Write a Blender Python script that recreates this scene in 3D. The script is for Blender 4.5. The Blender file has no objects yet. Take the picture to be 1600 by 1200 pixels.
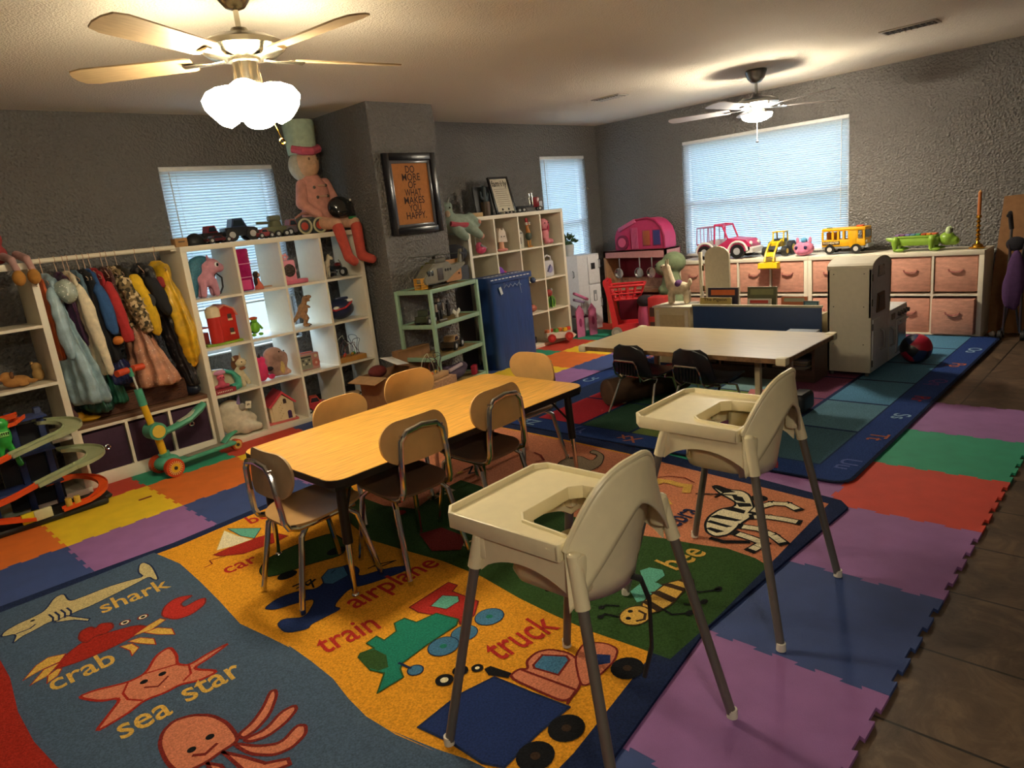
import bpy, bmesh, math, random
from mathutils import Vector, Matrix, Euler
random.seed(7)
PI = math.pi
SC = bpy.context.scene
C = SC.collection
R = math.radians

# ---------------- camera ----------------
FPX, YAW, PITCH, ROLL, CH = 1075.974, R(44.828), R(13.513), R(6.146), 1.4414
_cy, _sy, _cp, _sp = math.cos(YAW), math.sin(YAW), math.cos(PITCH), math.sin(PITCH)
CF = Vector((_sy*_cp, _cy*_cp, -_sp))
_r0 = Vector((_cy, -_sy, 0)); _d0 = CF.cross(_r0)
CR = _r0*math.cos(ROLL) + _d0*math.sin(ROLL)
CD = -_r0*math.sin(ROLL) + _d0*math.cos(ROLL)
cam = bpy.data.cameras.new('camera'); camo = bpy.data.objects.new('camera', cam); C.objects.link(camo)
_m = Matrix((CR, -CD, -CF)).transposed().to_4x4(); _m.translation = Vector((0, 0, CH))
camo.matrix_world = _m
cam.sensor_width = 36; cam.lens = FPX/1600*36; cam.clip_start = .02; cam.clip_end = 100
SC.camera = camo

def fz(px, py, z=0.0):
    d = CF + CR*((px-800)/FPX) + CD*((py-600)/FPX)
    t = (z-CH)/d.z
    return Vector((d.x*t, d.y*t, z))
def fy(px, py, y):
    d = CF + CR*((px-800)/FPX) + CD*((py-600)/FPX)
    t = y/d.y
    return Vector((d.x*t, y, CH+d.z*t))
def fx(px, py, x):
    d = CF + CR*((px-800)/FPX) + CD*((py-600)/FPX)
    t = x/d.x
    return Vector((x, d.y*t, CH+d.z*t))

# ---------------- world, exposure ----------------
W = bpy.data.worlds.new('world'); SC.world = W; W.use_nodes = True
_bg = W.node_tree.nodes['Background']
_bg.inputs['Strength'].default_value = 2.6
# overcast sky over a dim tree line and pale ground
_wt = W.node_tree; _tc = _wt.nodes.new('ShaderNodeTexCoord'); _sx = _wt.nodes.new('ShaderNodeSeparateXYZ'); _wn = _wt.nodes.new('ShaderNodeTexNoise'); _wn.inputs['Scale'].default_value = 7
_wa = _wt.nodes.new('ShaderNodeMath'); _wa.operation = 'MULTIPLY_ADD'; _wa.inputs[1].default_value = .10
_wr = _wt.nodes.new('ShaderNodeValToRGB'); _we = _wr.color_ramp.elements
_wt.links.new(_tc.outputs['Generated'], _sx.inputs[0]); _wt.links.new(_tc.outputs['Generated'], _wn.inputs['Vector'])
_wt.links.new(_wn.outputs['Fac'], _wa.inputs[0]); _wt.links.new(_sx.outputs['Z'], _wa.inputs[2]); _wt.links.new(_wa.outputs[0], _wr.inputs['Fac']); _wt.links.new(_wr.outputs['Color'], _bg.inputs['Color'])
_we[0].position = .02; _we[0].color = (.10, .135, .15, 1); _we[1].position = .05; _we[1].color = (.035, .075, .085, 1)
for _p, _c in ((.17, (.04, .09, .10, 1)), (.22, (.50, .74, 1.0, 1)), (1.0, (.62, .80, 1.0, 1))): _x = _we.new(_p); _x.color = _c
SC.view_settings.view_transform = 'Standard'; SC.view_settings.look = 'None'
SC.view_settings.exposure = 1.86; SC.view_settings.gamma = 1.0; SC.view_settings.use_curve_mapping = False
LAMP1, LAMP2, FILL_LAMP = 28.0, 100.0, 46.0     # strength of the lit glass of both fans, last the added fill light
try:
    SC.cycles.max_bounces = 7; SC.cycles.diffuse_bounces = 4; SC.cycles.use_denoising = True
    SC.cycles.transparent_max_bounces = 12; SC.cycles.caustics_reflective = False; SC.cycles.caustics_refractive = False
    SC.cycles.sample_clamp_indirect = 6
except Exception: pass

# ---------------- materials ----------------
MATS = {}
def srgb(h):
    if isinstance(h, str):
        v = [int(h[i:i+2], 16)/255 for i in (0, 2, 4)]
    else: v = h
    return tuple((c/12.92 if c <= .04045 else ((c+.055)/1.055)**2.4) for c in v)
def mat(name, col, rough=.5, metal=0, var=.06, scale=30, bump=0, bscale=200, trans=0, alpha=1, emit=None, es=0, coat=0, spec=.5, vstretch=None):
    if name in MATS: return MATS[name]
    m = bpy.data.materials.new(name); m.use_nodes = True; MATS[name] = m
    nt = m.node_tree; b = nt.nodes['Principled BSDF']; c = srgb(col)
    b.inputs['Roughness'].default_value = rough; b.inputs['Metallic'].default_value = metal
    b.inputs['Specular IOR Level'].default_value = spec
    if coat: b.inputs['Coat Weight'].default_value = coat
    tc = nt.nodes.new('ShaderNodeTexCoord'); src = tc.outputs['Object']
    if vstretch:
        mp = nt.nodes.new('ShaderNodeMapping'); mp.inputs['Scale'].default_value = vstretch
        nt.links.new(src, mp.inputs['Vector']); src = mp.outputs['Vector']
    n = nt.nodes.new('ShaderNodeTexNoise'); n.inputs['Scale'].default_value = scale; n.inputs['Detail'].default_value = 4
    nt.links.new(src, n.inputs['Vector'])
    r = nt.nodes.new('ShaderNodeValToRGB')
    r.color_ramp.elements[0].position = .3; r.color_ramp.elements[1].position = .7
    r.color_ramp.elements[0].color = tuple(x*(1-var) for x in c)+(1,)
    r.color_ramp.elements[1].color = tuple(min(1, x*(1+var)) for x in c)+(1,)
    nt.links.new(n.outputs['Fac'], r.inputs['Fac']); nt.links.new(r.outputs['Color'], b.inputs['Base Color'])
    if bump:
        n2 = nt.nodes.new('ShaderNodeTexNoise'); n2.inputs['Scale'].default_value = bscale; n2.inputs['Detail'].default_value = 3
        nt.links.new(src, n2.inputs['Vector'])
        bp = nt.nodes.new('ShaderNodeBump'); bp.inputs['Strength'].default_value = bump; bp.inputs['Distance'].default_value = .004
        nt.links.new(n2.outputs['Fac'], bp.inputs['Height']); nt.links.new(bp.outputs['Normal'], b.inputs['Normal'])
    if trans: b.inputs['Transmission Weight'].default_value = trans
    if alpha < 1: b.inputs['Alpha'].default_value = alpha
    if emit: b.inputs['Emission Color'].default_value = srgb(emit)+(1,); b.inputs['Emission Strength'].default_value = es
    return m
def plain(h, rough=.5, **k): return mat('paint_'+h+'_%d' % int(rough*100)+('_m' if k.get('metal') else ''), h, rough, **k)
def cloth(h, rough=.9, **k):
    k.setdefault('bump', .5); k.setdefault('bscale', 260); k.setdefault('var', .14)
    return mat('cloth_'+h, h, rough, **k)

# ---------------- mesh helpers ----------------
def rotm(r):
    return Euler(r).to_matrix() if r else Matrix.Identity(3)
class G:
    def __init__(s): s.bm = bmesh.new(); s.mats = []
    def mi(s, m):
        if m not in s.mats: s.mats.append(m)
        return s.mats.index(m)
    def _fin(s, vs, mi, M3, c):
        c = Vector(c)
        for v in vs: v.co = M3 @ v.co + c
        fs = set(f for v in vs for f in v.link_faces)
        for f in fs: f.material_index = mi
    def box(s, c, size, m, bev=0, rot=None, seg=2):
        r = bmesh.ops.create_cube(s.bm, size=1); vs = r['verts']
        for v in vs: v.co = Vector((v.co.x*size[0], v.co.y*size[1], v.co.z*size[2]))
        if bev:
            es = list(set(e for v in vs for e in v.link_edges))
            q = bmesh.ops.bevel(s.bm, geom=es, offset=min(bev, min(size)*.49), segments=seg, affect='EDGES', profile=.5)
            vs = list(set(v for f in q['faces'] for v in f.verts) | set(v for v in vs if v.is_valid))
        s._fin(vs, s.mi(m), rotm(rot), c); return s
    def bx(s, a, b, m, bev=0):      # by two corners
        a = Vector(a); b = Vector(b)
        return s.box((a+b)/2, [max(1e-4, abs(x)) for x in (b-a)], m, bev)
    def cyl(s, a, b, r, m, r2=None, seg=16, caps=True):
        a = Vector(a); b = Vector(b); d = b-a
        q = bmesh.ops.create_cone(s.bm, cap_ends=caps, segments=seg, radius1=r, radius2=r if r2 is None else r2, depth=d.length)
        s._fin(q['verts'], s.mi(m), d.to_track_quat('Z', 'Y').to_matrix(), (a+b)/2); return s
    def sph(s, c, r, m, rot=None, seg=18):
        if isinstance(r, (int, float)): r = (r, r, r)
        q = bmesh.ops.create_uvsphere(s.bm, u_segments=seg, v_segments=max(6, seg*2//3), radius=1)
        for v in q['verts']: v.co = Vector((v.co.x*r[0], v.co.y*r[1], v.co.z*r[2]))
        s._fin(q['verts'], s.mi(m), rotm(rot), c); return s
    def tube(s, pts, r, m, seg=8, closed=False, flat=1.0):
        pts = [Vector(p) for p in pts]; n = len(pts); rings = []
        rr = r if isinstance(r, (list, tuple)) else [r]*n
        up = None
        for i, p in enumerate(pts):
            if closed: t = pts[(i+1) % n]-pts[i-1]
            else: t = pts[min(i+1, n-1)]-pts[max(i-1, 0)]
            t.normalize()
            if up is None:
                up = Vector((0, 0, 1)) if abs(t.z) < .9 else Vector((1, 0, 0))
            x = t.cross(up)
            if x.length < 1e-6: x = t.orthogonal()
            x.normalize(); up = x.cross(t).normalized()
            rings.append([s.bm.verts.new(p + x*math.cos(2*PI*k/seg)*rr[i] + up*math.sin(2*PI*k/seg)*rr[i]*flat) for k in range(seg)])
        mi = s.mi(m)
        for i in range(n if closed else n-1):
            A, B = rings[i], rings[(i+1) % n]
            for k in range(seg):
                f = s.bm.faces.new((A[k], A[(k+1) % seg], B[(k+1) % seg], B[k])); f.material_index = mi
        if not closed:
            for rg in (rings[0][::-1], rings[-1]):
                f = s.bm.faces.new(rg); f.material_index = mi
        return s
    def prism(s, poly, a, b, m, axis='z', mat4=None):
        # polygon in the plane across `axis`, from a to b along it
        def P(u, v, w):
            q = Vector({'z': (u, v, w), 'y': (u, w, v), 'x': (w, u, v)}[axis])
            return (mat4 @ q) if mat4 else q
        A = [s.bm.verts.new(P(u, v, a)) for u, v in poly]; B = [s.bm.verts.new(P(u, v, b)) for u, v in poly]
        mi = s.mi(m); n = len(poly); fs = [s.bm.faces.new(A[::-1]), s.bm.faces.new(B)]
        for i in range(n): fs.append(s.bm.faces.new((A[i], A[(i+1) % n], B[(i+1) % n], B[i])))
        for f in fs: f.material_index = mi
        bmesh.ops.recalc_face_normals(s.bm, faces=fs); return s
    def flat(s, pts, m):
        f = s.bm.faces.new([s.bm.verts.new(p) for p in pts]); f.material_index = s.mi(m)
        f.normal_update()
        if f.normal.z < 0: f.normal_flip()
        return s
    def lathe(s, prof, m, c=(0, 0, 0), seg=20, rot=None):
        M = rotm(rot); c = Vector(c); rings = []
        for r, z in prof:
            if r < 1e-6: rings.append([s.bm.verts.new(M @ Vector((0, 0, z)) + c)])
            else: rings.append([s.bm.verts.new(M @ Vector((r*math.cos(2*PI*k/seg), r*math.sin(2*PI*k/seg), z)) + c) for k in range(seg)])
        mi = s.mi(m); fs = []
        for A, B in zip(rings, rings[1:]):
            for k in range(seg):
                k2 = (k+1) % seg
                if len(A) == 1 and len(B) == 1: continue
                if len(A) == 1: f = s.bm.faces.new((A[0], B[k2], B[k]))
                elif len(B) == 1: f = s.bm.faces.new((A[k], A[k2], B[0]))
                else: f = s.bm.faces.new((A[k], A[k2], B[k2], B[k]))
                f.material_index = mi; fs.append(f)
        bmesh.ops.recalc_face_normals(s.bm, faces=fs); return s
    def text(s, txt, size, m, M4, width=None, ext=0, align='CENTER'):
        cu = bpy.data.curves.new('t', 'FONT'); cu.body = txt; cu.size = size; cu.align_x = align; cu.align_y = 'CENTER'
        cu.extrude = ext; cu.offset = size*.012; cu.resolution_u = 3
        o = bpy.data.objects.new('t', cu); C.objects.link(o); bpy.context.view_layer.update()
        me = bpy.data.meshes.new_from_object(o.evaluated_get(bpy.context.evaluated_depsgraph_get()))
        k = 1
        if width and me.vertices:
            xs = [v.co.x for v in me.vertices]; k = width/(max(xs)-min(xs))
        mi = s.mi(m); vs = [s.bm.verts.new(M4 @ Vector((v.co.x*k, v.co.y, v.co.z))) for v in me.vertices]
        for p in me.polygons:
            try: f = s.bm.faces.new([vs[i] for i in p.vertices]); f.material_index = mi
            except ValueError: pass
        bpy.data.objects.remove(o); bpy.data.curves.remove(cu); bpy.data.meshes.remove(me); return s
    def build(s, name, parent=None, smooth=35, mods=None, loc=None, rot=None):
        me = bpy.data.meshes.new(name); s.bm.normal_update(); s.bm.to_mesh(me); s.bm.free()
        for m in s.mats: me.materials.append(m)
        if smooth:
            for p in me.polygons: p.use_smooth = True
            if smooth < 180: me.set_sharp_from_angle(angle=R(smooth))
        o = bpy.data.objects.new(name, me); C.objects.link(o)
        if parent: o.parent = parent
        if loc: o.location = loc
        if rot: o.rotation_euler = rot
        if mods: mods(o)
        return o
def thing(name, label, cat, loc=(0, 0, 0), rz=0, group=None, rot=None, scale=None):
    o = bpy.data.objects.new(name, None); C.objects.link(o); o.empty_display_size = .1
    o.location = loc; o.rotation_euler = rot if rot else (0, 0, rz)
    if scale: o.scale = (scale,)*3
    o['label'] = label; o['category'] = cat
    if group: o['group'] = group
    return o
def tag(o, label, cat, group=None, loc=None, rz=None):
    o['label'] = label; o['category'] = cat
    if group: o['group'] = group
    if loc is not None: o.location = loc
    if rz is not None: o.rotation_euler = (0, 0, rz)
    return o
def struct(o): o['kind'] = 'structure'; return o
def dup(root, loc=None, rz=None, label=None, group=None):
    def cp(o, par):
        n = o.copy(); C.objects.link(n); n.parent = par
        for ch in list(o.children): cp(ch, n)
        return n
    r = cp(root, None)
    if loc is not None: r.location = loc
    if rz is not None: r.rotation_euler = (0, 0, rz)
    if label: r['label'] = label
    if group: r['group'] = group
    return r
def soft(vox=.012, sm=6):
    def f(o):
        a = o.modifiers.new('r', 'REMESH'); a.mode = 'VOXEL'; a.voxel_size = vox; a.use_smooth_shade = True
        b = o.modifiers.new('s', 'SMOOTH'); b.factor = .6; b.iterations = sm
    return f
def limb(g, a, b, r1, r2, m):
    a = Vector(a); b = Vector(b); g.sph(a, r1, m, seg=12); g.sph(b, r2, m, seg=12); g.cyl(a, b, r1, m, r2=r2, seg=12); return g
def MX(loc, rot=(0, 0, 0), s=1): return Matrix.LocRotScale(Vector(loc), Euler(rot), Vector((s, s, s)))
# ---------------- the room ----------------
X0, X1, Y0, Y1, ZC = -2.2, 7.434, -2.4, 5.52, 2.445
def wall_mat(name, col, bump, sc, rough, spec=.5):
    m = bpy.data.materials.new(name); m.use_nodes = True; nt = m.node_tree; b = nt.nodes['Principled BSDF']
    tc = nt.nodes.new('ShaderNodeTexCoord')
    n = nt.nodes.new('ShaderNodeTexNoise'); n.inputs['Scale'].default_value = sc; n.inputs['Detail'].default_value = 5; n.inputs['Roughness'].default_value = .6
    nt.links.new(tc.outputs['Object'], n.inputs['Vector'])
    v = nt.nodes.new('ShaderNodeTexVoronoi'); v.inputs['Scale'].default_value = sc*1.3; v.feature = 'SMOOTH_F1'
    nt.links.new(tc.outputs['Object'], v.inputs['Vector'])
    ad = nt.nodes.new('ShaderNodeMath'); ad.operation = 'ADD'
    nt.links.new(n.outputs['Fac'], ad.inputs[0]); nt.links.new(v.outputs['Distance'], ad.inputs[1])
    bp = nt.nodes.new('ShaderNodeBump'); bp.inputs['Strength'].default_value = bump; bp.inputs['Distance'].default_value = .016
    nt.links.new(ad.outputs[0], bp.inputs['Height']); nt.links.new(bp.outputs['Normal'], b.inputs['Normal'])
    c = srgb(col); r = nt.nodes.new('ShaderNodeValToRGB')
    r.color_ramp.elements[0].color = tuple(x*.9 for x in c)+(1,); r.color_ramp.elements[1].color = tuple(x*1.1 for x in c)+(1,)
    nt.links.new(n.outputs['Fac'], r.inputs['Fac']); nt.links.new(r.outputs['Color'], b.inputs['Base Color'])
    b.inputs['Roughness'].default_value = rough; b.inputs['Specular IOR Level'].default_value = spec
    return m
WALL = wall_mat('grey_wall_paint', '6f6c69', 1.0, 46, .30, .9)
CEIL = wall_mat('ceiling_paint', 'e2d9ca', .35, 90, .9, .2)
SURR = plain('d8d8d2', .5)
def wall_with_holes(name, axis, pos, thick, lo, hi, holes):
    # axis 'y': wall in the plane y=pos running along x; axis 'x': plane x=pos running along y
    g = G(); cuts = sorted(holes)
    def add(u0, u1, z0, z1):
        if u1-u0 < 1e-4 or z1-z0 < 1e-4: return
        if axis == 'y': g.bx((u0, pos, z0), (u1, pos+thick, z1), WALL)
        else: g.bx((pos, u0, z0), (pos+thick, u1, z1), WALL)
    u = lo
    for a, b, z0, z1 in cuts:
        add(u, a, 0, ZC); add(a, b, 0, z0); add(a, b, z1, ZC); u = b
    add(u, hi, 0, ZC)
    return struct(g.build(name, smooth=0))
HB = [(2.065, 2.975, .62, 2.075), (6.33, 7.17, .62, 2.095)]
HR = [(2.48, 4.31, .78, 2.075)]
wall_with_holes('wall_back', 'y', Y1, .16, X0-.16, X1+.16, HB)
wall_with_holes('wall_right', 'x', X1, .16, Y0, Y1, HR)
wall_with_holes('wall_left', 'x', X0-.16, .16, Y0, Y1, [])
wall_with_holes('wall_near', 'y', Y0-.16, .16, X0-.16, X1+.16, [])
struct(G().bx((3.44, 4.75, 0), (4.12, Y1, ZC), WALL).build('wall_pillar', smooth=0))
struct(G().bx((X0-.16, Y0-.16, ZC), (X1+.16, Y1+.16, ZC+.12), CEIL).build('ceiling', smooth=0))

# brown floor tiles with dark grout
def floor_mat():
    m = bpy.data.materials.new('brown_floor_tile'); m.use_nodes = True; nt = m.node_tree; b = nt.nodes['Principled BSDF']
    tc = nt.nodes.new('ShaderNodeTexCoord'); mp = nt.nodes.new('ShaderNodeMapping')
    mp.inputs['Location'].default_value = (-2.17/.39, -.955/.39, 0); mp.inputs['Scale'].default_value = (1/.39, 1/.39, 1)
    nt.links.new(tc.outputs['Object'], mp.inputs['Vector'])
    br = nt.nodes.new('ShaderNodeTexBrick'); br.offset = 0; br.inputs['Scale'].default_value = 1
    br.inputs['Brick Width'].default_value = 1; br.inputs['Row Height'].default_value = 1; br.inputs['Mortar Size'].default_value = .012
    nt.links.new(mp.outputs['Vector'], br.inputs['Vector'])
    n = nt.nodes.new('ShaderNodeTexNoise'); n.inputs['Scale'].default_value = 5; n.inputs['Detail'].default_value = 9; n.inputs['Roughness'].default_value = .7; n.inputs['Distortion'].default_value = 1.2
    nt.links.new(tc.outputs['Object'], n.inputs['Vector'])
    r = nt.nodes.new('ShaderNodeValToRGB'); e = r.color_ramp.elements
    e[0].position = .3; e[0].color = srgb('35291f')+(1,); e[1].position = .72; e[1].color = srgb('74604c')+(1,)
    x = e.new(.52); x.color = srgb('544334')+(1,)
    nt.links.new(n.outputs['Fac'], r.inputs['Fac']); nt.links.new(r.outputs['Color'], br.inputs['Color1']); nt.links.new(r.outputs['Color'], br.inputs['Color2'])
    br.inputs['Mortar'].default_value = srgb('1c1613')+(1,)
    nt.links.new(br.outputs['Color'], b.inputs['Base Color'])
    bp = nt.nodes.new('ShaderNodeBump'); bp.inputs['Strength'].default_value = .4; bp.inputs['Distance'].default_value = .003
    mx = nt.nodes.new('ShaderNodeMath'); mx.operation = 'SUBTRACT'
    nt.links.new(n.outputs['Fac'], mx.inputs[0]); nt.links.new(br.outputs['Fac'], mx.inputs[1])
    nt.links.new(mx.outputs[0], bp.inputs['Height']); nt.links.new(bp.outputs['Normal'], b.inputs['Normal'])
    b.inputs['Roughness'].default_value = .42
    return m
struct(G().bx((X0-.16, Y0-.16, -.1), (X1+.16, Y1+.16, 0), floor_mat()).build('floor', smooth=0))
BASEM = plain('4c4a4b', .5)
struct(G().bx((X0, Y1-.012, 0), (3.44, Y1, .09), BASEM).bx((4.12, Y1-.012, 0), (X1, Y1, .09), BASEM).build('baseboard_back', smooth=0))
struct(G().bx((X1-.012, Y0, 0), (X1, Y1-.012, .09), BASEM).build('baseboard_right', smooth=0))

# windows: vinyl frame, panes, and a mini blind hanging in each
GLASS = bpy.data.materials.new('window_glass'); GLASS.use_nodes = True
_nt = GLASS.node_tree; _nt.nodes.remove(_nt.nodes['Principled BSDF'])
_t = _nt.nodes.new('ShaderNodeBsdfTransparent'); _gl = _nt.nodes.new('ShaderNodeBsdfGlossy'); _gl.inputs['Roughness'].default_value = .02
_mx = _nt.nodes.new('ShaderNodeMixShader'); _mx.inputs[0].default_value = .06
_nt.links.new(_t.outputs[0], _mx.inputs[1]); _nt.links.new(_gl.outputs[0], _mx.inputs[2]); _nt.links.new(_mx.outputs[0], _nt.nodes['Material Output'].inputs[0])
SLAT = bpy.data.materials.new('white_vinyl_slat'); SLAT.use_nodes = True
_nt = SLAT.node_tree; _b = _nt.nodes['Principled BSDF']; _b.inputs['Base Color'].default_value = (.80, .81, .82, 1); _b.inputs['Roughness'].default_value = .4
_tr = _nt.nodes.new('ShaderNodeBsdfTranslucent'); _tr.inputs['Color'].default_value = (.78, .86, .9, 1)
_n = _nt.nodes.new('ShaderNodeTexNoise'); _n.inputs['Scale'].default_value = 3
_mm = _nt.nodes.new('ShaderNodeMapRange'); _mm.inputs['To Min'].default_value = .26; _mm.inputs['To Max'].default_value = .38
_nt.links.new(_n.outputs['Fac'], _mm.inputs['Value'])
_mx = _nt.nodes.new('ShaderNodeMixShader'); _nt.links.new(_mm.outputs[0], _mx.inputs[0])
_nt.links.new(_b.outputs[0], _mx.inputs[1]); _nt.links.new(_tr.outputs[0], _mx.inputs[2]); _nt.links.new(_mx.outputs[0], _nt.nodes['Material Output'].inputs[0])
VINYL = plain('e4e6e6', .4); CORD = plain('d6d4cc', .6)
def window(idx, M, w, z0, z1, tilt, drop, label):
    # M maps local (u along the wall, v outward, z) to the world
    h = z1-z0; t = .045; mid = z0+h*.47
    win = struct(G().box((w/2, .1, z0+t/2), (w, .05, t), VINYL).box((w/2, .1, z1-t/2), (w, .05, t), VINYL)
        .box((t/2, .1, z0+h/2), (t, .05, h), VINYL).box((w-t/2, .1, z0+h/2), (t, .05, h), VINYL)
        .box((w/2, .1, mid), (w, .04, t), VINYL).build('window_%d' % idx, smooth=0)); win.matrix_world = M
    p = G().bx((t, .1, z0+t), (w-t, .104, z1-t), GLASS).build('pane', win, smooth=0)
    s = G().bx((0, 0.0, z0), (w, .075, z0+.012), SURR, .003).build('window_sill', win)
    b = thing('window_blind', label, 'blind', group=None); b.matrix_world = M @ Matrix.Translation((0, .019, 0))
    G().box((w/2, 0, z1-.02), (w-.01, .035, .035), VINYL, .004).build('headrail', b)
    g = G(); z = z1-.05; end = z1-drop
    while z > end:
        g.box((w/2, 0, z), (w-.02, .0275, .0012), SLAT, 0, (tilt, 0, 0)); z -= .0215
    g.build('slats', b, smooth=0)
    G().box((w/2, 0, end-.006), (w-.02, .026, .014), VINYL, .003).build('bottom_rail', b)
    for u in ([.12, w-.12] if w < 1.2 else [.12, w/2, w-.12]):
        G().cyl((u, -.014, z1-.04), (u, -.014, end), .0011, CORD, seg=5).build('ladder_cord', b)
    G().cyl((.07, -.022, z1-.04), (.075, -.022, z1-min(drop, 1.0)), .004, CORD, seg=6).build('tilt_wand', b)
    return win
MB_ = Matrix.Translation((0, Y1, 0))
window(1, Matrix.Translation((HB[0][0], Y1, 0)), HB[0][1]-HB[0][0], HB[0][2], HB[0][3], R(-37), 1.08, 'white mini blind partly raised behind the big cube shelf by the pillar')
window(2, Matrix.Translation((HB[1][0], Y1, 0)), HB[1][1]-HB[1][0], HB[1][2], HB[1][3], R(-38), 1.42, 'narrow tall white mini blind near the room corner')
window(3, Matrix(((0, 1, 0, X1), (1, 0, 0, HR[0][0]), (0, 0, 1, 0), (0, 0, 0, 1))), HR[0][1]-HR[0][0], HR[0][2], HR[0][3], R(-36), 1.27, 'wide white mini blind above the pink bins')
# ---------------- interlocking foam mats ----------------
TC = {'b': ('2f447c', 'blue'), 'p': ('8d5f98', 'purple'), 'r': ('c23c2a', 'red'), 'g': ('1f9070', 'green'), 'o': ('d2691f', 'orange'), 'y': ('e2bd1e', 'yellow')}
FOAM = {k: mat('foam_'+v[1], v[0], .75, bump=.5, bscale=420, var=.08, scale=9) for k, v in TC.items()}
TX, TY, TP, TT = .07, .50, .60, .013
def edge(a, b, key, side):
    # shared tooth profile between a and b, the same for both tiles
    rnd = (a-b).length; n = 9; pts = []; d = (b-a)/n; nrm = Vector((-d.y, d.x)).normalized()*.015
    for i in range(n):
        p = a+d*i
        if i in (0, n-1): pts.append(p); continue
        if i % 2 == 1: pts += [p+d*.12, p+d*.02+nrm, p+d*.98+nrm, p+d*.88]
        else: pts += [p+d*.12-nrm*0, p+d*.5]
    return pts
def edge_pts(i, j, horiz, rev):
    a = Vector((TX+i*TP, TY+j*TP)); b = a+(Vector((TP, 0)) if horiz else Vector((0, TP)))
    p = edge(a, b, 0, 0)+[b]
    return p[::-1] if rev else p
def mat_tile(i, j, c, label):
    P = edge_pts(i, j, True, False)[:-1]+edge_pts(i+1, j, False, False)[:-1]+edge_pts(i, j+1, True, True)[:-1]+edge_pts(i, j, False, True)[:-1]
    o = Vector((TX+(i+.5)*TP, TY+(j+.5)*TP)); clean = []
    for q in P:
        q = q-o; q = q*.9985
        if not clean or (q-clean[-1]).length > 1e-4: clean.append(q)
    g = G(); g.prism([(q.x, q.y) for q in clean], 0, TT, FOAM[c])
    tag(g.build('foam_mat_tile', smooth=0), label, 'play mat', 'interlocking foam floor tiles', (o.x, o.y, 0))
ROWS = {   # column index -> colour, per row index j (y = .5+.6j)
    0: {0: 'r', 1: 'b', 2: 'p', 3: 'b', 4: 'p', 5: 'r', 6: 'g', 7: 'p'},
    1: {5: 'p'}, 2: {5: 'g'}, 3: {5: 'o'}, 4: {5: 'b'},
    5: {-1: 'p', 0: 'b', 1: 'p', 2: 'b', 3: 'p', 4: 'g', 5: 'r', 6: 'b', 7: 'p', 8: 'b', 9: 'p', 10: 'g'},
    6: {-1: 'b', 0: 'o', 1: 'y', 2: 'o', 3: 'y', 4: 'r', 5: 'p', 6: 'g', 7: 'y', 8: 'o', 9: 'y', 10: 'b', 11: 'r'},
    7: {0: 'g', 1: 'r', 2: 'g', 3: 'r', 4: 'b', 7: 'b', 8: 'g', 9: 'r', 10: 'g', 11: 'r'}}
PLACE = {
 (0, 0): 'at the near end of the row beside the brown floor', (0, 1): 'second from the near end of the row beside the brown floor',
 (0, 2): 'in front of the two high chairs, beside the brown floor', (0, 3): 'under a front foot of the farther high chair',
 (0, 4): 'beside the zebra corner of the picture rug', (0, 5): 'between both rug corners and the brown floor', (0, 6): 'beside the alphabet rug corner', (0, 7): 'last of its row by the alphabet rug, ending at the brown floor',
 (1, 5): 'showing as a strip between the rugs near the zebra', (2, 5): 'showing as a strip between the rugs behind the farther high chair', (3, 5): 'showing as a strip between the rugs beside the elephant', (4, 5): 'in the gap between the rugs near the table end',
 (5, -1): 'in front of the race track, left of the blue one', (5, 0): 'between the shark rug edge and the race track toy', (5, 1): 'beside the shark tail on the rug', (5, 2): 'in front of the chair at the table end', (5, 3): 'under the near corner of the wood grain table', (5, 4): 'under the table edge in front of the farmhouse toy', (5, 5): 'under the rear chairs by the cardboard box', (5, 6): 'in front of the mint metal shelf', (5, 7): 'beside the letters B and C of the alphabet rug', (5, 8): 'beside the black chair and the alphabet rug', (5, 9): 'touching the alphabet rug behind the pale table', (5, 10): 'behind the pale table near the tan cabinet',
 (6, -1): 'under the far left end of the race track toy', (6, 0): 'in front of the race track toy', (6, 1): 'with a small red stick lying on it', (6, 2): 'in front of the toy scooter', (6, 3): 'behind the chair at the table end', (6, 4): 'in front of the unicorn plush cube', (6, 5): 'in front of the cube shelf corner', (6, 6): 'under the mint metal shelf', (6, 7): 'in front of the blue fabric locker', (6, 8): 'beside the locker and the rear cube shelf', (6, 9): 'with the pale table corner above it, by the wagon toy', (6, 10): 'behind the pale table by the shopping cart', (6, 11): 'under the tan cabinet side of the play kitchen',
 (7, 0): 'under the left shelf and the race track', (7, 1): 'in front of the purple bins', (7, 2): 'under the wheels of the toy scooter', (7, 3): 'at the foot of the cube shelf behind the scooter', (7, 4): 'under the farmhouse toy shelf', (7, 7): 'behind the blue fabric locker', (7, 8): 'at the foot of the rear cube shelf beside the locker', (7, 9): 'under the wagon toy', (7, 10): 'in front of the white play fridge', (7, 11): 'under the red shopping cart'}
for j, row in ROWS.items():
    for i, c in row.items():
        mat_tile(i, j, c, '%s foam tile %s' % (TC[c][1], PLACE[(j, i)]))
tag(G().box((0, 0, .003), (.075, .012, .006), plain('7a2f1c'), .002).build('craft_stick'), 'small red stick lying on the yellow foam tile', 'craft stick', loc=tuple(fz(227, 779, TT)), rz=R(0))

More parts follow.
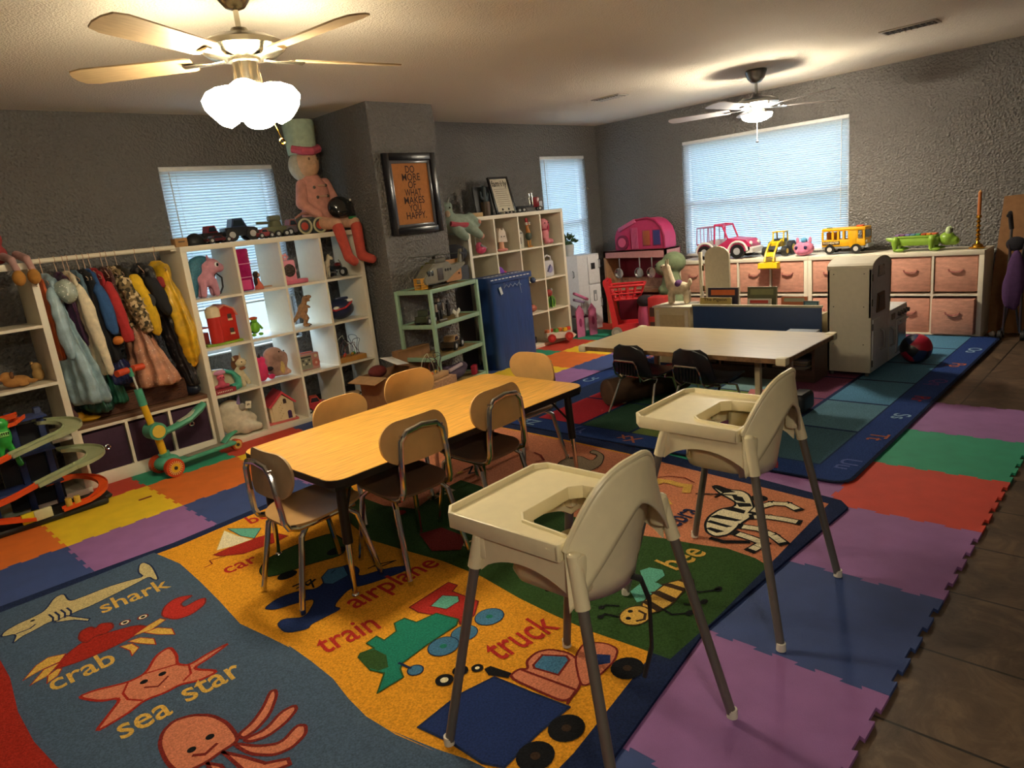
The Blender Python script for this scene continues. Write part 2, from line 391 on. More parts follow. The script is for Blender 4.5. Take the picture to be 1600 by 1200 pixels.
# ---------------- picture rug ----------------
def rugm(name, h, **k): return mat('pile_'+name, h, .95, bump=1.0, bscale=170, var=.30, scale=150, spec=.1, **k)
RC = dict(navy=rugm('navy', '1c2748'), ocean=rugm('ocean', '44566c'), yel=rugm('yellow', 'd08f26'), grn=rugm('green', '2f4a25'), peach=rugm('peach', 'c07a5a'),
          red=rugm('red', '93251c'), cream=rugm('cream', 'b9a878'), gold=rugm('gold', 'c9a04c'), blk=rugm('black', '15161a'), pink=rugm('pink', 'bf7458'),
          drk=rugm('maroon', '6e231f'), teal=rugm('teal', '1e7360'), lblue=rugm('light_blue', '3f6d8f'), dblue=rugm('deep_blue', '20305f'), white=rugm('white', 'd9cfae'), lteal=rugm('pale_teal', '5aa08e'), brn=rugm('brown', '3a2a20'), redd=rugm('bright_red', 'a82c26'))
ZR = TT+.011
Z = {'a': (0, 840, 3.2), 'b': (240, 780, 2.857), 'c': (560, 840, 3.2), 'z': (1000, 700, 4.0), 'p': (0, 0, 1)}
class Rug:
    def __init__(s, z): s.g = G(); s.z = z; s.k = 0
    def up(s): s.k += 1; return s.z+s.k*.00002
    def pts(s, k, P): ox, oy, sc = Z[k]; return [fz(ox+x/sc, oy+y/sc, s.z) for x, y in P]
    def poly(s, k, P, m, world=False):
        z = s.up(); Q = [Vector((x, y, z)) for x, y in P] if world else [Vector((q.x, q.y, z)) for q in s.pts(k, P)]
        f = s.g.bm.faces.new([s.g.bm.verts.new(q) for q in Q]); f.material_index = s.g.mi(m); f.normal_update()
        if f.normal.z < 0: f.normal_flip()
        bmesh.ops.triangulate(s.g.bm, faces=[f])
    def line(s, k, P, w, m, closed=False, world=False):
        Q = [Vector((x, y, 0)) for x, y in P] if world else s.pts(k, P)
        if closed: Q = Q+[Q[0]]
        z = s.up(); mi = s.g.mi(m); bm = s.g.bm
        for i in range(len(Q)-1):
            a, b = Q[i].xy, Q[i+1].xy; d = (b-a)
            if d.length < 1e-5: continue
            e = d.normalized()*w*.45; n = Vector((-d.y, d.x)).normalized()*w/2
            f = bm.faces.new([bm.verts.new(Vector((p.x, p.y, z+.00001*(i % 3)))) for p in (a-e-n, b+e-n, b+e+n, a-e+n)]); f.material_index = mi
    def shape(s, k, P, m, om=None, w=.01, sm=True):
        if len(P) >= 8 and sm:
            for _ in range(2): P = [q for a, b in zip(P, P[1:]+P[:1]) for q in ((a[0]*.8+b[0]*.2, a[1]*.8+b[1]*.2), (a[0]*.2+b[0]*.8, a[1]*.2+b[1]*.8))]
        s.poly(k, P, m)
        if om: s.line(k, P, w, om, True)
    def disc(s, k, c, r, m, n=18, ry=None):
        r *= .64; ry = ry*.64 if ry else None; q = s.pts(k, [c])[0]; s.poly(k, [(q.x+r*math.cos(2*PI*i/n), q.y+(ry or r)*math.sin(2*PI*i/n)) for i in range(n)], m, True)
    def word(s, k, a, b, txt, size, m, up=None):
        A, B = s.pts(k, [a, b]); d = B-A; ang = math.atan2(d.y, d.x)
        n = Vector((-math.sin(ang), math.cos(ang), 0))*size*.28
        s.g.text(txt, size, m, MX(((A+B)/2+n).xy.to_3d()+Vector((0, 0, s.up())), (0, 0, ang)), width=d.length)
r = Rug(ZR)
RUG1 = [(-.35, .80), (1.15, .975), (1.86, 1.065), (3.03, 1.0), (3.09, 1.05), (3.26, 2.12), (3.285, 2.88), (3.30, 3.60), (1.77, 3.63), (1.02, 3.575), (.64, 3.60), (-.05, 3.63), (-.35, 3.62)]
RUG1 = [(-.35, .93)]+RUG1[1:]
r.g.prism(RUG1, TT-.0005, ZR, RC['navy'])
r.poly('p', [(-.28, 1.05), (1.15, 1.075), (1.85, 1.165), (2.97, 1.11), (3.15, 2.13), (3.19, 2.85), (3.20, 3.54), (1.77, 3.57), (1.02, 3.51), (.64, 3.54), (-.28, 3.56)], RC['yel'], True)
oc = r.pts('a', [(770, 75), (900, 130), (1000, 220), (1100, 320), (1200, 430), (1350, 500), (1450, 550)]) + r.pts('b', [(600, 650), (700, 720), (800, 800), (870, 890), (950, 970), (1080, 1050), (1257, 1125)]) + r.pts('c', [(150, 960), (400, 1060), (550, 1110), (640, 1152)])
ocw = [(q.x, q.y) for q in oc]
r.poly('p', ocw + [(.9, 1.09), (-.28, 1.06), (-.28, 3.56), (.64, 3.54)], RC['ocean'], True)
rd = r.pts('a', [(0, 610), (50, 700), (90, 870), (170, 1020), (290, 1150)])
r.poly('p', [(-.28, 2.75)]+[(q.x, q.y) for q in rd]+[(.42, 1.8), (.5, 1.07), (-.28, 1.06)], RC['red'], True)
gr = [(520, 745), (450, 783), (527, 800), (577, 843), (633, 860), (693, 877), (753, 901), (810, 934), (857, 957), (919, 985), (997, 1012), (1047, 1030), (1120, 965), (1200, 884), (1180, 872), (1137, 857), (1087, 850), (1037, 841), (950, 830), (880, 800), (800, 775), (720, 750), (690, 765), (650, 795), (600, 790), (560, 775), (545, 755)]
r.poly('p', gr, RC['grn'])
pe = r.pts('p', [(1295, 787), (1200, 884), (1180, 872), (1137, 857), (1087, 850), (1037, 841), (950, 830), (880, 800), (800, 775), (720, 750), (690, 765), (650, 795), (600, 790), (560, 775), (560, 748)])
r.poly('p', [(q.x, q.y) for q in pe]+[(1.95, 3.55), (3.19, 3.53), (3.17, 2.85), (3.14, 2.13)], RC['peach'], True)
# sea part
r.shape('a', [(0, 500), (20, 470), (90, 430), (160, 400), (225, 365), (270, 300), (320, 278), (340, 310), (360, 315), (440, 285), (540, 245), (640, 215), (720, 195), (690, 175), (695, 135), (720, 122), (760, 140), (795, 210), (770, 212), (745, 195), (690, 225), (560, 290), (460, 340), (370, 375), (300, 415), (250, 420), (170, 465), (110, 495), (60, 535), (85, 480)], RC['cream'], RC['navy'], .007)
r.shape('a', [(270, 425), (330, 390), (450, 405), (440, 418), (370, 412)], RC['cream'], RC['navy'], .007)
for q in ((245, 385), (275, 373), (305, 362), (335, 352)): r.line('a', [(q[0], q[1]), (q[0]+20, q[1]+15), (q[0]+20, q[1]+35)], .008, RC['navy'])
r.disc('a', (163, 415), .014, RC['blk']); r.line('a', [(85, 480), (150, 455), (175, 435)], .008, RC['navy'])
r.word('a', (505, 380), (850, 245), 'shark', .17, RC['gold'])
r.shape('a', [(245, 670), (330, 585), (430, 510), (560, 470), (690, 435), (760, 450), (700, 475), (640, 510), (520, 570), (400, 620)], RC['red'], RC['drk'], .006)
for L in ([(330, 580), (240, 600), (180, 640), (115, 715), (200, 665), (300, 620)], [(300, 625), (220, 660), (150, 740), (240, 690)], [(290, 655), (240, 690), (235, 730), (290, 690), (310, 655)],
          [(660, 495), (740, 440), (800, 405), (830, 410), (760, 460)], [(720, 475), (790, 450), (860, 455), (875, 485), (790, 485)], [(640, 520), (700, 500), (770, 505), (780, 535), (700, 530)], [(600, 545), (660, 530), (695, 550), (660, 592), (650, 565)]):
    r.shape('a', L, RC['gold'], RC['red'], .004)
r.shape('a', [(805, 395), (820, 345), (880, 300), (975, 285), (900, 330), (920, 350), (990, 310), (1030, 300), (1025, 335), (960, 385), (880, 412)], RC['redd'], RC['drk'], .006)
r.shape('a', [(390, 510), (400, 470), (450, 445), (480, 455), (500, 430), (560, 425), (570, 450), (530, 480), (480, 490), (430, 530)], RC['red'], RC['drk'], .006)
for q in ((625, 425), (715, 397)): r.disc('a', q, .034, RC['drk']); r.disc('a', q, .024, RC['white']); r.disc('a', q, .014, RC['blk'])
r.word('a', (260, 770), (585, 620), 'crab', .17, RC['gold'])
r.shape('a', [(385, 800), (470, 765), (640, 725), (730, 680), (780, 590), (850, 545), (885, 590), (885, 635), (945, 640), (1040, 580), (1155, 522), (1050, 600), (955, 660), (1100, 665), (1000, 715), (900, 735), (830, 775), (720, 815), (640, 880), (470, 980), (540, 890), (610, 800), (500, 820)], RC['pink'], RC['red'], .011)
r.line('a', [(640, 725), (615, 780), (640, 810), (710, 815)], .008, RC['red']); r.line('a', [(730, 680), (880, 635), (945, 640), (955, 680), (920, 715)], .008, RC['red'])
r.line('a', [(725, 750), (790, 745), (840, 695)], .008, RC['drk']); r.disc('a', (720, 722), .020, RC['blk']); r.disc('a', (812, 682), .020, RC['blk'])
r.word('a', (605, 1010), (865, 875), 'sea', .17, RC['gold']); r.word('a', (930, 825), (1215, 680), 'star', .17, RC['gold'])
r.shape('b', [(25, 1100), (40, 1040), (90, 990), (170, 965), (260, 965), (330, 1000), (375, 1060), (370, 1085), (300, 1130), (230, 1180), (120, 1230), (60, 1180)], RC['pink'], RC['drk'], .012)
for L in ([(375, 1055), (440, 1000), (490, 930), (520, 860), (545, 852), (550, 880), (520, 960), (460, 1030), (400, 1070)],
          [(400, 1075), (500, 1030), (570, 950), (630, 920), (640, 940), (590, 1000), (510, 1060), (430, 1085)],
          [(350, 1090), (470, 1105), (570, 1090), (640, 1010), (680, 1010), (680, 1050), (620, 1110), (540, 1145), (430, 1140)],
          [(310, 1130), (400, 1150), (500, 1180), (600, 1160), (610, 1185), (520, 1220), (400, 1210)], [(240, 1180), (300, 1190), (360, 1260), (280, 1260)]):
    r.shape('b', L, RC['pink'], RC['drk'], .011)
r.disc('b', (252, 1062), .020, RC['blk']); r.disc('b', (170, 1120), .020, RC['blk']); r.line('b', [(180, 1145), (230, 1140), (280, 1095)], .011, RC['drk'])
# yellow part
r.shape('b', [(265, 250), (400, 190), (540, 150), (600, 165), (540, 195), (400, 245), (300, 255)], RC['red'], RC['drk'], .005)
r.shape('b', [(280, 230), (315, 140), (380, 165), (440, 180), (350, 212)], RC['white'], RC['gold'], .005); r.shape('b', [(330, 132), (480, 130), (450, 175), (390, 165)], RC['lteal'], RC['navy'], .004)
r.line('b', [(230, 305), (262, 290), (250, 275), (320, 255)], .006, RC['drk']); r.line('b', [(20+430, 104), (600, 48)], .001, RC['red'])
r.word('b', (430, 112), (610, 50), 'boat', .17, RC['redd'])
r.word('b', (325, 335), (470, 275), 'car', .15, RC['redd'])
r.shape('b', [(470, 320), (500, 270), (600, 220), (700, 180), (800, 150), (860, 190), (850, 250), (700, 290), (560, 340), (490, 350)], RC['grn'], RC['blk'], .006)
r.disc('b', (597, 340), .07, RC['blk'], ry=.055); r.disc('b', (815, 232), .07, RC['blk'], ry=.055)
r.shape('b', [(490, 490), (560, 440), (650, 410), (740, 400), (800, 320), (870, 290), (920, 310), (910, 350), (1040, 310), (1150, 295), (1130, 320), (960, 380), (870, 400), (800, 480), (840, 490), (760, 530), (700, 560), (690, 580), (590, 600), (550, 560), (580, 535), (680, 530), (730, 440), (620, 470), (540, 495)], RC['dblue'], RC['navy'], .006)
r.shape('b', [(750, 350), (780, 315), (850, 300), (870, 340), (800, 380), (760, 378)], RC['lblue'], RC['navy'], .005)
r.line('b', [(625, 390), (660, 375), (690, 385), (720, 360)], .012, RC['blk']); r.line('b', [(640, 400), (700, 360), (715, 395)], .008, RC['blk']); r.line('b', [(960, 310), (1010, 290), (1080, 275), (1020, 300)], .008, RC['blk'])
r.word('b', (900, 490), (1280, 290), 'airplane', .17, RC['redd'])
r.word('b', (765, 690), (1020, 570), 'train', .18, RC['redd'])
r.word('c', (700, 620), (1005, 450), 'truck', .19, RC['redd'])
r.shape('c', [(255, 350), (450, 225), (495, 240), (470, 270), (600, 320), (580, 390), (510, 435), (500, 410), (300, 375)], RC['redd'], RC['drk'], .006, False)
r.shape('c', [(360, 345), (420, 290), (500, 295), (505, 320), (440, 360)], RC['lteal'], RC['drk'], .005)
r.shape('c', [(0, 600), (10, 580), (80, 555), (40, 530), (90, 495), (130, 515), (190, 470), (180, 430), (230, 405), (290, 425), (390, 380), (500, 410), (490, 440), (340, 540), (220, 630), (210, 660), (225, 700), (95, 780), (130, 680), (60, 665)], RC['teal'], RC['grn'], .006, False)
r.shape('c', [(0, 600), (10, 580), (80, 560), (140, 590), (150, 650), (100, 668), (40, 650)], RC['grn'], None)
for q, a in (((655, 397), .085), ((530, 480), .075), ((425, 545), .085)): r.disc('c', q, a+.006, RC['navy'], ry=a*.98); r.disc('c', q, a, RC['lblue'], ry=a*.92); r.disc('c', q, .02, RC['teal'])
r.disc('c', (285, 665), .045, RC['navy']); r.disc('c', (285, 665), .038, RC['lblue']); r.line('c', [(205, 630), (260, 655)], .01, RC['navy'])
r.shape('c', [(300, 950), (500, 790), (680, 700), (860, 775), (1055, 850), (900, 980), (730, 1152), (620, 1130), (450, 1020)], RC['dblue'], RC['navy'], .008, False)
r.shape('c', [(750, 700), (800, 660), (850, 660), (840, 620), (890, 575), (960, 560), (1060, 580), (1120, 640), (1110, 750), (1040, 830), (900, 770)], RC['pink'], RC['drk'], .009)
r.shape('c', [(875, 640), (920, 590), (1040, 595), (1055, 615), (1000, 690), (880, 655)], RC['lblue'], RC['drk'], .008)
r.shape('c', [(1110, 740), (1080, 600), (1130, 525), (1240, 530), (1300, 560), (1280, 620), (1220, 680), (1150, 740)], RC['pink'], RC['drk'], .007)
r.shape('c', [(1150, 620), (1190, 585), (1260, 590), (1260, 630), (1200, 640)], RC['dblue'], None)
r.line('c', [(820, 665), (1090, 765), (1045, 830)], .009, RC['drk'])
for q in ((1345, 655), (1040, 955), (885, 1095)): r.disc('c', q, .088, RC['blk'], ry=.08); r.disc('c', q, .022, RC['brn'])
for q in ((430, 715, .035), (510, 668, .03), (595, 655, .02)): r.disc('c', q[:2], q[2]+.012, RC['blk']); r.disc('c', q[:2], q[2]*.6, RC['white'])
r.shape('c', [(630, 660), (660, 645), (765, 680), (750, 705), (650, 690)], RC['blk'], None)
# green part: bee, butterfly hints
r.shape('z', [(0, 770), (60, 750), (140, 765), (155, 800), (100, 840), (20, 830)], RC['lteal'], None); r.shape('p', [(985, 925), (1010, 905), (1035, 915), (1025, 935), (995, 942)], RC['lteal'], None)
stp = [(345, 830), (300, 815), (240, 830), (160, 850), (60, 930), (0, 985), (60, 1040), (130, 1020), (200, 980), (270, 900)]
r.shape('z', stp, RC['gold'], RC['brn'], .006)
for L in ([(120, 855), (190, 850), (300, 885), (265, 900)], [(60, 905), (120, 895), (230, 945), (200, 970)], [(10, 965), (60, 955), (150, 1010), (110, 1030)], [(230, 830), (270, 822), (345, 850), (330, 865)]): r.poly('z', L, RC['brn'])
r.disc('c', (1385, 392), .105, RC['brn'], ry=.085); r.disc('c', (1385, 392), .095, RC['gold'], ry=.078)
r.disc('c', (1360, 372), .015, RC['blk']); r.disc('c', (1350, 407), .015, RC['blk']); r.line('c', [(1395, 420), (1430, 412), (1435, 385), (1405, 370)], .01, RC['brn'])
for L in ([(1300, 345), (1240, 340), (1215, 352)], [(1300, 400), (1235, 385), (1210, 400)]): r.line('c', L, .009, RC['blk']); r.disc('c', L[-1], .018, RC['blk'])
for L in ([(310, 885), (370, 905), (450, 895), (490, 885)], [(280, 980), (330, 985), (400, 965)], [(140, 1010), (200, 1045), (310, 1035)]): r.line('z', L, .009, RC['blk']); r.disc('z', L[-1], .03, RC['blk'], ry=.02)
r.word('z', (225, 770), (415, 660), 'bee', .17, RC['gold'])
r.disc('p', (625, 802), .05, RC['redd']); r.word('p', (675, 782), (712, 766), 'an', .12, RC['cream']); r.word('p', (733, 858), (752, 848), 'b', .13, RC['cream'])
r.shape('p', [(655, 835), (690, 825), (730, 840), (720, 860), (675, 862)], RC['drk'], None)
# zebra, elephant and monkey on the peach part
r.shape('z', [(415, 530), (405, 480), (430, 430), (500, 385), (590, 370), (600, 345), (560, 320), (500, 290), (450, 245), (480, 235), (560, 265), (640, 270), (690, 300), (720, 400), (690, 440), (640, 470), (560, 545), (470, 560)], RC['white'], RC['blk'], .011)
for L in ([(430, 435), (480, 420), (640, 455), (600, 462)], [(412, 465), (440, 455), (580, 495), (540, 500)], [(408, 505), (440, 500), (530, 525), (480, 535)], [(520, 385), (580, 372), (660, 395), (650, 415)], [(445, 240), (500, 240), (560, 265), (600, 280), (520, 285)], [(575, 300), (640, 310), (660, 345), (590, 330)], [(600, 345), (690, 350), (700, 370), (620, 372)]): r.poly('z', L, RC['blk'])
r.disc('z', (745, 318), .058, RC['blk'], ry=.062)
for P, n in (([(715, 405), (750, 370), (830, 350), (920, 355), (980, 385)], 5), ([(715, 435), (800, 435), (900, 450), (975, 465)], 5), ([(640, 495), (740, 510), (830, 550), (890, 595)], 4), ([(610, 540), (700, 570), (770, 600), (700, 640)], 3)):
    r.line('z', P, .05, RC['blk'])
    Q = [Vector(p) for p in P]
    for i in range(len(Q)-1):
        for t in (.25, .75):
            a = Q[i].lerp(Q[i+1], t); b = Q[i].lerp(Q[i+1], t+.02); r.line('z', [tuple(a), tuple(b)], .036, RC['white'])
r.line('z', [(450, 570), (520, 590), (670, 592)], .024, RC['blk']); r.line('z', [(355, 290), (480, 293), (600, 300)], .012, RC['blk']); r.line('z', [(470, 310), (540, 275)], .01, RC['blk'])
r.word('z', (190, 525), (380, 400), 'zebra', .17, RC['navy'])
r.line('z', [(60, 240), (110, 205), (180, 215), (250, 235), (300, 240), (290, 275)], .042, RC['gold']); r.line('z', [(95, 330), (150, 325), (170, 350), (120, 365)], .042, RC['gold']); r.line('z', [(100, 190), (180, 180), (280, 190), (340, 220)], .007, RC['drk'])
r.disc('z', (105, 215), .055, RC['gold'])
EL = [(860, 745), (875, 720), (905, 712), (925, 722), (935, 712), (920, 708), (928, 703), (945, 712), (940, 728), (920, 738), (900, 736), (890, 742), (905, 750), (890, 760)]
r.shape('p', EL, rugm('grey', '8a7a62'), RC['blk'], .006); r.disc('p', (893, 717), .018, RC['blk'])
r.line('p', [(835, 708), (845, 712), (850, 720), (838, 722)], .012, RC['drk'])
for q in ((700, 700), (725, 735), (765, 690), (735, 705), (580, 765)): r.line('p', [(q[0], q[1]), (q[0]+14, q[1]-6), (q[0]+8, q[1]+6), (q[0]+22, q[1]+2)], .012, RC['blk']); r.disc('p', (q[0]-6, q[1]+4), .035, RC['gold'], ry=.02)
tag(r.g.build('picture_rug', smooth=0), 'large rug with labelled sea animals, vehicles, a bee and a zebra', 'rug')

# ---------------- alphabet rug ----------------
r = Rug(ZR+.001)
A0, A1, B0, B1 = 3.275, 6.97, 1.08, 3.70
def rr(x0, y0, x1, y1, c, n=5):
    P = []
    for cx, cy, a in ((x1-c, y0+c, -90), (x1-c, y1-c, 0), (x0+c, y1-c, 90), (x0+c, y0+c, 180)):
        for i in range(n+1): t = R(a+90*i/n); P.append((cx+c*math.cos(t), cy+c*math.sin(t)))
    return P
RB = rugm('royal_blue', '22386e'); RBE = rugm('edge_blue', '0f1730')
r.g.prism(rr(A0, B0, A1, B1, .09), TT+.0105, ZR+.001, RBE)
r.poly('p', rr(A0+.02, B0+.02, A1-.02, B1-.02, .08), RB, True)
r.poly('p', [(A0+.20, B0+.205), (A1-.01, B0+.205), (A1-.01, B1-.20), (A0+.20, B1-.20)], rugm('grid_blue', '1b2b4c'), True)
cells = {0: ['4a7896']*6, 1: ['6f3f58']*6, 2: ['5b6b3a', '6f8040', '6c8a8c', '6f8040', '7d3f5c', '6b3b55'], 3: ['2c4a3c']*3+['7a2b3a', '6b3b55', '6b3b55'], 4: ['9c2733', '9c2733', '9c2733', '8a2230', '6b3b55', '6b3b55']}
cells[0][0] = '3a5866'; cells[0][1] = '4f7384'
for j in range(5):
    for i in range(6):
        x0 = A0+.21+i*.59; x1 = min(x0+.565, A1-.03); y0 = B0+.215+j*.40; y1 = min(y0+.375, B1-.21)
        if x1 <= x0 or y1 <= y0: continue
        h = cells[j][i]; r.poly('p', [(x0, y0), (x1, y0), (x1, y1), (x0, y1)], rugm('cell_'+h, h), True)
LC = [rugm('letter_'+h, h) for h in ('7c9ab8', '9a5a48', '4f5c94', '5a3a70', '8a2f38')]
def letters(txt, x, y, ang, ci, s=.135): r.g.text(txt, s, LC[ci], MX((x, y, r.up()+.001), (0, 0, ang)))
for t, x, ci in (('Uu', 3.54, 2), ('Tt', 4.02, 1), ('Ss', 4.45, 0), ('Rr', 4.87, 4), ('Qq', 5.32, 3), ('Pp', 5.86, 1), ('Oo', 6.40, 0)): letters(t, x, 1.175, PI, ci)
for t, y, ci in (('Vv', 1.52, 4), ('Ww', 2.0, 2), ('Xx', 2.42, 1), ('Yy', 2.83, 2), ('Zz', 3.25, 0)): letters(t, 3.38, y, PI/2, ci)
for t, x, ci in (('Aa', 3.55, 1), ('Bb', 4.05, 0), ('Cc', 4.53, 0), ('Dd', 5.0, 4), ('Ee', 5.45, 1), ('Ff', 5.95, 0), ('Gg', 6.4, 2)): letters(t, x, 3.60, 0, ci)
tag(r.g.build('alphabet_rug', smooth=0), 'navy rug with colored squares and an alphabet border, under the pale table', 'rug')
# ---------------- shelving ----------------
WHT = mat('white_shelf_foil', 'e6ddc8', .42, var=.02)
CELL, DIV, OUT = .335, .018, .038
def cube_shelf(label, w_cells, h_cells, loc, rz=0, D=.39, group=None):
    # local: x right, y depth (front at 0), z up; outer posts and boards, thin dividers
    t = thing('cube_shelf', label, 'shelf', loc, rz, group)
    Wd = 2*OUT+w_cells*CELL+(w_cells-1)*DIV; H = 2*OUT+h_cells*CELL+(h_cells-1)*DIV
    G().bx((0, 0, H-OUT), (Wd, D, H), WHT, .002).build('top_board', t)
    G().bx((0, 0, 0), (Wd, D, OUT), WHT, .002).build('base_board', t)
    for x in (0, Wd-OUT): G().bx((x, 0, OUT), (x+OUT, D, H-OUT), WHT, .001).build('side_panel', t)
    for k in range(1, w_cells):
        x = OUT+k*CELL+(k-1)*DIV; G().bx((x, .002, OUT), (x+DIV, D-.002, H-OUT), WHT).build('divider', t)
    for k in range(1, h_cells):
        z = OUT+k*CELL+(k-1)*DIV
        g = G()
        for c in range(w_cells):
            x = OUT+c*(CELL+DIV); g.bx((x+.0002, .002, z), (x+CELL-.0002, D-.002, z+DIV), WHT)
        g.build('shelf_board', t)
    return t
def cell(k): return OUT+k*(CELL+DIV)           # start of cell k (same horizontally and vertically)
ZM = TT
SA = Vector((1.898, 4.993, ZM)); SB = Vector((4.655, 5.075, ZM)); SCX, SCY = 6.981, 1.239
cube_shelf('tall white cube shelf with the pink nutcracker doll sitting on its top, by the pillar', 4, 4, SA)
cube_shelf('tall white cube shelf behind the blue locker with the word sign on top', 4, 4, SB, group=None)
# low units along the right wall: front faces -x
def low_unit(y_end, label):
    t = cube_shelf(label, 4, 2, (SCX, y_end, 0), -PI/2); return t
low_unit(SCY+1.468, 'low white cube shelf with the crocodile xylophone on top, beside the stroller')
low_unit(SCY+2.94, 'low white cube shelf with the pink jeep on top, under the window')
PINKB = mat('pink_bin_fabric', 'cc947e', .85, var=.16, scale=14, bump=.7, bscale=34, vstretch=(1, 1, 3))
def bin_(k, row, pull, label):
    y = (SCY+(k+.5)*(CELL+DIV)-DIV/2+OUT) if k < 4 else (SCY+1.471+(k-4+.5)*(CELL+DIV)-DIV/2+OUT)
    z = OUT+row*(CELL+DIV)+.001+(DIV*0)
    if row: z += DIV
    t = thing('storage_bin', label, 'storage bin', (SCX+.012-pull, y, z), 0, 'pink fabric bins in the low cube shelves')
    h = .315 if not row else .312
    g = G(); g.box((.175, 0, h/2), (.35, .322, h), PINKB, .008); b = g.build('body', t)
    G().box((.175, 0, h-.0005), (.335, .305, .002), plain('6b3f38', .9)).build('lid_flap', t)
    G().tube([(-.002, -.055, h*.63), (-.012, -.045, h*.58), (-.016, 0, h*.55), (-.012, .045, h*.58), (-.002, .055, h*.63)], .008, plain('8e4f48', .8), 6, flat=.5).build('handle', t)
pos_w = {0: 'nearest the stroller', 1: 'second from the stroller', 2: 'partly behind the white play kitchen', 3: 'beside the joint of the two low shelves', 4: 'just past the shelf joint, under the unicorn', 5: 'under the yellow loader', 6: 'partly behind the arched white board', 7: 'at the far end by the turtle plush'}
for k in range(8):
    for row in (1, 0):
        if k >= 4 and row == 0: pass
        pl = .06 if (k, row) == (0, 0) else 0
        bin_(k, row, pl, 'pink fabric bin %s, %s' % ('pulled forward in the lower row' if pl else ('in the upper row' if row else 'in the lower row'), pos_w[k]))

# left shelf, only its end is in view
SD = Vector((1.02-1.468, 4.93, ZM))
cube_shelf('tall white cube shelf at the left, beside the hanging costumes', 4, 4, SD)
# bench with purple bins between the shelves: a cube unit on its side with a plank on top
bt = thing('storage_bench', 'low white cubby bench with a brown plank seat under the costumes', 'bench', (1.035, 5.01, ZM))
BW = .845
G().bx((0, 0, 0), (BW, .40, .085), WHT, .001).build('base_board', bt)
G().bx((0, 0, .375), (BW, .40, .395), WHT, .001).build('top_board', bt)
for x in (0, .278, .556, BW-.018): G().bx((x, 0, .085), (x+.018, .40, .375), WHT).build('divider', bt)
WOODD = mat('brown_plank', '6a4b35', .5, var=.35, scale=6, vstretch=(1, 14, 14))
G().bx((0.0, 0.0, .395), (BW, .40, .425), WOODD, .003).build('seat_plank', bt)
PURB = cloth('3a2136'); CHROME = mat('chrome', 'd8d8d8', .16, 1, var=.02)
for k, w in enumerate(('beside the left shelf', 'in the middle of the bench', 'behind the toy scooter')):
    t = thing('purple_bin', 'dark purple fabric bin with a metal ring, %s' % w, 'storage bin', (1.035+(.148, .426, .7005)[k], 5.022, ZM+.086), 0, 'purple bins in the bench')
    G().box((0, .17, .135), (.248, .34, .27), PURB, .006).build('body', t)
    G().lathe([(.010, .001), (.017, .001), (.019, .004), (.014, .006), (.010, .004)], CHROME, (0, 0, .155), 16, (PI/2, 0, 0)).build('ring', t)
    
# clothes rail
tag(G().cyl((1.022, 5.08, 1.485), (1.897, 5.08, 1.485), .0155, WHT, seg=12).bx((1.86, 5.06, 1.46), (1.897, 5.10, 1.47), WHT).build('clothes_rail'), 'white round rail between the cube shelves carrying the costumes', 'rail')

# ---------------- tables ----------------
OAK = mat('oak_laminate', 'd9a24a', .38, var=.26, scale=4, vstretch=(2.0, 26, 1)); BLK = plain('17130f', .45)
PALE = mat('pale_laminate', 'c9b68c', .3, var=.12, scale=5, vstretch=(30, 1.6, 1))
def table(name, label, cx, cy, lx, ly, h, top, edge_m, legs=True, corner=0.07, rz=0):
    t = thing(name, label, 'table', (cx, cy, 0), rz)
    P = rr(-lx/2, -ly/2, lx/2, ly/2, corner)
    G().prism(P, h-.002, h, top).build('table_top', t, 20)
    P2 = [(x*1.004, y*1.006) for x, y in P]
    G().prism(P2, h-.03, h-.002, edge_m).build('edge_band', t, 20)
    return t
T1 = table('activity_table', 'long wood grain activity table with black edge and black legs, ringed by five tan chairs', 1.986, 2.612, 1.54, .77, .55, OAK, BLK)
ZR1 = ZR+.0045
for sx in (-1, 1):
    for sy in (-1, 1):
        x, y = sx*.70, sy*.31
        G().cyl((x, y, .52), (x+sx*.01, y+sy*.005, .26), .020, BLK, seg=12).cyl((x+sx*.01, y+sy*.005, .275), (x+sx*.02, y+sy*.01, ZR1+.012), .0135, CHROME, seg=12, r2=.010).sph((x+sx*.02, y+sy*.01, ZR1+.01), (.016, .016, .010), CHROME, seg=10).box((x, y, .51), (.10, .10, .02), BLK).build('leg', T1)
        G().tube([(x, y, .36), (x-sx*.10, y-sy*.06, .515)], .006, BLK, 6).build('brace', T1)
T2 = table('low_table', 'long pale low table with cream corner guards, standing on the alphabet rug', 4.27, 2.39, .82, 1.52, .48, PALE, mat('worn_edge', '7c5c3c', .6, var=.4, scale=30))
ZR2 = ZR+.0045
for sx in (-1, 1):
    for sy in (-1, 1):
        G().box((sx*.24, sy*.52, (.45+ZR2)/2), (.035, .035, .45-ZR2), plain('b8a988', .5), .004).build('leg', T2)
        G().box((sx*.385, sy*.735, .462), (.065, .065, .05), plain('d9cfae', .6), .012).build('corner_guard', T2)

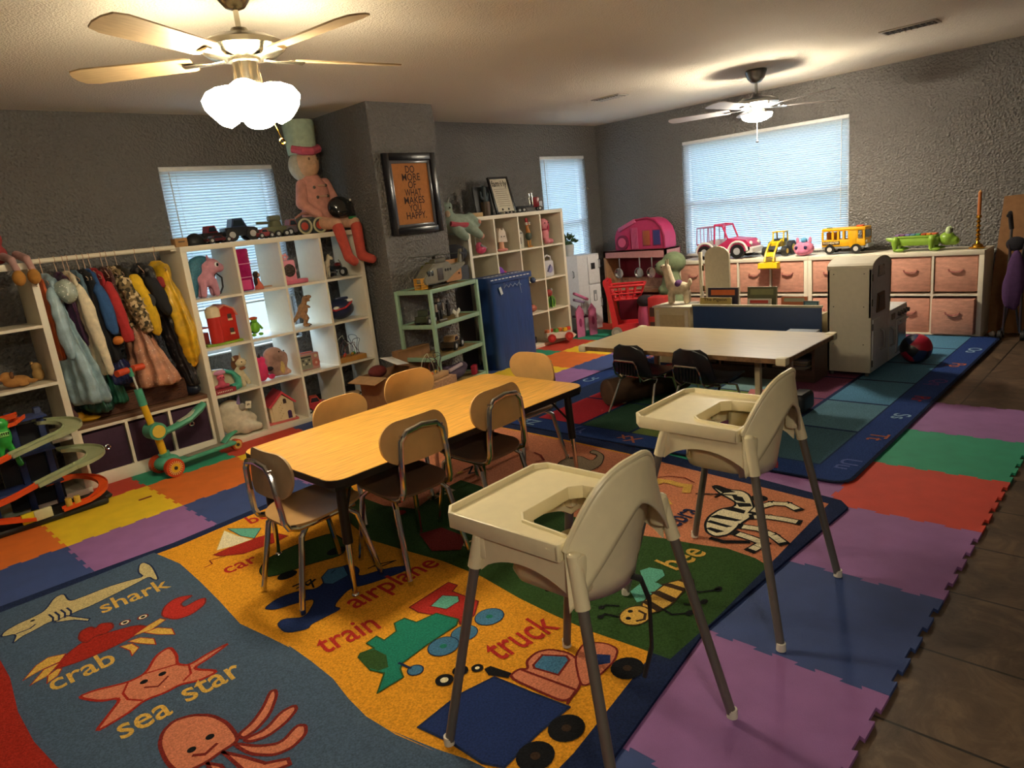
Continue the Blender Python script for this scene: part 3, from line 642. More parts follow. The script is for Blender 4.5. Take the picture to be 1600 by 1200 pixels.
# ---------------- school chairs ----------------
TAN = mat('tan_plastic', 'd0a468', .45, var=.08, scale=12); TAND = mat('brown_plastic', '6e5140', .42, var=.12, scale=10)
def pad(w, d, th, m, curve=0, n=10, rad=.32):
    # rounded slab curved along its width; in the local xy plane, thickness along z
    g = G(); P = rr(-w/2, -d/2, w/2, d/2, min(w, d)*rad, 8); bm = g.bm; mi = g.mi(m)
    top = [bm.verts.new((x, y, th/2)) for x, y in P]; bot = [bm.verts.new((x, y, -th/2)) for x, y in P]
    f1 = bm.faces.new(top); f2 = bm.faces.new(bot[::-1]); N = len(P)
    for i in range(N): bm.faces.new((top[i-1], top[i], bot[i], bot[i-1]) if False else (top[i-1], bot[i-1], bot[i], top[i]))
    # cut across so it can be bent
    for k in range(1, n):
        x = -w/2+w*k/n
        bmesh.ops.bisect_plane(bm, geom=bm.verts[:]+bm.edges[:]+bm.faces[:], plane_co=(x, 0, 0), plane_no=(1, 0, 0))
    for v in bm.verts: v.co.z += curve*(2*v.co.x/w)**2
    bmesh.ops.recalc_face_normals(bm, faces=bm.faces[:])
    for f in bm.faces: f.material_index = mi
    return g
def school_chair(label, loc, rz, seat_m, back_m, h=.33, bh=.62, group='tan school chairs around the wood grain table', s=1):
    # faces local +y
    t = thing('school_chair', label, 'chair', loc, rz, group); w = .335
    g = pad(w, .34, .010, seat_m, .012)
    o = g.build('seat', t, 40); o.location = (0, .01, h); o.rotation_euler = (R(3), 0, 0)
    g = pad(w+.005, .18, .010, back_m, -.032, rad=.47)
    o = g.build('backrest', t, 40); o.location = (0, -.168, bh-.093); o.rotation_euler = (R(82), 0, 0)
    r = .0125; zz = loc[2]
    # the tube hoop: up the back and down to the seat frame
    hoop = []
    zt = bh-.035
    L = [(-.115, .13, h-.012), (-.125, 0, h-.014), (-.125, -.13, h-.016), (-.125, -.168, h-.002), (-.122, -.183, h+.03), (-.115, -.188, bh-.16), (-.105, -.190, zt-.045), (-.075, -.192, zt-.012), (0, -.194, zt)]
    hoop = L+[(-x, y, z) for x, y, z in L[:-1][::-1]]
    G().tube(hoop, r, CHROME, 9).build('back_frame', t)
    base = .002
    for sx in (-1, 1):
        G().tube([(sx*.115, .09, h-.02), (sx*.135, .125, h-.05), (sx*.165, .175, base+.012)], r*.95, CHROME, 9).cyl((sx*.165, .175, base), (sx*.166, .176, base+.02), .012, CHROME, seg=9).build('leg', t)
        G().tube([(sx*.115, -.09, h-.02), (sx*.135, -.13, h-.05), (sx*.160, -.195, base+.012)], r*.95, CHROME, 9).cyl((sx*.160, -.195, base), (sx*.161, -.196, base+.02), .012, CHROME, seg=9).build('leg', t)
    G().tube([(-.115, -.09, h-.02), (.115, -.09, h-.02)], r*.9, CHROME, 8).tube([(-.115, .09, h-.02), (.115, .09, h-.02)], r*.9, CHROME, 8).build('seat_frame', t)
    for sx in (-1, 1): G().cyl((sx*.10, -.199, bh-.06), (sx*.10, -.183, bh-.06), .006, CHROME, seg=8).build('rivet', t)
    return t
tw = mat('tan_seat', 'a8814f', .4, var=.12, scale=8)
school_chair('tan school chair at the table end nearest the scooter, its seat half sticking out', (1.262, 2.52, ZR1), -PI/2, tw, mat('tan_back_grey', 'a98f6c', .5, var=.05), .345, .64)
school_chair('brown seated school chair on the near long side of the table, by the car picture', (1.62, 2.36, ZR1), R(-2), TAND, TAN, .36, .68)
school_chair('brown seated school chair on the near side of the table, closer to the elephant picture', (2.09, 2.36, ZR1), R(2), TAND, TAN, .36, .68)
school_chair('tan school chair behind the table, its back in front of the farmhouse toy shelf', (1.83, 2.99, ZR1), PI+R(3), TAN, TAN, .33, .605)
school_chair('tan school chair behind the table, its back in front of the cardboard box', (2.26, 2.96, ZR1), PI-R(2), TAN, TAN, .35, .645)
school_chair('tan school chair at the far table end, back toward the alphabet rug', (2.72, 2.70, ZR1), PI/2, mat('tan_seat_grey', '9b8468', .4, var=.08), TAN, .34, .645)

# black molded chairs
BLKP = mat('black_plastic', '15171c', .3, var=.1)
def black_chair(label, loc, rz):
    t = thing('black_chair', label, 'chair', loc, rz, 'black stacking chairs at the pale table')
    g = G(); bm = g.bm; mi = g.mi(BLKP); prof = [(.19, .275, .16), (.17, .283, .165), (.05, .268, .17), (-.08, .265, .17), (-.135, .28, .165), (-.165, .33, .155), (-.185, .41, .145), (-.195, .475, .12), (-.198, .50, .075)]
    rows = []
    for th in (0, .012):
        rw = []
        for k, (y, z, hw) in enumerate(prof):
            ny, nz = (0, -1) if k < 4 else ((-.7, -.7) if k == 4 else (-1, -.15))
            rw.append([bm.verts.new((hw*u, y+ny*th, z+nz*th+(.02 if k < 5 else 0)*u*u+(0 if k < 5 else 0))) for u in (-1, -.75, -.4, 0, .4, .75, 1)])
            if k >= 5:
                for v, u in zip(rw[-1], (-1, -.75, -.4, 0, .4, .75, 1)): v.co.y += .03*u*u
        rows.append(rw)
    A, B = rows; n = len(prof); m = 7; fs = []
    for i in range(n-1):
        for j in range(m-1):
            fs.append(bm.faces.new((A[i][j], A[i][j+1], A[i+1][j+1], A[i+1][j]))); fs.append(bm.faces.new((B[i][j+1], B[i][j], B[i+1][j], B[i+1][j+1])))
    for j in range(m-1): fs.append(bm.faces.new((A[0][j+1], A[0][j], B[0][j], B[0][j+1]))); fs.append(bm.faces.new((A[-1][j], A[-1][j+1], B[-1][j+1], B[-1][j])))
    for i in range(n-1): fs.append(bm.faces.new((A[i][0], A[i+1][0], B[i+1][0], B[i][0]))); fs.append(bm.faces.new((A[i+1][-1], A[i][-1], B[i][-1], B[i+1][-1])))
    for f in fs: f.material_index = mi
    bmesh.ops.recalc_face_normals(bm, faces=fs)
    g.build('seat_shell', t, 50)
    r = .0085
    G().tube([(-.095, -.15, .25), (-.10, -.205, .30), (-.098, -.222, .37), (-.08, -.226, .395), (.08, -.226, .395), (.098, -.222, .37), (.10, -.205, .30), (.095, -.15, .25), (.095, .1, .245)], r*.8, CHROME, 8).build('back_frame', t)
    for s in (-1, 1):
        G().tube([(s*.13, .03, .245), (s*.15, .10, .225), (s*.175, .17, .01), (s*.176, .172, .002)], r, CHROME, 8).build('leg', t)
        G().tube([(s*.13, -.05, .245), (s*.15, -.10, .225), (s*.185, -.20, .01), (s*.186, -.202, .002)], r, CHROME, 8).build('leg', t)
    G().tube([(-.14, .03, .246), (.14, .03, .246)], r, CHROME, 8).tube([(-.14, -.06, .246), (.14, -.06, .246)], r, CHROME, 8).build('seat_frame', t)
    for k in range(-3, 4): G().box((k*.024, -.2, .34), (.006, .012, .10), BLKP, .002).build('rib', t)
    return t
black_chair('black molded chair at the pale table, farther from the high chairs', (3.97, 2.66, ZR2), R(-95))
black_chair('black molded chair at the pale table, partly hidden by the high chair tray', (3.95, 2.18, ZR2), R(-96))

# ---------------- high chairs ----------------
CREAM = mat('cream_plastic', 'eadfba', .38, var=.03); CREAMD = mat('cream_plastic_inner', 'ded0a4', .45, var=.03)
GREYL = mat('grey_painted_tube', '77716a', .42, .35, var=.04)
def high_chair(label, loc, rz, strap):
    # seat faces local +y
    t = thing('high_chair', label, 'high chair', loc, rz)
    # back shell, and the outer hood that flares from its rim down to the rear leg sockets
    N, K = 24, 8; th = .006
    def y_(u, z): return -.115-.055*(1-u*u)-.08*(z-.55)
    def zt_(u): return .672+.170*(1-abs(u)**2.9)
    def w_(z): return .125+.062*min(1, max(0, (z-.48)/.17))
    def shell(P0, P1, m, name, tk):
        g = G(); bm = g.bm; mi = g.mi(m); n = len(P0)
        rows = [[bm.verts.new(P0[i].lerp(P1[i], j/K)) for j in range(K+1)] for i in range(n)]
        for i in range(n-1):
            for j in range(K): bm.faces.new((rows[i][j], rows[i][j+1], rows[i+1][j+1], rows[i+1][j])).material_index = mi
        bmesh.ops.recalc_face_normals(bm, faces=bm.faces[:])
        o = g.build(name, t, 180); q = o.modifiers.new('s', 'SOLIDIFY'); q.thickness = tk; q.offset = 0; return o
    us = [math.sin(PI/2*(-1+2*k/N)) for k in range(N+1)]
    rim = [Vector((u*w_(zt_(u)), y_(u, zt_(u)), zt_(u))) for u in us]
    base_ = [Vector((u*.13, -.09-.06*(1-u*u), .50)) for u in us]
    shell(rim, base_, CREAM, 'backrest', .007)
    def hem(u):
        z = .545+.19*(max(0, 1-abs(u)**1.5))**1.15; return Vector((u*(w_(.7)+.030*abs(u)+.008), y_(u, z)-.028-.012*abs(u), z))
    shell([r_+Vector((r_.x*.03, -.004, -.002)) for r_ in rim], [hem(u) for u in us], CREAM, 'back_hood', .006)
    G().tube([r_+Vector((r_.x*.015, -.003, .001)) for r_ in rim], .0085, CREAM, 8).build('rim', t)
    # seat bucket
    g = G(); g.prism(rr(-.15, -.13, .15, .11, .05), .50, .512, CREAMD)
    bucket = G(); bm = bucket.bm; mi = bucket.mi(CREAMD); prev = None; fs = []
    for z, k in ((.63, 1.08), (.58, 1.04), (.54, 1.0), (.515, .93), (.505, .8), (.502, .6)):
        P = rr(-.15*k, -.13*k, .15*k, .12*k, .06*k, 6); ring = [bm.verts.new((x, y, z)) for x, y in P]
        if prev:
            for i in range(len(ring)):
                if z >= .54 and min(ring[i].co.y, ring[i-1].co.y) > .07 and abs(ring[i].co.x) > .02: continue
                fs.append(bm.faces.new((prev[i-1], prev[i], ring[i], ring[i-1])))
        prev = ring
    fs.append(bm.faces.new(prev))
    for f in fs: f.material_index = mi
    bmesh.ops.recalc_face_normals(bm, faces=fs)
    g.bm.free()
    bucket.build('seat_bucket', t, 60, mods=lambda o: setattr(o.modifiers.new('s', 'SOLIDIFY'), 'thickness', .006))
    # front skirt with its arch and centre post
    def skirt(pa, pb, out, arch):
        g = G(); bm = g.bm; mi = g.mi(CREAM); pa = Vector(pa); pb = Vector(pb); n = Vector(out)*.008; T, Bm = [], []
        for k in range(13):
            f = k/12; p = pa.lerp(pb, f); zb = .548+arch*math.sin(PI*f)**.7; zt = .652
            T.append([bm.verts.new((p.x, p.y, zb)), bm.verts.new((p.x, p.y, zt))]); q = p+n; Bm.append([bm.verts.new((q.x, q.y, zb)), bm.verts.new((q.x, q.y, zt))])
        fs = []
        for k in range(12):
            fs += [bm.faces.new((T[k][0], T[k][1], T[k+1][1], T[k+1][0])), bm.faces.new((Bm[k][0], Bm[k+1][0], Bm[k+1][1], Bm[k][1])), bm.faces.new((T[k][0], T[k+1][0], Bm[k+1][0], Bm[k][0])), bm.faces.new((T[k][1], Bm[k][1], Bm[k+1][1], T[k+1][1]))]
        for k in (0, 12): fs.append(bm.faces.new((T[k][0], Bm[k][0], Bm[k][1], T[k][1])))
        for f in fs: f.material_index = mi
        bmesh.ops.recalc_face_normals(bm, faces=fs); return g
    skirt((-.187, .155, 0), (.187, .155, 0), (0, 1, 0), .055).build('front_skirt', t)
    for s in (-1, 1):
        skirt((s*.187, -.15, 0), (s*.187, .155, 0), (s, 0, 0), .055).build('side_skirt', t)
    G().box((0, .159, .575), (.045, .012, .15), CREAM, .004).build('crotch_post', t)
    # leg sockets and legs
    for sx in (-1, 1):
        for sy in (-1, 1):
            tx, ty = sx*.187, (.150 if sy > 0 else -.150); fx_, fy_ = sx*.270, (.295 if sy > 0 else -.290)
            top = Vector((tx, ty, .655 if sy > 0 else .668)); foot = Vector((fx_, fy_, .006)); d = foot-top
            mid = top+d*(.09/.66)
            mid2 = top+d*((.10 if sy > 0 else .118)/.66)
            G().cyl(top, mid2, .017, CREAM, r2=.0185, seg=14).sph(top, (.017, .017, .010), CREAM, seg=12).box(top.lerp(mid, .4)-Vector((sx*.012, sy*.008, 0)), (.04, .045, .08), CREAM, .012).build('leg_socket', t)
            G().cyl(mid2-d*.02, foot, .0135, GREYL, seg=12).build('leg', t)
            G().cyl(foot+Vector((0, 0, .022)), foot-Vector((0, 0, .004)), .0145, plain('dcd6c6', .5), r2=.0155, seg=12).build('foot_cap', t)
    # tray: rim, board with the U cut-out
    g = G(); W2, yf, yb = .200, .272, -.115; ci, cy = .125, .085
    outer = [(-W2, yb), (-W2+.0, yf-.03), (-W2+.03, yf), (W2-.03, yf), (W2, yf-.03), (W2, yb)]
    inner = [(ci+.015, yb), (ci, cy-.03), (ci-.03, cy), (-ci+.03, cy), (-ci, cy-.03), (-ci-.015, yb)]
    g.prism(outer+inner, .668, .676, CREAM)
    tr = g.build('tray', t, 20)
    def wall_(P, z0, z1, tk, closed):
        g = G()
        for a, b in zip(P, P[1:]+([P[0]] if closed else [])):
            a = Vector(a); b = Vector(b); d = b-a; ang = math.atan2(d.y, d.x)
            g.box(((a.x+b.x)/2, (a.y+b.y)/2, (z0+z1)/2), (d.length+tk*.8, tk, z1-z0), CREAM, tk*.3, (0, 0, ang))
        return g
    wall_(outer, .648, .692, .010, False).build('tray_rim', t)
    wall_([(x, y) for x, y in inner], .646, .684, .007, False).build('tray_inner_rim', t)
    g = G()
    for s in (-1, 1): G().box((s*(W2+ci)/2, yb+.002, .669), (W2-ci+.01, .014, .042), CREAM, .005).build('tray_end', t)
    if strap:
        g = G().tube([(.02, -.12, .52), (.05, -.165, .50), (.06, -.18, .44), (.055, -.182, .36), (.065, -.175, .30), (.03, -.17, .23)], .017, plain('1b1b1d', .8), 6, flat=.35)
        g.build('strap', t)
        G().tube([(-.06, .05, .505), (-.065, .06, .475), (-.06, .055, .452)], .009, plain('1b1b1d', .8), 6, flat=.5).build('strap', t)
    return t
hc = high_chair('cream high chair nearest the camera, standing over the truck and bee pictures', (1.243, 1.085, ZR1-.002), R(1.5), True)
high_chair('cream high chair on the zebra corner of the picture rug, closer to the alphabet rug', (2.157, 1.12, TT+.0085), R(1.5), False).rotation_euler.x = R(1.2)
b = fz(700, 700)
# ---------------- ceiling fans ----------------
def glow(name, col, es):
    m = bpy.data.materials.new(name); m.use_nodes = True; b = m.node_tree.nodes['Principled BSDF']
    b.inputs['Base Color'].default_value = (1, .95, .85, 1); b.inputs['Emission Color'].default_value = srgb(col)+(1,); b.inputs['Emission Strength'].default_value = es
    n = m.node_tree.nodes.new('ShaderNodeTexNoise'); n.inputs['Scale'].default_value = 4
    q = m.node_tree.nodes.new('ShaderNodeMapRange'); q.inputs['To Min'].default_value = es*.9; q.inputs['To Max'].default_value = es*1.1
    m.node_tree.links.new(n.outputs['Fac'], q.inputs['Value']); m.node_tree.links.new(q.outputs[0], b.inputs['Emission Strength'])
    return m
NICK = mat('brushed_nickel', 'a89f8c', .25, 1, var=.05); BRASS = mat('polished_brass', 'c79a3a', .2, 1, var=.05)
BLADE = mat('fan_blade_maple', '9c8462', .45, var=.15, scale=6, vstretch=(2, 20, 1)); BLADEW = mat('fan_blade_grey', 'a9a4a8', .5, var=.05)
def fan(label, loc, rz, blade_m, nb, metal, style):
    t = thing('ceiling_fan', label, 'ceiling fan', loc, rz)   # origin at the ceiling
    G().lathe([(0, 0), (.075, 0), (.08, -.015), (.062, -.07), (.038, -.100), (.018, -.108), (0, -.108)], metal, seg=24).build('canopy', t)
    dz = -.20 if style == 1 else -.22
    G().cyl((0, 0, -.07), (0, 0, dz+.02), .0105, metal, seg=12).build('down_rod', t)
    G().lathe([(0, dz+.03), (.03, dz+.025), (.045, dz), (.12, dz-.012), (.162, dz-.035), (.164, dz-.055), (.13, dz-.078), (.075, dz-.088), (0, dz-.088)], metal, seg=32).build('motor_housing', t)
    zb = dz-.085
    bl = .47
    proto = None
    for k in range(nb):
        a = 2*PI*k/nb
        b = bpy.data.objects.new('blade_x', None) if False else None
        g = G(); P = [(.20, -.045), (.22, -.055), (bl+.15, -.068), (bl+.20, -.055), (bl+.215, -.02), (bl+.215, .02), (bl+.20, .055), (bl+.15, .068), (.22, .055), (.20, .045)]
        g.prism(P, -.003, .003, blade_m); o = g.build('blade', t); o.location = (0, 0, zb); o.rotation_euler = Euler((R(11), 0, a))
        i = G().tube([(.075, 0, 0), (.13, 0, -.005), (.18, 0, -.004), (.24, 0, -.004)], [.016, .014, .02, .028], metal, 8, flat=.25).build('blade_iron', t); i.location = (0, 0, zb-.003); i.rotation_euler = (0, 0, a)
    if style == 1:
        G().lathe([(0, zb), (.06, zb), (.062, zb-.012), (.05, zb-.016), (.05, zb-.09), (.055, zb-.097), (.045, zb-.112), (0, zb-.112)], metal, seg=24).build('switch_housing', t)
        zl = zb-.11
        G().lathe([(0, zl+.005), (.028, zl), (.03, zl-.02), (.02, zl-.035), (.024, zl-.05), (.016, zl-.065), (0, zl-.07)], BRASS, seg=16).build('finial', t)
        gm = glow('lit_white_glass', 'fff0cc', LAMP1)
        for k in range(4):
            a = R(242)+PI/2*k; d = Vector((math.cos(a), math.sin(a), 0))
            G().tube([(0, 0, zl-.01), tuple(d*.035+Vector((0, 0, zl-.012))), tuple(d*.055+Vector((0, 0, zl-.018)))], .009, BRASS, 8).build('lamp_arm', t)
            q = (d+Vector((0, 0, -.85))).normalized()
            M = q.to_track_quat('Z', 'Y').to_matrix().to_4x4(); M.translation = d*.045+Vector((0, 0, zl-.004))
            g = G().lathe([(.026, 0), (.040, .012), (.066, .05), (.080, .092), (.072, .13), (.044, .146), (0, .149)], gm, seg=24)
            o = g.build('glass_shade', t, 180); o.matrix_parent_inverse = Matrix(); o.matrix_local = M
        g = G().cyl((.03, -.015, zl-.02), (.075, -.055, zl-.20), .0016, BRASS, seg=5)
        g.lathe([(.011, 0), (.013, .004), (.011, .008), (.007, .004), (.011, 0)], BRASS, (.075, -.055, zl-.212), 12, (PI/2, 0, 0)); g.build('pull_chain', t)
    if style == 2:
        G().lathe([(0, zb), (.055, zb), (.058, zb-.045), (.05, zb-.05), (0, zb-.05)], metal, seg=24).build('switch_housing', t)
        gm = glow('lit_frosted_bowl', 'fff1d6', LAMP2)
        G().lathe([(.055, zb-.045), (.115, zb-.055), (.105, zb-.085), (.07, zb-.105), (.03, zb-.115), (0, zb-.117)], gm, seg=28).build('glass_bowl', t, 180)
        G().cyl((.0, 0, zb-.11), (.0, 0, zb-.27), .0014, plain('d8d2c0', .5), seg=5).sph((0, 0, zb-.28), .011, metal, seg=10).build('pull_chain', t)
    return t
fan('ceiling fan with wooden blades and four lit glass shades, over the wood grain table', (1.45, 2.76, ZC), R(-10), BLADE, 5, NICK, 1)
fan2 = fan('ceiling fan with grey blades and a single lit bowl, in front of the wide window', (6.11, 2.80, ZC), R(-38), BLADEW, 5, mat('grey_nickel', '9a9a98', .28, 1), 2)
fan2.scale = (1.12, 1.12, 1.0)
# vents
VW = plain('b8b0a6', .5); VD = plain('3b3733', .8)
def vent(label, cx, cy, lx, ly):
    t = thing('ceiling_vent', label, 'vent', (cx, cy, ZC-.0005))
    G().box((0, 0, -.004), (lx, ly, .008), VW, .003).build('frame', t)
    G().box((0, 0, -.009), (lx-.05, ly-.04, .003), VD).build('grille_back', t)
    g = G(); n = 9
    for k in range(n): g.box((0, -ly/2+.03+(ly-.06)*k/(n-1), -.012), (lx-.055, .004, .006), VW, 0, (R(35), 0, 0))
    g.build('slat', t)
vent('white ceiling vent above the wide window side, away from the corner', 5.83, 1.55, .16, .36)
vent('white ceiling vent in front of the narrow corner window', 5.75, 4.07, .17, .32)
# added fill light, unseen behind the camera, brightens the sides facing it
t = thing('added_fill_light', 'added round fill light on the unseen near part of the ceiling', 'fill light', (-.5, -1.0, ZC))
G().lathe([(0, 0), (.17, 0), (.175, -.02), (.16, -.03), (0, -.03)], NICK, seg=28).build('base_plate', t)
G().lathe([(.155, -.03), (.15, -.06), (.11, -.09), (.05, -.105), (0, -.108)], glow('fill_light_glow', 'fff0d4', FILL_LAMP), seg=28).build('glass_bowl', t, 180)
# ---------------- helpers for toys ----------------
def A_(c, r, dx=0, dy=.17): return Vector((SA.x+cell(c)+CELL/2+dx, SA.y+dy, SA.z+(OUT if r == 0 else cell(r))+.001))
def B_(c, r, dx=0, dy=.17): return Vector((SB.x+cell(c)+CELL/2+dx, SB.y+dy, SB.z+(OUT if r == 0 else cell(r))+.001))
TOPA = SA.z+1.47+.001; TOPB = SB.z+1.47+.001
def wheel(t, c, r, w, tire=None, hub=None, axis='y', name='wheel'):
    tire = tire or plain('18181a', .6); hub = hub or plain('b5b5b5', .4)
    c = Vector(c); d = Vector({'y': (0, 1, 0), 'x': (1, 0, 0)}[axis])
    g = G(); g.cyl(c-d*w/2, c+d*w/2, r, tire, seg=20); g.cyl(c-d*(w/2+.002), c+d*(w/2+.002), r*.5, hub, seg=14)
    return g.build(name, t)
def car(name, label, loc, rz, L, Wd, H, col, cabin=None, wr=.2, glass='26303a', group=None, cat='toy car', truck=False, scale=None):
    # nose toward local +x
    t = thing(name, label, cat, loc, rz, group, scale=scale); m = plain(col, .35) if isinstance(col, str) else col
    r = L*wr*.5*1.1; h = H; cb = plain(cabin or col, .35) if isinstance(cabin or col, str) else (cabin or col)
    prof = [(-L/2, r*.8), (L/2, r*.8), (L/2, h*.5), (L*.40, h*.58), (L*.12, h*.62), (-L/2, h*.62)] if not truck else [(-L/2, r*.9), (L/2, r*.9), (L/2, h*.55), (L*.15, h*.6), (-L/2, h*.55)]
    g = G(); g.prism(prof, -Wd/2, Wd/2, m, 'y'); g.build('body', t)
    g = G(); g.prism([(-L*.30, h*.60), (L*.20, h*.60), (L*.08, h), (-L*.22, h)] if not truck else [(-L*.05, h*.55), (L*.28, h*.55), (L*.2, h), (-L*.02, h)], -Wd*.42, Wd*.42, cb, 'y'); g.build('cabin', t)
    g = G(); g.prism([(-L*.24, h*.66), (L*.14, h*.66), (L*.06, h*.93), (-L*.18, h*.93)] if not truck else [(0, h*.62), (L*.22, h*.62), (L*.17, h*.92), (.02*L, h*.92)], -Wd*.43, Wd*.43, plain(glass, .15), 'y'); g.build('side_window', t)
    for sx in (-1, 1):
        for sy in (-1, 1): wheel(t, (sx*L*.32, sy*Wd*.46, r), r, Wd*.22)
    return t

# ---------------- on and in the tall cube shelf ----------------
PONY = cloth('c98ea0'); MANE = mat('teal_tinsel', '2f6f86', .5, var=.5, scale=160, bump=.8, bscale=150)
t = thing('plush_pony', 'pink plush pony with a long teal mane in the top row of the shelf', 'plush toy', A_(0, 3, -.01, .12))
g = G(); g.sph((.035, 0, .215), (.075, .055, .06), PONY).sph((.095, 0, .20), (.04, .038, .035), PONY).sph((-.02, 0, .13), (.075, .05, .06), PONY).sph((.0, 0, .17), (.045, .04, .06), PONY)
for x, y in ((.035, .03), (.035, -.03), (-.06, .03), (-.06, -.03)): limb(g, (x*.8, y, .11), (x, y*1.1, .022), .026, .024, PONY)
g.build('body', t, mods=soft(.008))
g = G(); g.sph((-.03, 0, .265), (.07, .035, .035), MANE).sph((-.075, 0, .21), (.05, .04, .08), MANE).sph((-.105, 0, .12), (.035, .035, .09), MANE).sph((-.11, 0, .045), (.025, .03, .045), MANE); g.build('mane', t, mods=soft(.009))
for s in (-1, 1): G().sph((.065, s*.05, .225), (.016, .006, .018), plain('fafafa', .3)).sph((.069, s*.054, .224), (.009, .005, .013), plain('1a1420', .2)).build('eye', t)
G().cyl((.015, -.035, .265), (.01, -.04, .298), .014, PONY, r2=.004, seg=10).build('ear', t)
tag(G().tube([(0, 0, .002), (.03, 0, .05), (.035, 0, .12), (0, .01, .16), (-.035, 0, .11), (-.03, 0, .04), (0, 0, .002)], .007, plain('2a2018', .6), 8).build('black_strap_toy'), 'dark looped strap toy standing behind the pink plush pony', 'toy', loc=A_(0, 3, .12, .26))
# magenta tower and doll
t = thing('doll_tower', 'magenta see-through doll tower standing in the top row', 'doll case', A_(1, 3, -.10, .12)); MG = mat('magenta_plastic', 'a01a5c', .25, var=.25, scale=18)
G().box((0, 0, .16), (.115, .10, .31), MG, .012).build('case', t)
for z in (.105, .205): G().box((0, 0, z), (.12, .105, .005), plain('e39ac0', .3)).build('band', t)
G().box((0, -.048, .05), (.07, .012, .07), plain('d0467f', .3), .004).build('door', t)
t = thing('doll', 'small doll with dark hair and a coral dress beside the magenta tower', 'doll', A_(1, 3, .02, .13))
G().lathe([(0, .0), (.035, 0), (.03, .03), (.014, .06), (.012, .085), (0, .09)], cloth('d8705c'), seg=12).build('dress', t)
G().sph((0, 0, .108), .02, plain('c9a083')).build('head', t); G().sph((-.008, .004, .11), (.024, .024, .028), plain('2a1d18', .7)).sph((-.02, 0, .06), (.014, .018, .05), plain('2a1d18', .7)).build('hair', t)
G().cyl((.02, -.005, .012), (.10, -.01, .012), .008, plain('c9a083'), r2=.006, seg=8).build('leg', t)
# pink dryer toy
t = thing('toy_washing_drum', 'pale pink toy case with a round clear window and a flower on top', 'toy', A_(2, 3, -.09, .13)); PK = plain('e08ea0', .4); PK2 = plain('cf6c84', .4)
G().box((0, 0, .105), (.13, .10, .17), PK, .015).build('body', t); G().box((.04, 0, .018), (.22, .12, .034), PK2, .008).build('base', t)
G().cyl((0, -.045, .11), (0, -.056, .11), .052, mat('swirl_window', '4a403c', .2, var=.7, scale=26, vstretch=(2, 1, 7)), seg=28).build('window', t); G().lathe([(.05, 0), (.058, .004), (.05, .008)], PK, (0, -.052, .11), 28, (PI/2, 0, 0)).build('window_ring', t)
g = G()
for k in range(5): g.sph((.0+.02*math.cos(k*1.257), -.02, .215+.018*math.sin(k*1.257)), (.012, .008, .012), plain('e9a0a6'), seg=8)
g.build('flower', t)
# white horse figure and dark motorcycle behind the hanging boots
def quadruped(name, label, loc, rz, h, m, m2, long=1.0, cat='toy horse', neck=.35, group=None, tail=True, fatness=1):
    t = thing(name, label, cat, loc, rz, group); L = h*.62*long; g = G(); f = fatness
    g.sph((0, 0, h*.56), (L*.52, h*.15*f, h*.16*f), m).sph((L*.38, 0, h*.62), (h*.14*f, h*.12*f, h*.15*f), m)
    limb(g, (L*.42, 0, h*.66), (L*.62, 0, h*(.66+neck*.7)), h*.10*f, h*.07*f, m)
    g.sph((L*.72, 0, h*(.62+neck*.72)), (h*.14, h*.07, h*.07), m, (0, R(35), 0))
    for sx in (-1, 1):
        for s in (-1, 1): limb(g, (sx*L*.36, s*h*.08, h*.48), (sx*L*.38, s*h*.09, h*.24), h*.07*f, h*.042*f, m); limb(g, (sx*L*.38, s*h*.09, h*.24), (sx*L*.36, s*h*.09, h*.035), h*.04*f, h*.034*f, m)
    g.build('body', t, mods=soft(h*.022, 4))
    G().sph((L*.5, 0, h*(.72+neck*.5)), (h*.06, h*.03, h*.16), m2, (0, R(20), 0)).build('mane', t)
    if tail: G().tube([(-L*.5, 0, h*.6), (-L*.62, 0, h*.5), (-L*.62, 0, h*.28)], [h*.03, h*.045, h*.02], m2, 8).build('tail', t)
    for s in (-1, 1): G().cyl((L*.60, s*h*.04, h*(.68+neck*.72)), (L*.60, s*h*.05, h*(.76+neck*.72)), h*.022, m, r2=h*.005, seg=8).build('ear', t)
    return t
quadruped('toy_horse', 'cream toy horse standing behind the dangling red doll boots', A_(3, 3, -.09, .17), R(-60), .19, plain('d8cbb0', .6), plain('b9a684', .7))
t = thing('toy_motorcycle', 'dark toy motorcycle with silver pipes behind the dangling red boots', 'toy motorcycle', A_(3, 3, .055, .20), R(-70))
for x in (-.07, .07): wheel(t, (x, 0, .038), .038, .02)
G().box((0, 0, .075), (.10, .025, .035), plain('1c1c1e', .3), .01).build('frame', t); G().sph((.02, 0, .10), (.035, .018, .018), plain('6b1c1c', .3)).build('tank', t); G().tube([(.07, 0, .04), (.05, 0, .12), (.035, 0, .14)], .005, CHROME).build('fork', t); G().tube([(-.06, -.02, .04), (.02, -.022, .04)], .008, CHROME).build('exhaust', t)
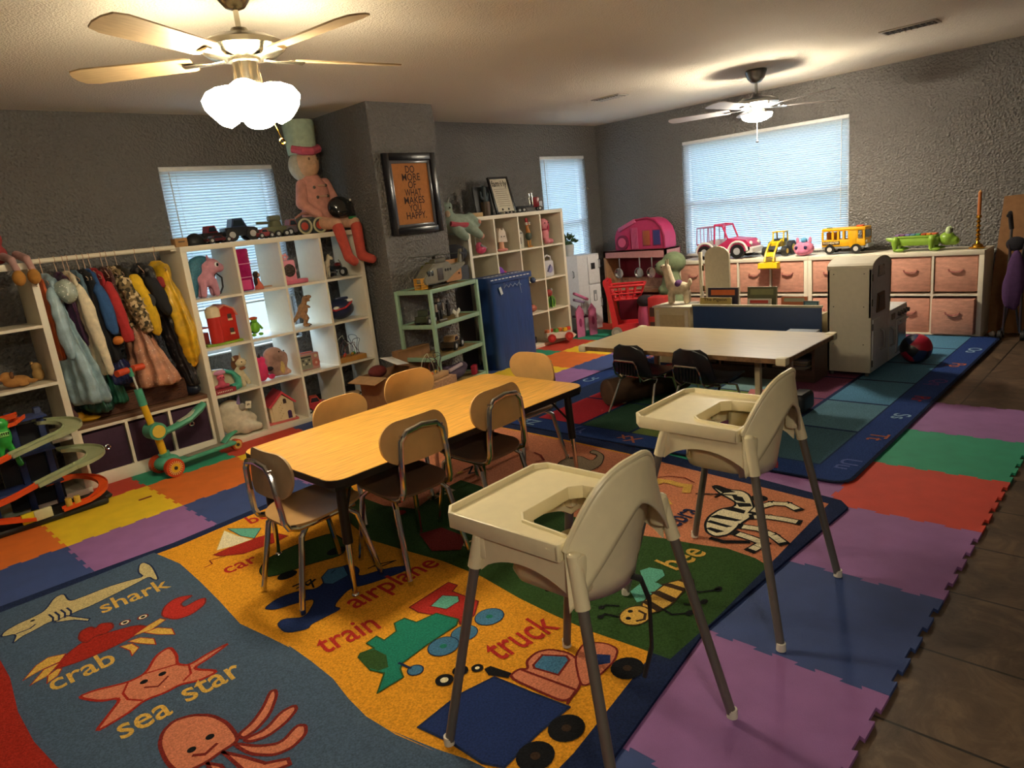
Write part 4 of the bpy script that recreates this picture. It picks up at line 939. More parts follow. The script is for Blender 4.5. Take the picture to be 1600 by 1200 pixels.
# barn
t = thing('toy_barn', 'red toy barn with a cream silo on a green base', 'toy barn', A_(0, 2, .0, .16)); RD = plain('c42a22', .4); CRM = plain('dcc9a4', .5); GRN = plain('7d9a2a', .5)
G().prism([(-.13, -.10), (-.06, -.12), (.02, -.115), (.06, -.10), (.14, -.10), (.15, .10), (-.13, .10)], 0, .016, GRN).build('base', t)
G().bx((-.025, -.075, .016), (.125, .09, .20), RD, .004).prism([(-.025, .20), (.125, .20), (.108, .245), (.05, .275), (-.008, .245)], -.075, .09, RD, 'y').build('barn_wall', t)
G().prism([(.05, .275), (.108, .245), (.13, .195), (.142, .195), (.117, .253), (.05, .288), (-.01, .257), (-.008, .245)], -.085, .10, plain('e08a76', .5), 'y').build('roof', t)
G().cyl((-.035, -.06, .016), (-.035, -.06, .205), .048, RD, seg=24).build('silo', t); G().lathe([(.052, 0), (.052, .05), (.035, .075), (0, .085)], CRM, (-.035, -.06, .205), 24).build('silo_roof', t)
for z in (.19, .085): G().box((.078, -.077, z), (.03, .006, .045), plain('4a3a34'), .002).box((.078, -.081, z-.018), (.034, .006, .014), CRM).build('window', t)
G().bx((-.13, -.03, .016), (-.08, .06, .10), plain('7d2526', .5), .003).bx((-.14, -.04, .13), (-.075, .07, .14), plain('a03a34', .5)).build('side_pen', t); G().bx((-.125, -.035, .14), (-.118, .06, .22), plain('5a3a38')).bx((-.12, .03, .14), (-.09, .05, .19), CRM).build('hayloft', t)
# frog/turtle figure and dark box
t = thing('toy_turtle', 'green upright toy turtle with an orange cap in the second row', 'toy turtle', A_(1, 2, -.085, .10)); GR2 = plain('6fae2a', .4)
g = G().sph((0, 0, .075), (.034, .028, .045), GR2); g.build('body', t); G().sph((0, .018, .075), (.045, .025, .052), plain('26402a', .4)).build('shell', t); G().sph((-.005, -.005, .13), (.024, .02, .02), GR2).build('head', t); G().sph((-.008, -.004, .145), (.033, .028, .013), plain('c8501e', .5)).build('cap', t)
for s in (-1, 1): G().sph((s*.028, -.012, .02), (.018, .02, .012), GR2).build('foot', t); G().cyl((s*.03, 0, .09), (s*.048, -.01, .055), .009, GR2, seg=8).build('arm', t)
tag(G().box((0, 0, .052), (.05, .04, .10), plain('1e2c4a', .5), .004).build('toy_box'), 'small dark blue box behind the green toy turtle', 'box', loc=A_(1, 2, -.13, .22))
# dinosaur
t = thing('toy_dinosaur', 'tan standing tyrannosaurus toy in the second row', 'toy dinosaur', A_(2, 2, .0, .14), R(-40)); DN = mat('dino_skin', '9c7048', .55, var=.35, scale=40, bump=.5, bscale=90)
g = G(); g.sph((0, 0, .135), (.042, .032, .058), DN, (0, R(18), 0)); limb(g, (.015, 0, .175), (.028, 0, .215), .024, .021, DN); g.sph((.048, 0, .232), (.04, .02, .019), DN, (0, R(-8), 0)); g.sph((.046, 0, .208), (.028, .014, .008), DN, (0, R(14), 0))
limb(g, (-.03, 0, .11), (-.085, 0, .05), .026, .013, DN); limb(g, (-.085, 0, .05), (-.135, 0, .045), .013, .005, DN)
for s in (-1, 1): limb(g, (-.005, s*.03, .10), (.02, s*.036, .06), .026, .016, DN); limb(g, (.02, s*.036, .06), (-.002, s*.036, .018), .014, .011, DN); g.sph((.018, s*.036, .009), (.026, .014, .009), DN); limb(g, (.038, s*.02, .165), (.058, s*.02, .15), .008, .006, DN)
g.build('body', t, mods=soft(.005, 3))
for s in (-1, 1): G().sph((.05, s*.017, .243), .005, plain('1a1a1a', .2), seg=8).build('eye', t); G().sph((.038, s*.036, .006), (.008, .012, .006), plain('1c1814')).build('claw', t)
# car shaped helmet
t = thing('toy_helmet', 'dark blue toy helmet with a red stripe and white eye spots', 'helmet', A_(3, 2, -.005, .16), R(-20)); NB = plain('232b4c', .3)
G().sph((0, 0, .085), (.125, .115, .085), NB).build('shell', t)
G().tube([(-.11, -.065, .10), (-.05, -.112, .085), (.03, -.112, .10), (.09, -.078, .135), (.105, -.04, .15)], .014, plain('b02a38', .3), 8, flat=.6).build('stripe', t)
for q in ((-.045, -.112, .105), (.085, -.07, .155)): G().sph(q, (.026, .012, .014), plain('ece6dc', .3)).build('eye_spot', t)
G().box((.03, .0, .172), (.11, .05, .02), NB, .006).tube([(-.02, 0, .16), (-.02, 0, .172)], .01, NB).build('fin', t)
# row 1: toy pack, unicorn
t = thing('plush_in_box', 'boxed pink plush toy in a teal carrier with a red printed front', 'boxed toy', A_(0, 1, -.06, .10))
G().prism([(-.10, 0), (.09, 0), (.11, .03), (.08, .13), (.03, .165), (-.04, .17), (-.09, .13), (-.105, .05)], .03, .07, plain('cfc4a0', .5), 'y').build('backing_card', t)
G().bx((-.10, -.07, 0), (.06, .03, .035), plain('8c1f2c', .4), .003).build('tray', t); g = G(); [g.box((-.08+.013*k, -.0712, .017), (.006, .001, .010), plain('e8dcc8', .5)) for k in range(9)]; g.build('print', t)
G().tube([(.045, -.03, .02), (.10, -.02, .03), (.11, -.01, .08), (.08, 0, .13), (.02, .01, .155)], [.03, .032, .026, .018, .012], plain('3a9a82', .35), 10).build('carrier', t)
g = G(); g.sph((-.02, -.02, .115), (.03, .026, .028), cloth('c9546a')).sph((-.02, -.02, .065), (.028, .024, .034), cloth('c9546a')).sph((-.06, -.02, .05), (.02, .016, .016), cloth('c9546a')).sph((.02, -.02, .05), (.018, .016, .016), cloth('c9546a')); g.build('plush_body', t, mods=soft(.006))
G().sph((-.02, -.018, .150), (.045, .02, .02), cloth('c98aa8')).build('hat', t)
for s in (-1, 1): G().sph((-.02+s*.012, -.044, .118), .0045, plain('1a1a1a'), seg=8).build('eye', t)
t = thing('plush_unicorn', 'cream toy unicorn with a brown mane beside the boxed plush', 'plush toy', A_(0, 1, .095, .15), R(-60)); UC = cloth('d9c8a4')
g = G(); g.sph((.03, 0, .185), (.045, .038, .036), UC).sph((.0, 0, .10), (.04, .035, .055), UC)
for x, y in ((.045, .03), (.045, -.03), (-.03, .035), (-.03, -.035)): limb(g, (x*.5, y*.6, .075), (x, y, .02), .022, .019, UC)
g.build('body', t, mods=soft(.007)); G().sph((-.005, 0, .212), (.035, .04, .03), cloth('7a4a2a')).sph((-.03, 0, .17), (.02, .03, .04), cloth('7a4a2a')).build('mane', t); G().cyl((.03, 0, .215), (.035, 0, .265), .01, plain('d8b28c', .4), r2=.001, seg=10).build('horn', t)
G().sph((.035, 0, .14), (.02, .03, .012), cloth('a45c3a')).build('bow', t)
for s in (-1, 1): G().sph((.058, s*.026, .193), .005, plain('151515', .2), seg=8).build('eye', t); G().cyl((.0, s*.035, .21), (-.003, s*.045, .24), .01, UC, r2=.003, seg=8).build('ear', t)
# pink fuzzy and pastel plush
FZ = cloth('d83468', bump=1, bscale=120)
t = thing('plush_monster', 'hot pink fuzzy plush with black paws, turned away in its cube', 'plush toy', A_(1, 1, -.10, .12))
g = G().sph((0, 0, .085), (.055, .06, .085), FZ).sph((.01, 0, .165), (.04, .04, .035), FZ).sph((.075, -.01, .025), (.03, .025, .022), FZ); g.build('body', t, mods=soft(.008)); G().cyl((.0, -.01, .19), (.005, -.01, .225), .014, plain('2a1018', .8), r2=.002, seg=8).build('horn', t); G().sph((.06, -.03, .09), (.03, .018, .018), cloth('16121a')).build('paw', t)
PST = mat('pastel_plush', 'b08a7c', .9, var=.5, scale=9, bump=.6, bscale=160)
t = thing('plush_cat', 'large pastel tie-dye plush slumped beside the hot pink one', 'plush toy', A_(1, 1, .045, .15)); g = G().sph((0, 0, .10), (.09, .07, .095), PST).sph((-.01, 0, .185), (.08, .06, .06), PST).sph((.05, -.03, .035), (.05, .04, .03), PST).sph((.085, -.01, .14), (.02, .02, .055), PST); g.build('body', t, mods=soft(.01)); G().sph((.02, -.062, .08), (.022, .01, .05), cloth('c9b070')).build('patch', t); G().sph((.07, -.06, .035), (.02, .012, .018), cloth('d8a48c')).build('paw_pad', t)
for s in (-1, 1): G().sph((.04+s*.02, -.05, .205), .006, plain('1a1a1a', .2), seg=8).build('eye', t)
# toy radio
t = thing('toy_radio', 'grey and pink toy radio with a round speaker and buttons', 'toy radio', A_(2, 1, -.04, .12), R(-8))
G().box((0, 0, .07), (.17, .05, .135), plain('b8847c', .5), .006).build('case', t); G().box((-.028, -.026, .068), (.095, .004, .11), plain('8c8a78', .5)).build('panel', t)
G().cyl((.052, -.024, .055), (.052, -.03, .055), .032, plain('b8685c', .5), seg=24).cyl((.052, -.03, .055), (.052, -.033, .055), .01, plain('d8b0a0'), seg=14).build('speaker', t); G().cyl((.055, -.024, .112), (.055, -.032, .112), .013, plain('d8cca8'), seg=16).build('dial', t)
g = G()
for k in range(3):
    for j in range(2): g.box((-.055+k*.026, -.03, .055+j*.03), (.014, .006, .016), plain('3a3a38' if (k+j) % 2 else 'd8cfb4'), .002)
g.build('button', t); G().box((-.028, -.029, .112), (.085, .004, .010), plain('2a2a28')).build('display', t); G().box((-.01, 0, .146), (.10, .02, .012), plain('c46a60', .5), .005).build('handle', t)
tag(G().box((0, 0, .08), (.11, .05, .16), plain('9a6a94', .5), .004).build('toy_package'), 'mauve package standing behind the toy radio', 'box', loc=A_(2, 1, -.10, .24))
# bead maze
def bead_maze(label, loc, rz, s=1, base='b07c3c', seed=3):
    t = thing('bead_maze', label, 'bead maze', loc, rz, scale=s); G().box((0, 0, .02), (.24, .13, .04), mat('maze_base_'+base, base, .5, var=.2, scale=8), .004).build('base', t)
    rnd = random.Random(seed)
    for k, (c, x0, x1, h) in enumerate((('1a2440', -.09, -.01, .15), ('201c30', 0, .07, .17), ('3a2418', .05, .10, .13), ('8a3a20', -.03, .10, .10), ('c0c4b0', -.10, .03, .17), ('5a2030', -.06, .05, .14))):
        y = -.04+.015*k; pts = []
        for i in range(17):
            a = i/16; pts.append((x0+(x1-x0)*a+.02*math.sin(a*PI*3+k), y+.012*math.sin(a*PI*2), .038+h*math.sin(a*PI)**.6))
        G().tube(pts, .0022, plain(c, .4), 6).build('wire', t)
        p = pts[2+k % 3*1]; b = ('d8501e', 'e0a828', '3a8a3a', 'c43a2a', 'd8b84a', '2a6ab0')[k]
        G().sph((p[0], p[1], .052), .013, plain(b, .4), seg=10).build('bead', t)
    return t
bead_maze('wooden bead maze with looping wires in the shelf cube beside the pillar', A_(3, 1, -.02, .09), R(-4), 1.05)
# bottom row
WPL = cloth('cfc6b0', bump=.6)
t = thing('plush_big_unicorn', 'large cream plush unicorn with a lilac horn and a paper tag, in the bottom cube', 'plush toy', A_(0, 0, -.01, .12))
g = G(); g.sph((-.02, .01, .13), (.115, .10, .125), WPL).sph((-.035, 0, .215), (.085, .08, .065), WPL).sph((.03, -.07, .06), (.06, .045, .055), WPL); limb(g, (.06, -.02, .16), (.115, -.05, .11), .035, .028, WPL); limb(g, (.05, -.04, .05), (.125, -.08, .045), .04, .034, WPL); g.build('body', t, mods=soft(.011, 8))
G().cyl((.015, -.05, .245), (.02, -.075, .315), .016, plain('8a7aa8', .4), r2=.004, seg=12).build('horn', t); G().box((.075, -.085, .225), (.045, .003, .055), plain('d8d0b8'), 0, (0, R(12), 0)).build('tag', t); g = G(); [g.box((.068+.012*k, -.0872, .228), (.006, .001, .016), plain('3a3428'), 0, (0, R(12), 0)) for k in range(2)]; g.build('tag_print', t); G().sph((.035, -.06, .215), (.03, .02, .03), cloth('8f8a84')).build('muzzle', t)
t = thing('toy_farmhouse', 'cream toy house with a pink roof and arched purple door', 'toy house', A_(1, 0, .0, .17), R(-10)); CW = plain('d8c49c', .5); PR = plain('c4404c', .45)
G().box((0, 0, .009), (.25, .22, .018), plain('c8605c', .5), .004).build('base', t)
G().prism([(-.07, .018), (.10, .018), (.10, .15), (.02, .225), (-.07, .15)], -.10, -.03, CW, 'y').bx((-.09, -.09, .018), (.10, .09, .14), CW).build('house_wall', t)
G().prism([(-.085, .135), (.02, .235), (.115, .14), (.125, .15), (.02, .255), (-.10, .145)], -.115, .10, PR, 'y').build('roof', t)
G().box((.06, -.103, .05), (.032, .006, .05), plain('4a3060'), .002).cyl((.06, -.1, .073), (.06, -.106, .073), .016, plain('4a3060'), seg=16).build('door', t); G().box((.035, -.103, .165), (.024, .006, .028), plain('3a2a2a')).cyl((.035, -.1, .178), (.035, -.106, .178), .012, plain('3a2a2a'), seg=14).build('window', t); G().box((-.092, -.02, .07), (.006, .03, .06), plain('2a2220')).build('side_door', t)
g = G()
for k in range(10): g.box((.005-.02+.012*(k % 3), -.1035, .04+.015*k), (.008, .003, .006), plain('b8a070'))
g.build('brick_pattern', t)
car('toy_train_car', 'red and yellow toy vehicle in the third bottom cube', A_(2, 0, -.04, .12), R(-20), .19, .09, .13, 'b03038', 'c44a3c')
tag(G().lathe([(0, 0), (.07, 0), (.075, .015), (.06, .03), (0, .03)], plain('d89a20', .4), seg=20).build('toy_dish'), 'yellow round toy dish under the red toy vehicle', 'toy', loc=A_(2, 0, .085, .30))
t = thing('toy_animal', 'beige curled toy animal at the bottom of the cube beside the cardboard box', 'plush toy', A_(3, 0, -.05, .14)); g = G().sph((0, 0, .04), (.08, .05, .04), cloth('9a8468')).sph((.07, -.01, .05), (.03, .028, .028), cloth('9a8468')); g.build('body', t, mods=soft(.008)); G().sph((.095, -.015, .045), .012, cloth('3a2c24')).build('snout', t)

# ---------------- on top of the tall cube shelf ----------------
def topA(px, dy=.17): 
    p = fy(px, 380, SA.y+dy); return Vector((p.x, SA.y+dy, TOPA))
t = thing('small_cardboard_box', 'small tan cardboard box at the left end of the shelf top', 'box', (1.955, SA.y+.13, TOPA)); G().box((0, 0, .03), (.085, .08, .06), mat('cardboard', 'a98052', .85, var=.12, scale=20), .002).build('carton', t); G().box((0, -.0405, .035), (.045, .001, .01), plain('5a4630')).build('print', t)
t = thing('black_toy_hat', 'rounded black toy cap beside the small cardboard box', 'toy', (2.06, SA.y+.12, TOPA)); G().sph((0, 0, .0), (.075, .06, .085), plain('1a1a1c', .5)).build('crown', t); t.location.z += .0
for o in t.children: 
    bm = bmesh.new(); bm.from_mesh(o.data); bmesh.ops.bisect_plane(bm, geom=bm.verts[:]+bm.edges[:]+bm.faces[:], plane_co=(0, 0, 0), plane_no=(0, 0, -1), clear_outer=True); bmesh.ops.holes_fill(bm, edges=bm.edges[:]); bm.to_mesh(o.data); bm.free()
def monster(label, x, dy, col, L=.17, H=.12, wr=.36, rz=0, extra=None, z=TOPA):
    t = car('toy_truck', label, (x, SA.y+dy, z), rz, L, L*.55, H, col, extra, wr, cat='toy truck'); return t
monster('low dark red toy car in front of the truck pile on the shelf top', 2.20, .07, '5a2026', .19, .055, .2)
monster('black toy truck with a red cab, beside the big blue and black one', 2.24, .24, '2a2224', .17, .13, .34, R(5), '8a2030')
monster('large black and blue toy truck with big wheels on the shelf top', 2.42, .17, '1c2028', .24, .165, .36, R(-6), '2a3a5e')
monster('red toy car with black wheels, right of the large black and blue truck', 2.575, .10, '8a2c30', .14, .07, .28, R(8), 'a04048')
t = thing('toy_tank', 'olive green toy army vehicle with a round turret on the shelf top', 'toy tank', (2.715, SA.y+.17, TOPA), R(-10)); OLV = plain('5a5c40', .5)
G().box((0, 0, .055), (.19, .10, .055), OLV, .01).build('hull', t); G().cyl((0, 0, .08), (0, 0, .125), .055, OLV, r2=.045, seg=16).box((.0, 0, .145), (.09, .07, .04), plain('646650', .5), .008).build('turret', t); G().cyl((-.04, 0, .115), (-.14, 0, .12), .009, OLV, seg=10).build('gun', t)
for x in (-.065, 0, .065):
    for s in (-1, 1): wheel(t, (x, s*.052, .026), .026, .024)
monster('grey toy truck with red trim beside the olive army vehicle', 2.85, .15, '5a5058', .15, .125, .38, R(4), '8a4038')
t = thing('toy_monster_truck', 'grey toy truck with two huge wheels leaning by the nutcracker leg', 'toy truck', (2.99, SA.y+.17, TOPA)); 
for x in (-.06, .075): wheel(t, (x, -.04, .062), .062, .07, plain('4a4a44', .6), plain('b04030', .5)); G().lathe([(.050, 0), (.063, .004), (.063, .012), (.050, .014)], plain('b5b08c', .5), (x, -.075, .062), 24, (PI/2, 0, 0)).build('rim', t)
G().box((0, .02, .11), (.19, .06, .05), plain('5c5a54', .5), .01).build('chassis', t); G().tube([(-.09, 0, .13), (-.03, -.01, .165), (.05, -.01, .16), (.09, 0, .15)], .01, plain('b07a6a', .5)).build('roll_bar', t)
# nutcracker doll, seated with the boots hanging over the front
NX = 3.17; NY = SA.y
SK = cloth('d0aa88'); JK = cloth('d59484'); HT = cloth('a9bca4'); BT = cloth('b4483a', bump=.4); HR_ = cloth('cbc3ae', bump=1)
t = thing('nutcracker_doll', 'big soft nutcracker doll in a pink jacket, its red boots dangling over the shelf edge', 'plush doll', (NX, NY+.235, TOPA), scale=1.2)
g = G(); g.sph((-.01, 0, .12), (.125, .085, .13), JK).sph((-.02, 0, .25), (.115, .08, .14), JK).sph((-.03, 0, .36), (.07, .06, .05), JK); g.build('jacket', t, mods=soft(.012, 8))
g = G(); g.sph((-.045, -.01, .46), (.085, .078, .095), SK); g.build('head', t); G().sph((-.055, .022, .45), (.105, .075, .105), HR_).build('hair', t)
G().lathe([(0, 0), (.093, 0), (.096, .02), (.105, .20), (.100, .215), (.09, .21), (0, .205)], HT, (-.058, 0, .52), 24).build('hat', t)
G().tube([(-.145, -.03, .555), (-.11, -.085, .535), (-.045, -.105, .53), (.02, -.08, .548), (.045, -.03, .56)], .022, cloth('c4566a'), 8, flat=1.2).build('hat_band', t)
G().sph((-.035, -.09, .455), .016, SK, seg=10).build('nose', t)
for x in (-.065, .0): G().sph((x, -.083, .485), (.008, .005, .010), plain('6a5038', .4), seg=8).build('eye', t)
for x, z in ((-.06, .30), (-.045, .235), (.03, .31), (.035, .24)): G().sph((x, -.082, z), (.011, .006, .011), plain('5a5048', .3), seg=10).build('button', t)
for z in (.31, .24): G().cyl((-.03, -.083, z), (.03, -.083, z), .004, plain('d8b08c', .4), seg=6).build('braid', t)
g = G(); limb(g, (-.10, 0, .32), (-.15, -.04, .20), .045, .04, JK); limb(g, (-.15, -.04, .20), (-.07, -.10, .12), .038, .032, JK); g.build('arm', t, mods=soft(.01)); g = G(); limb(g, (.075, 0, .33), (.125, -.02, .20), .04, .036, JK); limb(g, (.125, -.02, .20), (.13, -.08, .10), .034, .03, JK); g.build('arm', t, mods=soft(.01))
PN = cloth('c99a7c')
for x0, x1, x2 in ((-.06, -.03, .0), (.07, .115, .105)):
    g = G(); limb(g, (x0, -.05, .07), (x1, -.235, .045), .048, .038, PN); g.build('trouser_leg', t, mods=soft(.01))
    g = G(); limb(g, (x1, -.245, .02), (x2, -.268, -.17), .040, .035, BT); limb(g, (x2, -.268, -.18), (x2+(.05 if x1 > 0 else .01), -.315, -.21), .035, .033, BT); g.build('boot', t, mods=soft(.01))
t = thing('black_helmet', 'shiny black toy helmet with green trim held in the lap of the nutcracker doll', 'helmet', (NX+.065, NY+.03, TOPA+.11), scale=1.25)
g = G(); g.sph((0, 0, .06), (.085, .062, .07), plain('14181a', .15, spec=.8)).sph((.04, -.01, .09), (.05, .03, .02), plain('14181a', .15, spec=.8)).sph((-.0, -.045, .03), (.06, .025, .035), plain('14181a', .15, spec=.8)); g.build('shell', t, mods=soft(.007, 3)); G().box((.045, -.06, -.012), (.05, .02, .018), plain('2f7a44', .3), .004).build('trim', t); G().sph((.055, -.05, .1), .008, plain('d8d8d0', .2), seg=8).build('stud', t)
# ---------------- costumes on the rail ----------------
RY, RZ0 = 5.08, 1.485
HGM = plain('c9a58c', .4)
def hanger(loc, label, rz=0, drop=0):
    t = thing('coat_hanger', label, 'hanger', loc, rz, 'coat hangers on the costume rail')
    # origin on the rail axis, hanging across it
    G().tube([(0, -.012, -.014), (0, -.0195, -.004), (0, -.0165, .010), (0, -.008, .019), (0, .006, .0195), (0, .017, .011), (0, .0195, -.004), (0, .012, -.03), (0, .0, -.055), (0, 0, -.085)], .0024, HGM, 6).build('hook', t)
    G().tube([(0, 0, -.085), (0, .17, -.135), (0, .165, -.145), (0, 0, -.147), (0, -.165, -.145), (0, -.17, -.135), (0, 0, -.085)], .003, HGM, 6).build('frame', t)
    return t
WT = bpy.data.textures.new('cloth_wrinkle', 'CLOUDS'); WT.noise_scale = .07; WT.noise_depth = 2
def wrinkle(lv):
    def f(o):
        a = o.modifiers.new('s', 'SUBSURF'); a.levels = lv; a.render_levels = lv
        d = o.modifiers.new('d', 'DISPLACE'); d.texture = WT; d.texture_coords = 'OBJECT'; d.strength = .035; d.mid_level = .5
    return f
def speckle(name, col, dot, sc=120, thr=.22, rough=.4):
    m = mat(name, col, rough, var=.3, scale=16, bump=.5, bscale=40); nt = m.node_tree; b = nt.nodes['Principled BSDF']
    v = nt.nodes.new('ShaderNodeTexVoronoi'); v.inputs['Scale'].default_value = sc; tc = [n for n in nt.nodes if n.type == 'TEX_COORD'][0]; nt.links.new(tc.outputs['Object'], v.inputs['Vector'])
    l = nt.nodes.new('ShaderNodeMath'); l.operation = 'LESS_THAN'; l.inputs[1].default_value = thr; nt.links.new(v.outputs['Distance'], l.inputs[0])
    mx = nt.nodes.new('ShaderNodeMixRGB'); src = b.inputs['Base Color'].links[0].from_socket; nt.links.new(l.outputs[0], mx.inputs[0]); nt.links.new(src, mx.inputs[1]); mx.inputs[2].default_value = srgb(dot)+(1,); nt.links.new(mx.outputs[0], b.inputs['Base Color'])
    return m
def garment(name, label, cat, x, secs, m, cls='garment', sleeves=None, seed=1, folds=.12, dy=0, extra=None):
    # secs: (drop below the rail, half thickness in x, half width in y, dx); lofted with soft folds
    rnd = random.Random(seed); t = thing(name, label, cat, (x, RY+dy, RZ0-.075)); g = G(); bm = g.bm; mi = g.mi(m); N = 44
    ph = [rnd.uniform(0, 6.28) for _ in range(4)]; fr = [3, 6, 9, 14]; rings = []
    dense = []
    for a, b in zip(secs, secs[1:]):
        for k in range(4): f = k/4; dense.append([a[i]+(b[i]-a[i])*f for i in range(4)])
    dense.append(list(secs[-1]))
    for d, rx, ry, dx in dense:
        ring = []; amt = folds*min(1, d/.35)
        for k in range(N):
            a = 2*PI*k/N; q = 1+amt*sum(math.sin(fr[i]*a+ph[i]+d*2*(i-1)) for i in range(4))*.5
            ring.append(bm.verts.new((dx+rx*math.cos(a)*q, ry*math.sin(a)*q, -d)))
        rings.append(ring)
    for A, B in zip(rings, rings[1:]):
        for k in range(N): bm.faces.new((A[k], A[(k+1) % N], B[(k+1) % N], B[k]))
    bm.faces.new(rings[0]); bm.faces.new(rings[-1][::-1])
    bmesh.ops.recalc_face_normals(bm, faces=bm.faces[:])
    for f in bm.faces: f.material_index = mi
    g.build(cls, t, 180, mods=wrinkle(1))
    for sl in sleeves or []:
        pts, rr_, mm = sl; G().tube(pts, rr_, mm, 12).build('sleeve', t, 180, mods=wrinkle(2))
    if extra: extra(t)
    return t
SAT = speckle('pale_blue_satin', '93adb8', 'd8e4e4', 70, .10, .3); CREMC = cloth('e0d2b4'); DEN = cloth('2c5488')
CAMO = bpy.data.materials.new('camo_cloth'); CAMO.use_nodes = True
_nt = CAMO.node_tree; _b = _nt.nodes['Principled BSDF']; _b.inputs['Roughness'].default_value = .9
_n = _nt.nodes.new('ShaderNodeTexVoronoi'); _n.inputs['Scale'].default_value = 55; _tc = _nt.nodes.new('ShaderNodeTexCoord'); _nt.links.new(_tc.outputs['Object'], _n.inputs['Vector'])
_r = _nt.nodes.new('ShaderNodeValToRGB'); _r.color_ramp.interpolation = 'CONSTANT'; _e = _r.color_ramp.elements
_e[0].color = srgb('3a3424')+(1,); _e[1].position = .66; _e[1].color = srgb('c8b088')+(1,); _x = _e.new(.33); _x.color = srgb('7a6644')+(1,)
_nt.links.new(_n.outputs['Color'], _r.inputs['Fac']); _nt.links.new(_r.outputs['Color'], _b.inputs['Base Color'])
def rx_(px): return fy(px, 410, RY).x
HP = [(41, 'the orange costume'), (62, 'the pale blue gown'), (85, 'the dark purple robe'), (98, 'the cream coat'), (105, 'the slate tunic'), (121, 'the black coat'), (131, 'the blue jacket'), (140, 'the red costume'), (159, 'the sequined shirt'), (167, 'the camouflage jacket'), (182, 'the yellow and black jacket'), (213, 'the black armor suit'), (244, 'the yellow gown')]
hx = []
for px, w in HP:
    x = rx_(px); hx.append(x); hanger((x, RY, RZ0), 'rose wire hanger holding up %s' % w, R(random.uniform(-9, 9)))
garment('orange_costume', 'orange costume hanging against the left shelf', 'costume', hx[0]+.03, [(0, .010, .05, 0), (.05, .022, .14, 0), (.3, .028, .15, .005), (.55, .03, .14, .012)], mat('orange_satin', 'b4501e', .4, var=.3, scale=12), seed=2)
garment('blue_gown', 'long pale blue satin princess gown with puffed silver sleeve, hanging second from the left shelf', 'costume', hx[1]+.005, [(0, .015, .05, 0), (.05, .045, .15, .0), (.22, .05, .13, .01), (.32, .06, .15, .02), (.6, .10, .19, .06), (.86, .12, .20, .09)], SAT, sleeves=[([(.03, -.12, -.06), (.06, -.17, -.12), (.08, -.18, -.19)], [.05, .065, .045], speckle('silver_brocade', '9aa69a', 'e4e8e0', 60, .25, .3)), ([(-.01, -.14, -.07), (-.02, -.19, -.3), (0, -.19, -.55)], [.035, .04, .03], SAT)], seed=4, folds=.2)
garment('purple_robe', 'dark purple glittery robe behind the cream coat', 'costume', hx[2]+.005, [(0, .012, .05, 0), (.05, .03, .15, 0), (.3, .035, .15, .01), (.5, .04, .15, .03)], speckle('purple_glitter', '40223e', '8a6a8c', 110, .16), seed=5)
garment('cream_coat', 'long cream coat with hanging sleeve between the blue gown and the black coat', 'costume', hx[3]+.005, [(0, .012, .05, 0), (.05, .03, .15, 0), (.35, .04, .15, .02), (.7, .045, .13, .05)], CREMC, sleeves=[([(.01, -.15, -.07), (.02, -.19, -.25), (.04, -.2, -.42), (.065, -.19, -.70)], [.03, .04, .032, .03], CREMC)], seed=6)
garment('slate_tunic', 'slate blue tunic with white piping, just right of the cream coat', 'costume', hx[4]+.02, [(0, .012, .05, 0), (.05, .028, .15, 0), (.28, .035, .17, .01)], cloth('5a7484'), seed=7)
garment('black_coat', 'black coat reaching down to a blue sequin skirt, in the middle of the rail', 'costume', hx[5]+.01, [(0, .015, .05, 0), (.05, .045, .16, 0), (.4, .055, .16, .02), (.62, .07, .16, .04)], cloth('14141a'), seed=8)
garment('blue_jacket', 'blue jacket with an orange cuff hanging in front of the black coat', 'costume', hx[6]+.005, [(0, .012, .05, 0), (.05, .032, .15, 0), (.45, .04, .13, .01)], DEN, sleeves=[([(.0, -.15, -.08), (.01, -.18, -.25), (.03, -.19, -.44)], [.035, .042, .034], DEN), ([(.03, -.19, -.44), (.034, -.19, -.50)], [.036, .032], plain('c8762a', .6))], seed=9)
garment('red_costume', 'red web patterned costume with a flared cuff beside the blue jacket', 'costume', hx[7]+.01, [(0, .012, .05, 0), (.05, .03, .15, 0), (.45, .038, .14, .02)], cloth('a3242a'), sleeves=[([(.02, -.15, -.08), (.03, -.18, -.2), (.055, -.19, -.42), (.065, -.19, -.50)], [.03, .036, .03, .045], cloth('b02c2e'))], seed=10)
garment('sequin_shirt', 'dark shirt speckled with sequins next to the camouflage jacket', 'costume', hx[8]+.0, [(0, .012, .05, 0), (.05, .026, .15, 0), (.35, .03, .15, .01)], speckle('sequins_dark', '4a2a28', 'b08a78', 110, .25), seed=11)
def flagp(t):
    G().box((.02, -.152, -.12), (.05, .004, .035), plain('c4a08c'), 0, (0, 0, R(18))).box((.006, -.155, -.112), (.02, .003, .018), plain('2a3a70'), 0, (0, 0, R(18))).build('flag_patch', t)
garment('camouflage_jacket', 'tan camouflage jacket with a small flag patch on its shoulder', 'costume', hx[9]+.015, [(0, .015, .05, 0), (.05, .045, .15, 0), (.3, .06, .15, .03), (.48, .055, .13, .06)], CAMO, sleeves=[([(.01, -.14, -.07), (.03, -.18, -.2), (.07, -.19, -.40), (.10, -.18, -.46)], [.045, .055, .05, .03], CAMO)], seed=12, extra=flagp)
def tirep(t):
    G().cyl((.07, -.19, -.25), (.062, -.212, -.25), .052, plain('17171a', .5), seg=22).lathe([(.03, 0), (.034, .004), (.03, .006)], plain('8a8a8c', .4), (.061, -.214, -.25), 20, (PI/2, 0, R(20))).build('wheel_patch', t)
YEL = cloth('dcb020')
